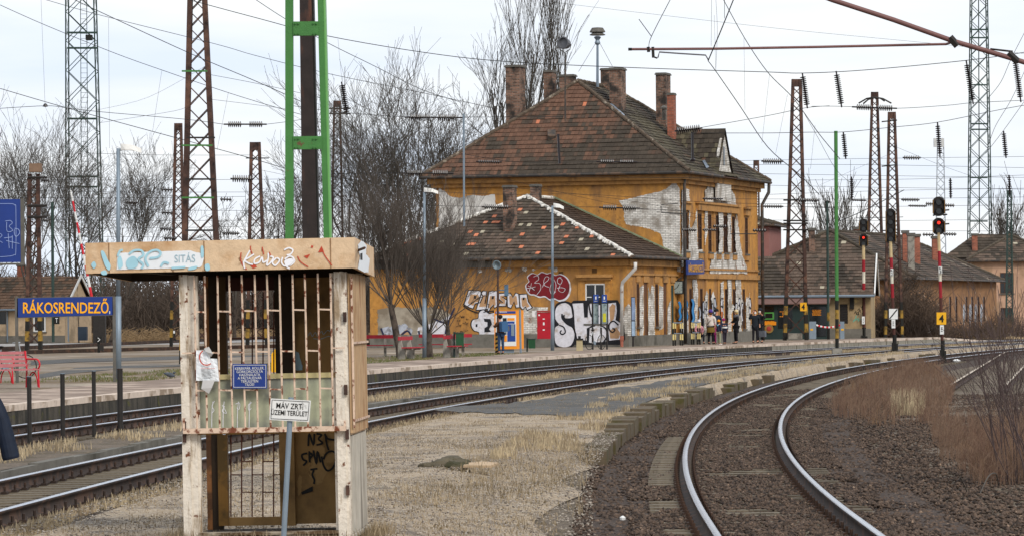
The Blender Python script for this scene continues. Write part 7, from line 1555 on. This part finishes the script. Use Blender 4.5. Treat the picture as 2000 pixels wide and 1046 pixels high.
# green pole on concrete foot, dark green lamp-like pole
D = Dpz(1635, 697, 0); t = thing('green_pole', 'bright green pole with black-yellow foot on a concrete block between the tracks', 'pole', tuple(XP(1635, D, 0))); m = MB(); b = XP(1635, D, 0)
m.box(b.x - .22, b.x + .22, D - .22, D + .22, -.1, .42); m.build('foundation', M['conc'], t); m = MB(); top = P(1632.5, 256, D)
zs_ = [.42, 1.55, 2.35, 3.15, 3.95, top.z]; mi = [1, 2, 1, 2, 0]; zz = [.42, ZP(1634, 653, D), ZP(1634, 622, D), ZP(1634, 603, D), ZP(1634, 585, D), top.z]; mi = [1, 2, 1, 2, 0]
mi = [1, 2, 1, 2, 1, 0]; zz = [.42, ZP(1634, 660, D), ZP(1634, 641, D), ZP(1634, 622, D), ZP(1634, 604, D), ZP(1634, 586, D), top.z]
for k in range(6): f = lambda z: b.lerp(top, (z - b.z) / (top.z - b.z)); m.tube(f(zz[k]), f(zz[k + 1]), .085, n=12, mi=mi[k])
m.build('shaft', [M['green'], M['black'], M['stripey']], t)
D = 206; t = thing('dark_green_post', 'thin dark green post with striped foot left of the bright green pole', 'post', tuple(XP(1618, D, .4))); m = MB(); m.tube(XP(1618, D, .4), P(1615.5, 394, D), .07, n=8); m.build('shaft', M['green2'], t); m = MB(); pxbox(m, 1611, 1620, 392, 397, D, .3); m.build('head', M['blacksteel'], t)
m = MB(); m.tube(XP(1618, D, .4), P(1618, 640, D), .09); m.tube(P(1618, 626, D), P(1618, 609, D), .09, mi=1); m.build('striped_foot', [M['black'], M['stripey']], t)
# signals
def signal(label, xm, ybase, xt, y0, y1, w, lit, split, plates, z=0.0):
    D = Dpz(xm, ybase, z); s = F / D; b = XP(xm, D, z); t = thing('railway_signal', label, 'railway signal', tuple(b), 'colour light signals'); top = P(xt, y1, D); bw = 4.5 / s * (1 if w > 18 else .9)
    m = MB(); hb = (26 if w > 18 else 22) / s; m.box(b.x - 6 / s * .9, b.x - .5 / s, D - .15, D + .15, z - .1, z + hb); m.box(b.x + .5 / s, b.x + 6 / s, D - .15, D + .15, z - .1, z + hb * .92); m.tube(b + UP * hb * .9, b + UP * (hb * 1.7), 4.2 / s, n=10); m.build('base', M['black'], t)
    m = MB(); L_ = top - b; fr = [.12, .34, .52, .62, .78, 1.0]; 
    fr = [.13, .51, .64, .755, .875, 1.02]; mis = [3, 1, 0, 2, 1, 0] 
    for k in range(5): m.tube(b + L_ * fr[k], b + L_ * fr[k + 1], 3.1 / s, n=10, mi=[3, 1, 0, 1, 2][k])
    m.build('mast', [mat('mast_white', 'c9c2b0', .6), mat('mast_red', '8c1622', .6), mat('mast_cream', 'bda77e', .7), mat('mast_rust', '4a2a22', .7)], t)
    parts = [(y0, split - 1.5, 2), (split + 1.5, y1, 2)] if split else [(y0, y1, 4)]
    for (ya, yb, nl) in parts:
        ca, cb_ = P(xt - w / 2, yb, D), P(xt + w / 2, ya, D); W2 = cb_.x - ca.x; H2 = cb_.z - ca.z; cx = (ca.x + cb_.x) / 2; pts = []; r = W2 / 2
        for k in range(9): a = math.pi * k / 8; pts.append((cx + r * math.cos(a), D - .02, cb_.z - r * .8 + r * .8 * math.sin(a)))
        for k in range(9): a = math.pi + math.pi * k / 8; pts.append((cx + r * math.cos(a), D - .02, ca.z + r * .6 + r * .6 * math.sin(a)))
        m = MB(); m.prism(pts, (0, .16, 0)); hd = m.build('signal_head', mat('head_black', '1c1715', .6, .2), t)
        m = MB()
        for sx in (-1, 1): m.beam((cx + sx * (r + .012), D - .04, ca.z + r * .5), (cx + sx * (r + .012), D - .04, cb_.z - r * .6), .03, .14, (0, 1, 0))
        m.build('backing_edge', mat('ochre_edge', '7a5a30', .8), hd)
        for k in range(nl):
            cz = cb_.z - H2 * (k + .62) / (nl + .18) ; c = Vector((cx, D - .03, cz)); rr = r * .62; m = MB(); pts = []
            on = lit is not None and abs((ZP(xt, lit, D)) - cz) < H2 / nl * .5
            V = []; n = 14
            for q in range(n + 1): a = math.pi * (-.12 + 1.24 * q / n); V += [c + Vector((rr * math.cos(a), 0, rr * math.sin(a))), c + Vector((rr * 1.02 * math.cos(a), -.26, rr * 1.02 * math.sin(a) - .01))]
            m.add(V, [(2 * q, 2 * q + 1, 2 * q + 3, 2 * q + 2) for q in range(n)]); m.build('visor', M['black'], hd)
            m = MB(); m.lathe(c, [(0, rr * (.5 if on else .9)), (.012, rr * (.5 if on else .85))], 14, (0, -1, 0)); m.build('lens', M['redlit'] if on else M['glassd'], hd)
    for (xa, xb, ya, yb, mt, txt) in plates:
        m = MB(); pxbox(m, xa, xb, ya, yb, D - .17, .03); o = m.build('number_plate', mt, t)
        if txt == '/': p = Paint(fpl(D - .175)); p.stroke([(xa + 1, yb - 1), (xb - 1, ya + 1)], 2.2, 0, .003, sm=0); p.m.build('stripe', M['black'], o)
        elif txt == '?': [worn(xa + 2, xb - 2, ya + k_, ya + k_ + 1.6, fpl(D - .17), M['black'], o, .01) for k_ in (4, 7.5, 11)]
        elif txt: fit_text(txt, xa + (xb - xa) * .25, xb - (xb - xa) * .25, ya + (yb - ya) * .2, yb - (yb - ya) * .2, fpl(D - .17), M['black'] if mt is not M['whitep'] or len(txt) < 3 else M['red'], o, .01, bold=.03)
    return t, D
M['redlit'] = emis('red_lamp_lit', (1.0, .04, .02), 1.3)
t, D = signal('nearest railway signal with lit red lamp and yellow 4 plate', 1841.5, 708, 1833.5, 384, 459, 21, 439, 424, [(1829.5, 1848, 609, 633, M['yellow'], '4'), (1836, 1843.5, 634, 652, M['whitep'], '?')])
m = MB(); pxbox(m, 1833.5, 1840, 520, 534, D - .13, .02); o = m.build('letter_plate', M['whitep'], t); fit_text('K', 1834.6, 1839, 521, 526.5, fpl(D - .13), M['black'], o); fit_text('3', 1834.8, 1838.8, 528, 533.5, fpl(D - .13), M['black'], o)
m = MB(); [m.beam(P(a, y, D + .1), P(b, y - 1, D + .1), .05, .06) for a, b, y in ((1844, 1854, 411), (1822, 1826, 421), (1842, 1850, 420), (1844, 1854, 438))]; m.build('bracket', M['blacksteel'], t)
t, D = signal('unlit railway signal with black and white slash plate', 1747.5, 690, 1739.5, 407, 476, 17, None, None, [(1736.5, 1753.5, 602, 622.5, M['whitep'], '/'), (1741.5, 1748.5, 622.8, 640, M['whitep'], '?')])
m = MB(); pxbox(m, 1739.5, 1744.5, 524, 538, D - .13, .02); o = m.build('letter_plate', M['whitep'], t); fit_text('K', 1740, 1744, 525, 530.3, fpl(D - .13), M['black'], o); fit_text('2', 1740.2, 1743.8, 532, 537.3, fpl(D - .13), M['black'], o)
t, D = signal('farthest railway signal with lit red lamp beside the platform end', 1688, 676, 1686.5, 427, 483, 15.5, 462, 455, [(1683.5, 1689, 617, 632, M['whitep'], '?')])
# crossing boom raised at left, small dwarf signals, cabinets
D = 236; t = thing('crossing_boom', 'raised red and white crossing boom leaning behind the name board', 'barrier', tuple(XP(196, D, .4))); m = MB(); a, b = P(196, 664, D), P(138, 372, D)
for k in range(14): m.tube(a.lerp(b, k / 14), a.lerp(b, (k + 1) / 14), .11 - .004 * k, n=8, mi=k % 2)
m.build('boom', [M['red'], M['whitep']], t); m = MB(); m.box(a.x - .45, a.x + .35, D - .3, D + .4, .3, 2.2); m.build('drive_box', M['blacksteel'], t)
D = Dpz(193, 688, .46); t = thing('dwarf_signal', 'small black dwarf signal with white chevron by the name board', 'dwarf signal', tuple(XP(193, D, .46))); m = MB(); m.box(XP(193, D, 0).x - .06, XP(193, D, 0).x + .06, D, D + .15, .46, ZP(193, 664, D)); m.build('post', M['black'], t)
m = MB(); pxbox(m, 187, 199, 656, 668, D - .05, .15); h = m.build('head', M['black'], t); p = Paint(fpl(D - .05)); p.stroke([(191, 658.5), (195.5, 662), (191, 666)], 1.2, 0, .004, sm=0); p.m.build('chevron', M['whitep'], h); m = MB(); pxbox(m, 194, 202, 673, 684, D - .05, .15); m.build('lower_lamp', M['blacksteel'], t)
D = Dpz(340, 668, .46); t = thing('dwarf_signal', 'dwarf signal standing left of the kiosk under its roof overhang', 'dwarf signal', tuple(XP(340, D, .46))); m = MB(); pxbox(m, 337.5, 342.5, 643, 668, D, .2); m.build('post', M['black'], t); m = MB(); pxbox(m, 334, 345, 662, 668, D - .02, .25); m.build('foot', M['black'], t); m = MB(); pxbox(m, 338.5, 341.5, 645, 650, D - .02, .019); m.build('lamp', M['whitep'], t)
m = MB(); pxbox(m, 152, 169, 637, 664, 238, .7); tag(m.build('equipment_cabinet', mat('navy_cabinet', '273340', .6, .1), loc=tuple(P(160, 664, 238))), 'dark blue-grey cabinet beside the raised crossing boom', 'cabinet')
D = 196
for i, (xa, xb) in enumerate(((1581, 1594), (1641, 1649))):
    t = thing('gate_cabinet', ('grey gate cabinet at the left end of the hanging striped chain', 'grey gate cabinet at the right end of the hanging striped chain')[i], 'cabinet', tuple(P(xa, 660, D))); m = MB(); pxbox(m, xa, xb, 627, 661, D, .4); m.build('body', M['galv'], t); m = MB(); pxbox(m, xa + 2, xa + 7, 641, 644.5, D - .02, .019); m.build('sticker', M['yellow'], t)
m = MB(); pts = [P(1594 + (1641 - 1594) * k / 12, 634 + 4.5 * math.sin(math.pi * k / 12), D) for k in range(13)]
for k in range(12): m.tube(pts[k], pts[k + 1], .05, n=6, mi=k % 2)
tag(m.build('striped_chain', [M['whitep'], M['red']], loc=tuple(pts[0])), 'sagging red and white chain between two grey cabinets', 'chain')
D = 225; m = MB(); pxbox(m, 1811.5, 1820.5, 634, 649, D, .3); b_ = m.build('kilometre_stone', M['whitep'], loc=tuple(P(1816, 649, D))); tag(b_, 'small white kilometre stone left of the nearest signal', 'milestone'); worn(1814, 1818, 637, 640, fpl(D), M['black'], b_)
# yellow grit skip seen through the kiosk
D = Dpz(555, 727, .46); t = thing('yellow_skip', 'slanted yellow container seen through the kiosk window', 'container', tuple(XP(550, D, .46))); m = MB(); m.prism([P(530, 727, D), P(575, 727, D), P(575, 660, D), P(551, 664, D), P(530, 690, D)], (0, 1.2, 0)); m.build('body', M['yellow'], t)
# ================================================================ OVERHEAD LINE
def wire(pts, D, w, label, name='overhead_wire', drops=(), grp=None, sm=5):
    n = len(pts); Ds = D if isinstance(D, (list, tuple)) else [D] * n; dn = list(Ds); dens = smooth([(x, y) for x, y in pts], sm) if n > 2 else pts; dd = []
    for i in range(len(dens)): f = i / (len(dens) - 1) * (len(dn) - 1); k = min(int(f), len(dn) - 2); dd.append(dn[k] + (dn[k + 1] - dn[k]) * (f - k))
    Q = [P(x, y, d) for (x, y), d in zip(dens, dd)]; m = MB(); m.path(Q, [w / 2 * d / F for d in dd], 4)
    if drops:
        t = thing(name, label, 'overhead wire', tuple(Q[0]), grp); m.build('conductor', M['wire'], t)
        for (a, b, d) in drops: k = MB(); k.tube(P(*a, d), P(*b, d), .5 * .6 * d / F, n=4); k.build('dropper', M['wire'], t)
        return t
    return tag(m.build(name, M['wire'], loc=tuple(Q[0])), label, 'overhead wire', grp)
def insul(pa, pb, D, label, rp=4.5, name='insulator_string', n=None, gap=None):
    a, b = P(*pa, D), P(*pb, D); d = b - a; L_ = d.length; ax = d.normalized(); s = F / D; t = thing(name, label, 'insulator', tuple(a)); m = MB(); m.tube(a, b, 1.5 / s, n=6); m.build('rod', M['ins'], t)
    n = n or max(4, int(L_ * s / 4.6)); rr = rp * 1.45 / s
    k = [(.12 + .76 * i / (n - 1)) for i in range(n)]
    if gap: k = [q for q in k if not (.42 < q < .58)]
    m = MB()
    for q in k: m.lathe(a + d * q, [(-1.5 / s, rr * .4), (-.6 / s, rr), (.7 / s, rr * .95), (1.5 / s, rr * .35)], 8, ax)
    m.build('sheds', M['ins'], t)
    return t
W_ = wire
W_([(0, 10), (90, 50), (224, 104), (316, 137), (445, 181), (560, 216), (650, 240)], [110, 150], 1.2, 'sagging wire entering at the top left corner and crossing the left tower')
W_([(90, 0), (200, 31), (420, 86), (500, 109), (650, 146), (828, 182), (985, 216)], [100, 170], 1.2, 'long wire passing over the kiosk side trees towards the tall sooty chimney', drops=(((212, 36), (214, 290), 110), ))
W_([(146, 0), (190, 21), (370, 104), (500, 159), (600, 204)], [90, 120], 1.5, 'thick wire descending steeply through the top of the left tower')
W_([(362, -2), (500, 35), (637, 70), (830, 103), (995, 121), (1250, 133), (1500, 141), (1569, 143), (1690, 137), (1890, 118), (2005, 102)], [120, 120], 1.9, 'heavy span wire running the whole width above the station roof', drops=(((660, 76), (668, 160), 120), ((823, 103), (834, 165), 120), ((1567, 143), (1569, 150), 120)))
W_([(500, 0), (557, 37), (640, 84), (735, 131), (821, 174), (900, 200)], [90, 140], 1.3, 'straight wire coming from behind the green mast down into the bare trees')
W_([(0, 173), (130, 211), (298, 257), (475, 305), (560, 330)], [100, 150], 1.5, 'thick sagging wire crossing below the left tower platform', drops=(((316, 138), (298, 257), 125), ((446, 181), (424, 293), 135)))
W_([(0, 212), (90, 207), (130, 211), (200, 219), (360, 233), (437, 243)], 125, 1.4, 'wire with a weight hanging at left running to the double insulator', drops=(((80, -4), (88, 205), 125), ))
m = MB(); m.lathe(P(88.5, 206, 125), [(-.06, .02), (-.04, .1), (.04, .06), (.07, .02)], 8); tag(m.build('wire_weight', M['ins'], loc=tuple(P(88, 206, 125))), 'small dark weight hanging on the wire over the left trees', 'weight')
W_([(520, 243), (560, 238), (600, 232)], 125, 1.2, 'short wire from the double insulator into the green mast'); insul((437, 243), (521, 243), 125, 'double brown insulator in the open sky left of the green mast', 4.2, gap=1)
W_([(190, 215), (290, 190), (400, 130)], 150, .6, 'hair-thin wire curving up from the left tower'); W_([(195, 240), (340, 217), (366, 206)], 140, .8, 'thin wire rising to the tallest left mast')
W_([(405, 145), (500, 163), (600, 185), (640, 196)], 128, 1.1, 'wire leaving the tallest left mast at its upper crossbar'); W_([(410, 194), (500, 205), (560, 213)], 128, .9, 'thin wire below it towards the green mast')
for i, (y0, y1, xa, xb) in enumerate(((299, 303, 160, 490), (350, 350, -5, 560), (372, 375, -5, 560), (386, 384, 10, 480), (404, 412, 20, 560), (428, 430, -5, 560), (446, 441, 30, 540), (459, 463, -5, 560))):
    W_([(xa, y0), ((xa + xb) / 2, (y0 + y1) / 2 + 2), (xb, y1)], 170 + i * 4, .9, ('level wire at the lamp head height across the left sky', 'level wire crossing the left trees just above the blue board', 'level wire crossing the left trees at the blue board top', 'thin level wire behind the blue board', 'slightly tilted thin wire across the left masts', 'level wire low across the left trees', 'level wire low behind the left masts', 'lowest level wire just above the kiosk roof at left')[i])
for i, (xa, xb, y) in enumerate(((450, 495, 349), (815, 843, 0), (315, 337, 370), (245, 268, 395), (315, 337, 415), (313, 340, 447), (320, 345, 465), (430, 452, 389), (434, 468, 455), (80, 97, 352), (82, 95, 430))):
    if y: insul((xa, y), (xb, y + 1), 168 + i, ('large insulator left of the boxed mast', '', 'small insulator left of the narrow mast, upper', 'small insulator over the leaning tree', 'small insulator left of the narrow mast, second', 'long insulator left of the narrow mast', 'lowest insulator left of the narrow mast', 'small insulator right of the tallest left mast', 'insulator low between two left masts', 'insulator beside the striped mast top', 'insulator low beside the striped mast')[i], 3.2 if i else 5)
insul((667, 160), (678, 226), 120, 'hanging insulator beside the green mast', 4.5)
W_([(560, 205), (660, 219), (800, 229), (905, 229), (1100, 228)], 165, 1.3, 'wire carrying a double insulator in front of the bare trees'); insul((790, 229), (904, 230), 165, 'large double insulator in front of the bare trees', 5.2, gap=1)
W_([(640, 340), (787, 338), (915, 341), (1100, 345), (1395, 348)], 168, 1.2, 'wire running along the main eaves of the station'); insul((785, 338), (885, 339), 168, 'double insulator at the left end of the main eaves', 4.8, gap=1)
W_([(640, 345), (860, 374), (1000, 380), (1150, 380), (1400, 396), (1600, 398)], 166, 1, 'thin wire in front of the upper end wall'); W_([(640, 398), (860, 402), (980, 404), (1190, 405), (1330, 412)], 164, 1.2, 'wire passing before the small wing chimney')
insul((941, 404), (998, 405), 164, 'insulator in front of the small wing chimney', 3.4); insul((1170, 405), (1250, 407), 164, 'double insulator on the orange end wall', 4, gap=1)
W_([(900, 300), (1000, 316), (1095, 317), (1240, 317), (1400, 330)], 166, 1, 'thin wire across the lower tiles of the main roof'); insul((1165, 316), (1245, 317), 166, 'double insulator in front of the main roof tiles', 3.2, gap=1); insul((930, 316), (980, 317), 166, 'faint insulator over the left roof slope', 2.6)
W_([(948, 340), (1180, 395), (1390, 430)], 160, .8, 'thin slanting wire down the orange end wall'); W_([(1000, 366), (1230, 392), (1410, 430)], 162, .8, 'second thin slanting wire on the end wall')
m = MB(); m.tube(P(905.5, 222, 150), P(906.5, 442, 150), .045, n=6); tag(m.build('thin_mast', M['galv'], loc=tuple(P(906.5, 442, 150))), 'thin grey rod standing before the left part of the station roof', 'rod')
m = MB(); m.tube(P(1352, 258, 140), P(1353, 312, 140), .05, n=6); m.lathe(P(1353, 312, 140), [(-.08, .09), (0, .11), (.06, .05)], 8); tag(m.build('hanging_rod', M['ins'], loc=tuple(P(1352, 258, 140))), 'dark hanging rod before the main roof near the gable', 'rod'); m = MB(); m.tube(P(1090, 262, 150), P(1093, 320, 150), .05, n=6); tag(m.build('hanging_rod', M['ins'], loc=tuple(P(1090, 262, 150))), 'dark hanging rod in the middle of the main roof', 'rod')
W_([(1340, 255), (1372, 249), (1500, 226), (1573, 211), (1620, 207)], 140, 1.4, 'wire rising from the roof insulator to the right'); insul((1318, 256), (1372, 250), 140, 'insulator just above the roof beside the gable', 5)
W_([(1355, 260), (1500, 260), (1580, 258.5), (1647, 258), (1740, 249), (1831, 239), (1950, 215), (2005, 205)], 150, 1.5, 'second span wire across the right sky with hanging insulators')
W_([(1585, 208), (1643, 208), (1745, 212), (1850, 206), (1900, 201), (2005, 196)], 150, 1.3, 'upper right wire with the long horizontal insulator'); insul((1664, 209), (1752, 212), 150, 'long horizontal insulator before the fan-armed mast', 4.2, gap=1)
for i, (a, b, D) in enumerate((((1567, 143), (1577, 212), 120), ((1633, 139), (1644, 210), 120), ((1887, 118), (1901, 204), 120), ((1981, 105), (1994, 200), 120), ((1647, 258), (1652, 311), 150), ((1831, 239), (1836, 307), 150), ((1960, 256), (1965, 309), 150), ((1663, 345), (1664, 390), 170), ((1856, 348), (1857, 388), 170), ((1971, 342), (1972, 382), 170))):
    insul(a, b, D, ('hanging insulator left of the tall lattice mast top', 'hanging insulator in the sky above the green pole', 'hanging insulator left of the right radio tower', 'hanging insulator at the right edge of the sky', 'hanging insulator just right of the green pole', 'hanging insulator before the phone mast', 'hanging insulator right of the radio tower', 'small hanging insulator beside the far poplars', 'small hanging insulator above the nearest signal', 'small hanging insulator over the pink house')[i], 4.2 if i < 4 else 3.4 if i < 7 else 2.4)
for i, (y0, ym, y1, xa, xb) in enumerate(((315, 310, 306, 1380, 2005), (322, 322, 328, 1380, 2005), (338, 343, 347, 1400, 2005), (352, 350, 342, 1560, 2005), (388, 389, 385, 1290, 2005), (403, 404, 400, 1340, 2005), (430, 431, 428, 1480, 2005), (449, 450, 452, 1330, 2005), (360, 366, 370, 1400, 2005), (380, 372, 368, 1500, 2005))):
    W_([(xa, y0), ((xa + xb) / 2, ym), (xb, y1)], 172 + 5 * i, .9, ('thin wire level with the main roof gutter at right', 'wire just under it across the lattice masts', 'wire crossing right above the far poplars', 'sagging wire through the right radio tower', 'wire carrying insulators over the mossy roofs', 'lower wire carrying insulators over the mossy roofs', 'wire level with the third signal head', 'lowest wire above the mossy roof chimneys', 'faint wire above the signals', 'faint rising wire over the signals')[i])
for i, (xa, xb, y, r) in enumerate(((1487, 1530, 315, 4), (1763, 1798, 308, 3), (1556, 1600, 391, 3), (1760, 1796, 390, 2.6), (1372, 1412, 388, 1.8), (1332, 1360, 449, 2.6), (1372, 1400, 449, 2.2), (1392, 1420, 442, 2.6), (1470, 1497, 450, 2.6), (1490, 1530, 403, 2.6), (1808, 1824, 398, 2.6), (1846, 1864, 401, 2.6), (1802, 1824, 458, 2.6), (1842, 1868, 457, 2.6), (1774, 1810, 402, 1.8), (1663, 1692, 391, 1.6))):
    insul((xa, y), (xb, y + .5), 172 + i, ('large insulator right of the station eaves', 'insulator in the sky left of the phone mast', 'insulator on the right side of the tall lattice mast', 'insulator between the second and nearest signals, upper', 'faint insulator over the upper windows', 'dark insulator across the first upper window', 'dark insulator across the middle upper windows', 'higher dark insulator across the middle windows', 'dark insulator at the far station corner', 'insulator between the station and the tall mast', 'stub insulator left of the nearest signal head', 'stub insulator right of the nearest signal head', 'insulator left under the nearest signal head', 'insulator right under the nearest signal head', 'insulator between the second and nearest signals, lower', 'faint insulator above the farthest signal')[i], r)
# registration and contact wires over the curve
t = thing('cantilever', 'maroon tube cantilever crossing the upper right sky', 'cantilever', tuple(P(2150, 175, 43))); m = MB()
pts = [P(1560, -25, 43), P(1625, 0, 43), P(1745, 39, 43), P(1860, 80, 43), P(1975, 114, 43), P(2150, 168, 43)]; m.path(pts, .031, 10); m.build('main_tube', M['pipe'], t, smooth=True)
m = MB(); m.path([P(1228, 96.5, 43.2), P(1400, 95.5, 43.2), P(1600, 92, 43.2), P(1848, 86.5, 43.2), P(1860, 82, 43.1)], .0155, 8); m.build('steady_tube', M['pipe'], t); m = MB(); m.tube(P(1227, 96.5, 43.2), P(1234, 96.5, 43.2), .018); m.build('end_cap', M['black'], t)
m = MB(); m.tube(P(1855, 73, 43), P(1870, 90, 43), .045); m.tube(P(1969, 104, 43), P(1988, 121, 43), .045); m.tube(P(1266, 92, 43.2), P(1267, 102, 43.2), .02); m.tube(P(1275, 92, 43.2), P(1276, 113, 43.2), .018); m.tube(P(1275, 111, 43.2), P(1284, 114, 43.2), .01); m.build('clamp', M['blacksteel'], t)
m = MB(); m.path([P(1285, 113, 43.2), P(1288, 102, 43.2), P(1330, 105, 43.2), P(1378, 108, 43.2), P(1384, 118, 43.2)], .009, 6); m.build('steady_arm', mat('alu_arm', '6d6c70', .5, .1, metal=.5), t)
m = MB(); m.tube(P(1934, 96, 43), P(1978, 101, 43), .012); m.build('stay', M['blacksteel'], t)
W_([(1434, -4), (1408, 60), (1383, 119)], [38, 43.2], 2.4, 'contact wire coming from overhead down to the steady arm'); W_([(1383, 119), (1400, 142), (1447, 210), (1500, 288), (1560, 340), (1600, 380)], [43.2, 60, 90, 150], 1.6, 'contact wire running away from the steady arm over the curve', drops=(((1453, 75), (1455, 215), 60), ((1395, 30), (1398, 138), 46)))
W_([(1411, -4), (1455, 76), (1500, 142), (1550, 193), (1600, 262), (1640, 310)], [40, 55, 80, 140], 1.5, 'catenary wire sloping down right through the upper sky', drops=(((1503, 145), (1488, 280), 75), ((1538, 185), (1515, 300), 90), ((1592, 245), (1583, 330), 120)))
W_([(1311, -4), (1273, 70), (1267, 92)], [41, 43.2], 1.4, 'stay wire dropping to the end of the steady tube'); W_([(1248, 38), (1272, 71)], [43, 43.2], 1.5, 'short loose wire end beside the stay wire'); W_([(1390, -4), (1389, 90)], 46, .8, 'thin vertical dropper above the steady tube, left'); W_([(1398, -4), (1401, 60), (1398, 138)], 46, .8, 'thin vertical dropper above the steady tube, right'); W_([(1415, -4), (1415, 36)], 42, 1.3, 'short dropper ending on the contact wire')
W_([(1075, 4), (1250, 25), (1540, 58), (1830, 86), (2000, 105)], 260, .7, 'hair-thin wire across the top of the right sky')
W_([(2003, 60), (1975, 115), (1955, 160), (1930, 192)], 90, 1.3, 'wire curving down beside the right radio tower, upper'); W_([(2003, 135), (1975, 195), (1945, 245), (1930, 285)], 95, 1.2, 'wire curving down beside the right radio tower, middle'); W_([(2003, 195), (1960, 255), (1925, 300)], 100, 1.2, 'wire curving down beside the right radio tower, lower')
W_([(1567, 215), (1597, 268), (1632, 330), (1665, 360)], 150, 1, 'sagging wire from the hanging insulator past the green pole'); W_([(1745, 285), (1830, 320), (1900, 345)], 200, .7, 'faint sagging wire right of the second signal'); W_([(1600, 362), (1740, 300)], 190, .5, 'faint rising wire between the lattice masts')
W_([(1640, 432), (1690, 410), (1766, 371)], 185, 2.0, 'slanting cantilever tube above the farthest signal', name='cantilever_tube'); W_([(1672, 426), (1764, 424)], 185, 1.6, 'short level tube above the second signal', name='cantilever_tube'); W_([(1571, 404), (1640, 407)], 185, 1.6, 'pale level tube left of the green pole', name='cantilever_tube')
W_([(1291, 400), (1325, 397)], 178, 2, 'upper bracket tube on the station corner', name='cantilever_tube'); W_([(1291, 403), (1292, 415), (1336, 418)], 178, 2, 'lower bracket tube on the station corner', name='cantilever_tube', sm=1); W_([(1427, 440), (1427, 457), (1478, 457)], 186, 2, 'bracket tube over the right upper windows', name='cantilever_tube', sm=1)
# white bag and litter near the signal, bird
m = MB(); c = G(1868, 706, 0); m.lathe(c, [(0, .14), (.06, .17), (.12, .06)], 8); tag(m.build('plastic_bag', M['whitep'], loc=tuple(c)), 'small white plastic bag on the ground right of the nearest signal', 'bag')
m = MB(); c = G(1216, 1015, -.03); m.lathe(c, [(0, .03), (.03, .035), (.05, .01)], 7); tag(m.build('litter', M['whitep'], loc=tuple(c)), 'crumpled white scrap on the brown ballast at lower middle', 'litter')
m = MB(); c = G(333, 738, PZ); m.lathe(c + UP * .1, [(-.13, .02), (-.08, .05), (0, .07), (.1, .05), (.2, .012)], 9, (-1, 0, .25)); m.lathe(c + Vector((.11, 0, .16)), [(-.04, .02), (0, .032), (.035, .01)], 8, (1, 0, .2)); m.tube(c + Vector((0, -.02, .06)), c + Vector((0, -.02, 0)), .006); m.tube(c + Vector((0, .02, .06)), c + Vector((0, .02, 0)), .006)
tag(m.build('pigeon', mat('pigeon_grey', '4a5058', .8, .2, 10), loc=tuple(c), smooth=True), 'grey pigeon standing on the platform left of the kiosk', 'pigeon')

# ---------------------------------------------------------------- separate pieces become parts of their own
def split_loose(names, most=16):
    for o in [q for q in list(bpy.data.objects) if q.type == 'MESH' and q.name.split('.')[0] in names and q.data.users == 1]:
        bm = bmesh.new(); bm.from_mesh(o.data); bm.verts.ensure_lookup_table(); seen = set(); isl = []
        for v in bm.verts:
            if v.index in seen: continue
            st_, comp = [v], []; seen.add(v.index)
            while st_:
                a = st_.pop(); comp.append(a.index)
                for e in a.link_edges:
                    b = e.other_vert(a)
                    if b.index not in seen: seen.add(b.index); st_.append(b)
            isl.append(set(comp))
        bm.free()
        if not 1 < len(isl) <= most: continue
        for k, comp in enumerate(isl):
            b2 = bmesh.new(); b2.from_mesh(o.data); b2.verts.ensure_lookup_table(); bmesh.ops.delete(b2, geom=[v for v in b2.verts if v.index not in comp], context='VERTS'); me = bpy.data.meshes.new(o.name.split('.')[0]); b2.to_mesh(me); b2.free()
            for mt in o.data.materials: me.materials.append(mt)
            n = o.copy(); n.data = me; COL.objects.link(n); n.parent = o.parent
        if not o.children: bpy.data.objects.remove(o)
split_loose({'hinge', 'batten_plate', 'window_surround', 'pilaster', 'window_hood', 'flashing', 'roof_joist', 'side_strap', 'vent_grille', 'fascia_seam', 'string_course', 'base', 'clamp', 'guy_wire', 'lock', 'ring_beam', 'bracket', 'corner_post', 'downpipe', 'louvre', 'frame', 'sticker', 'symbol'})
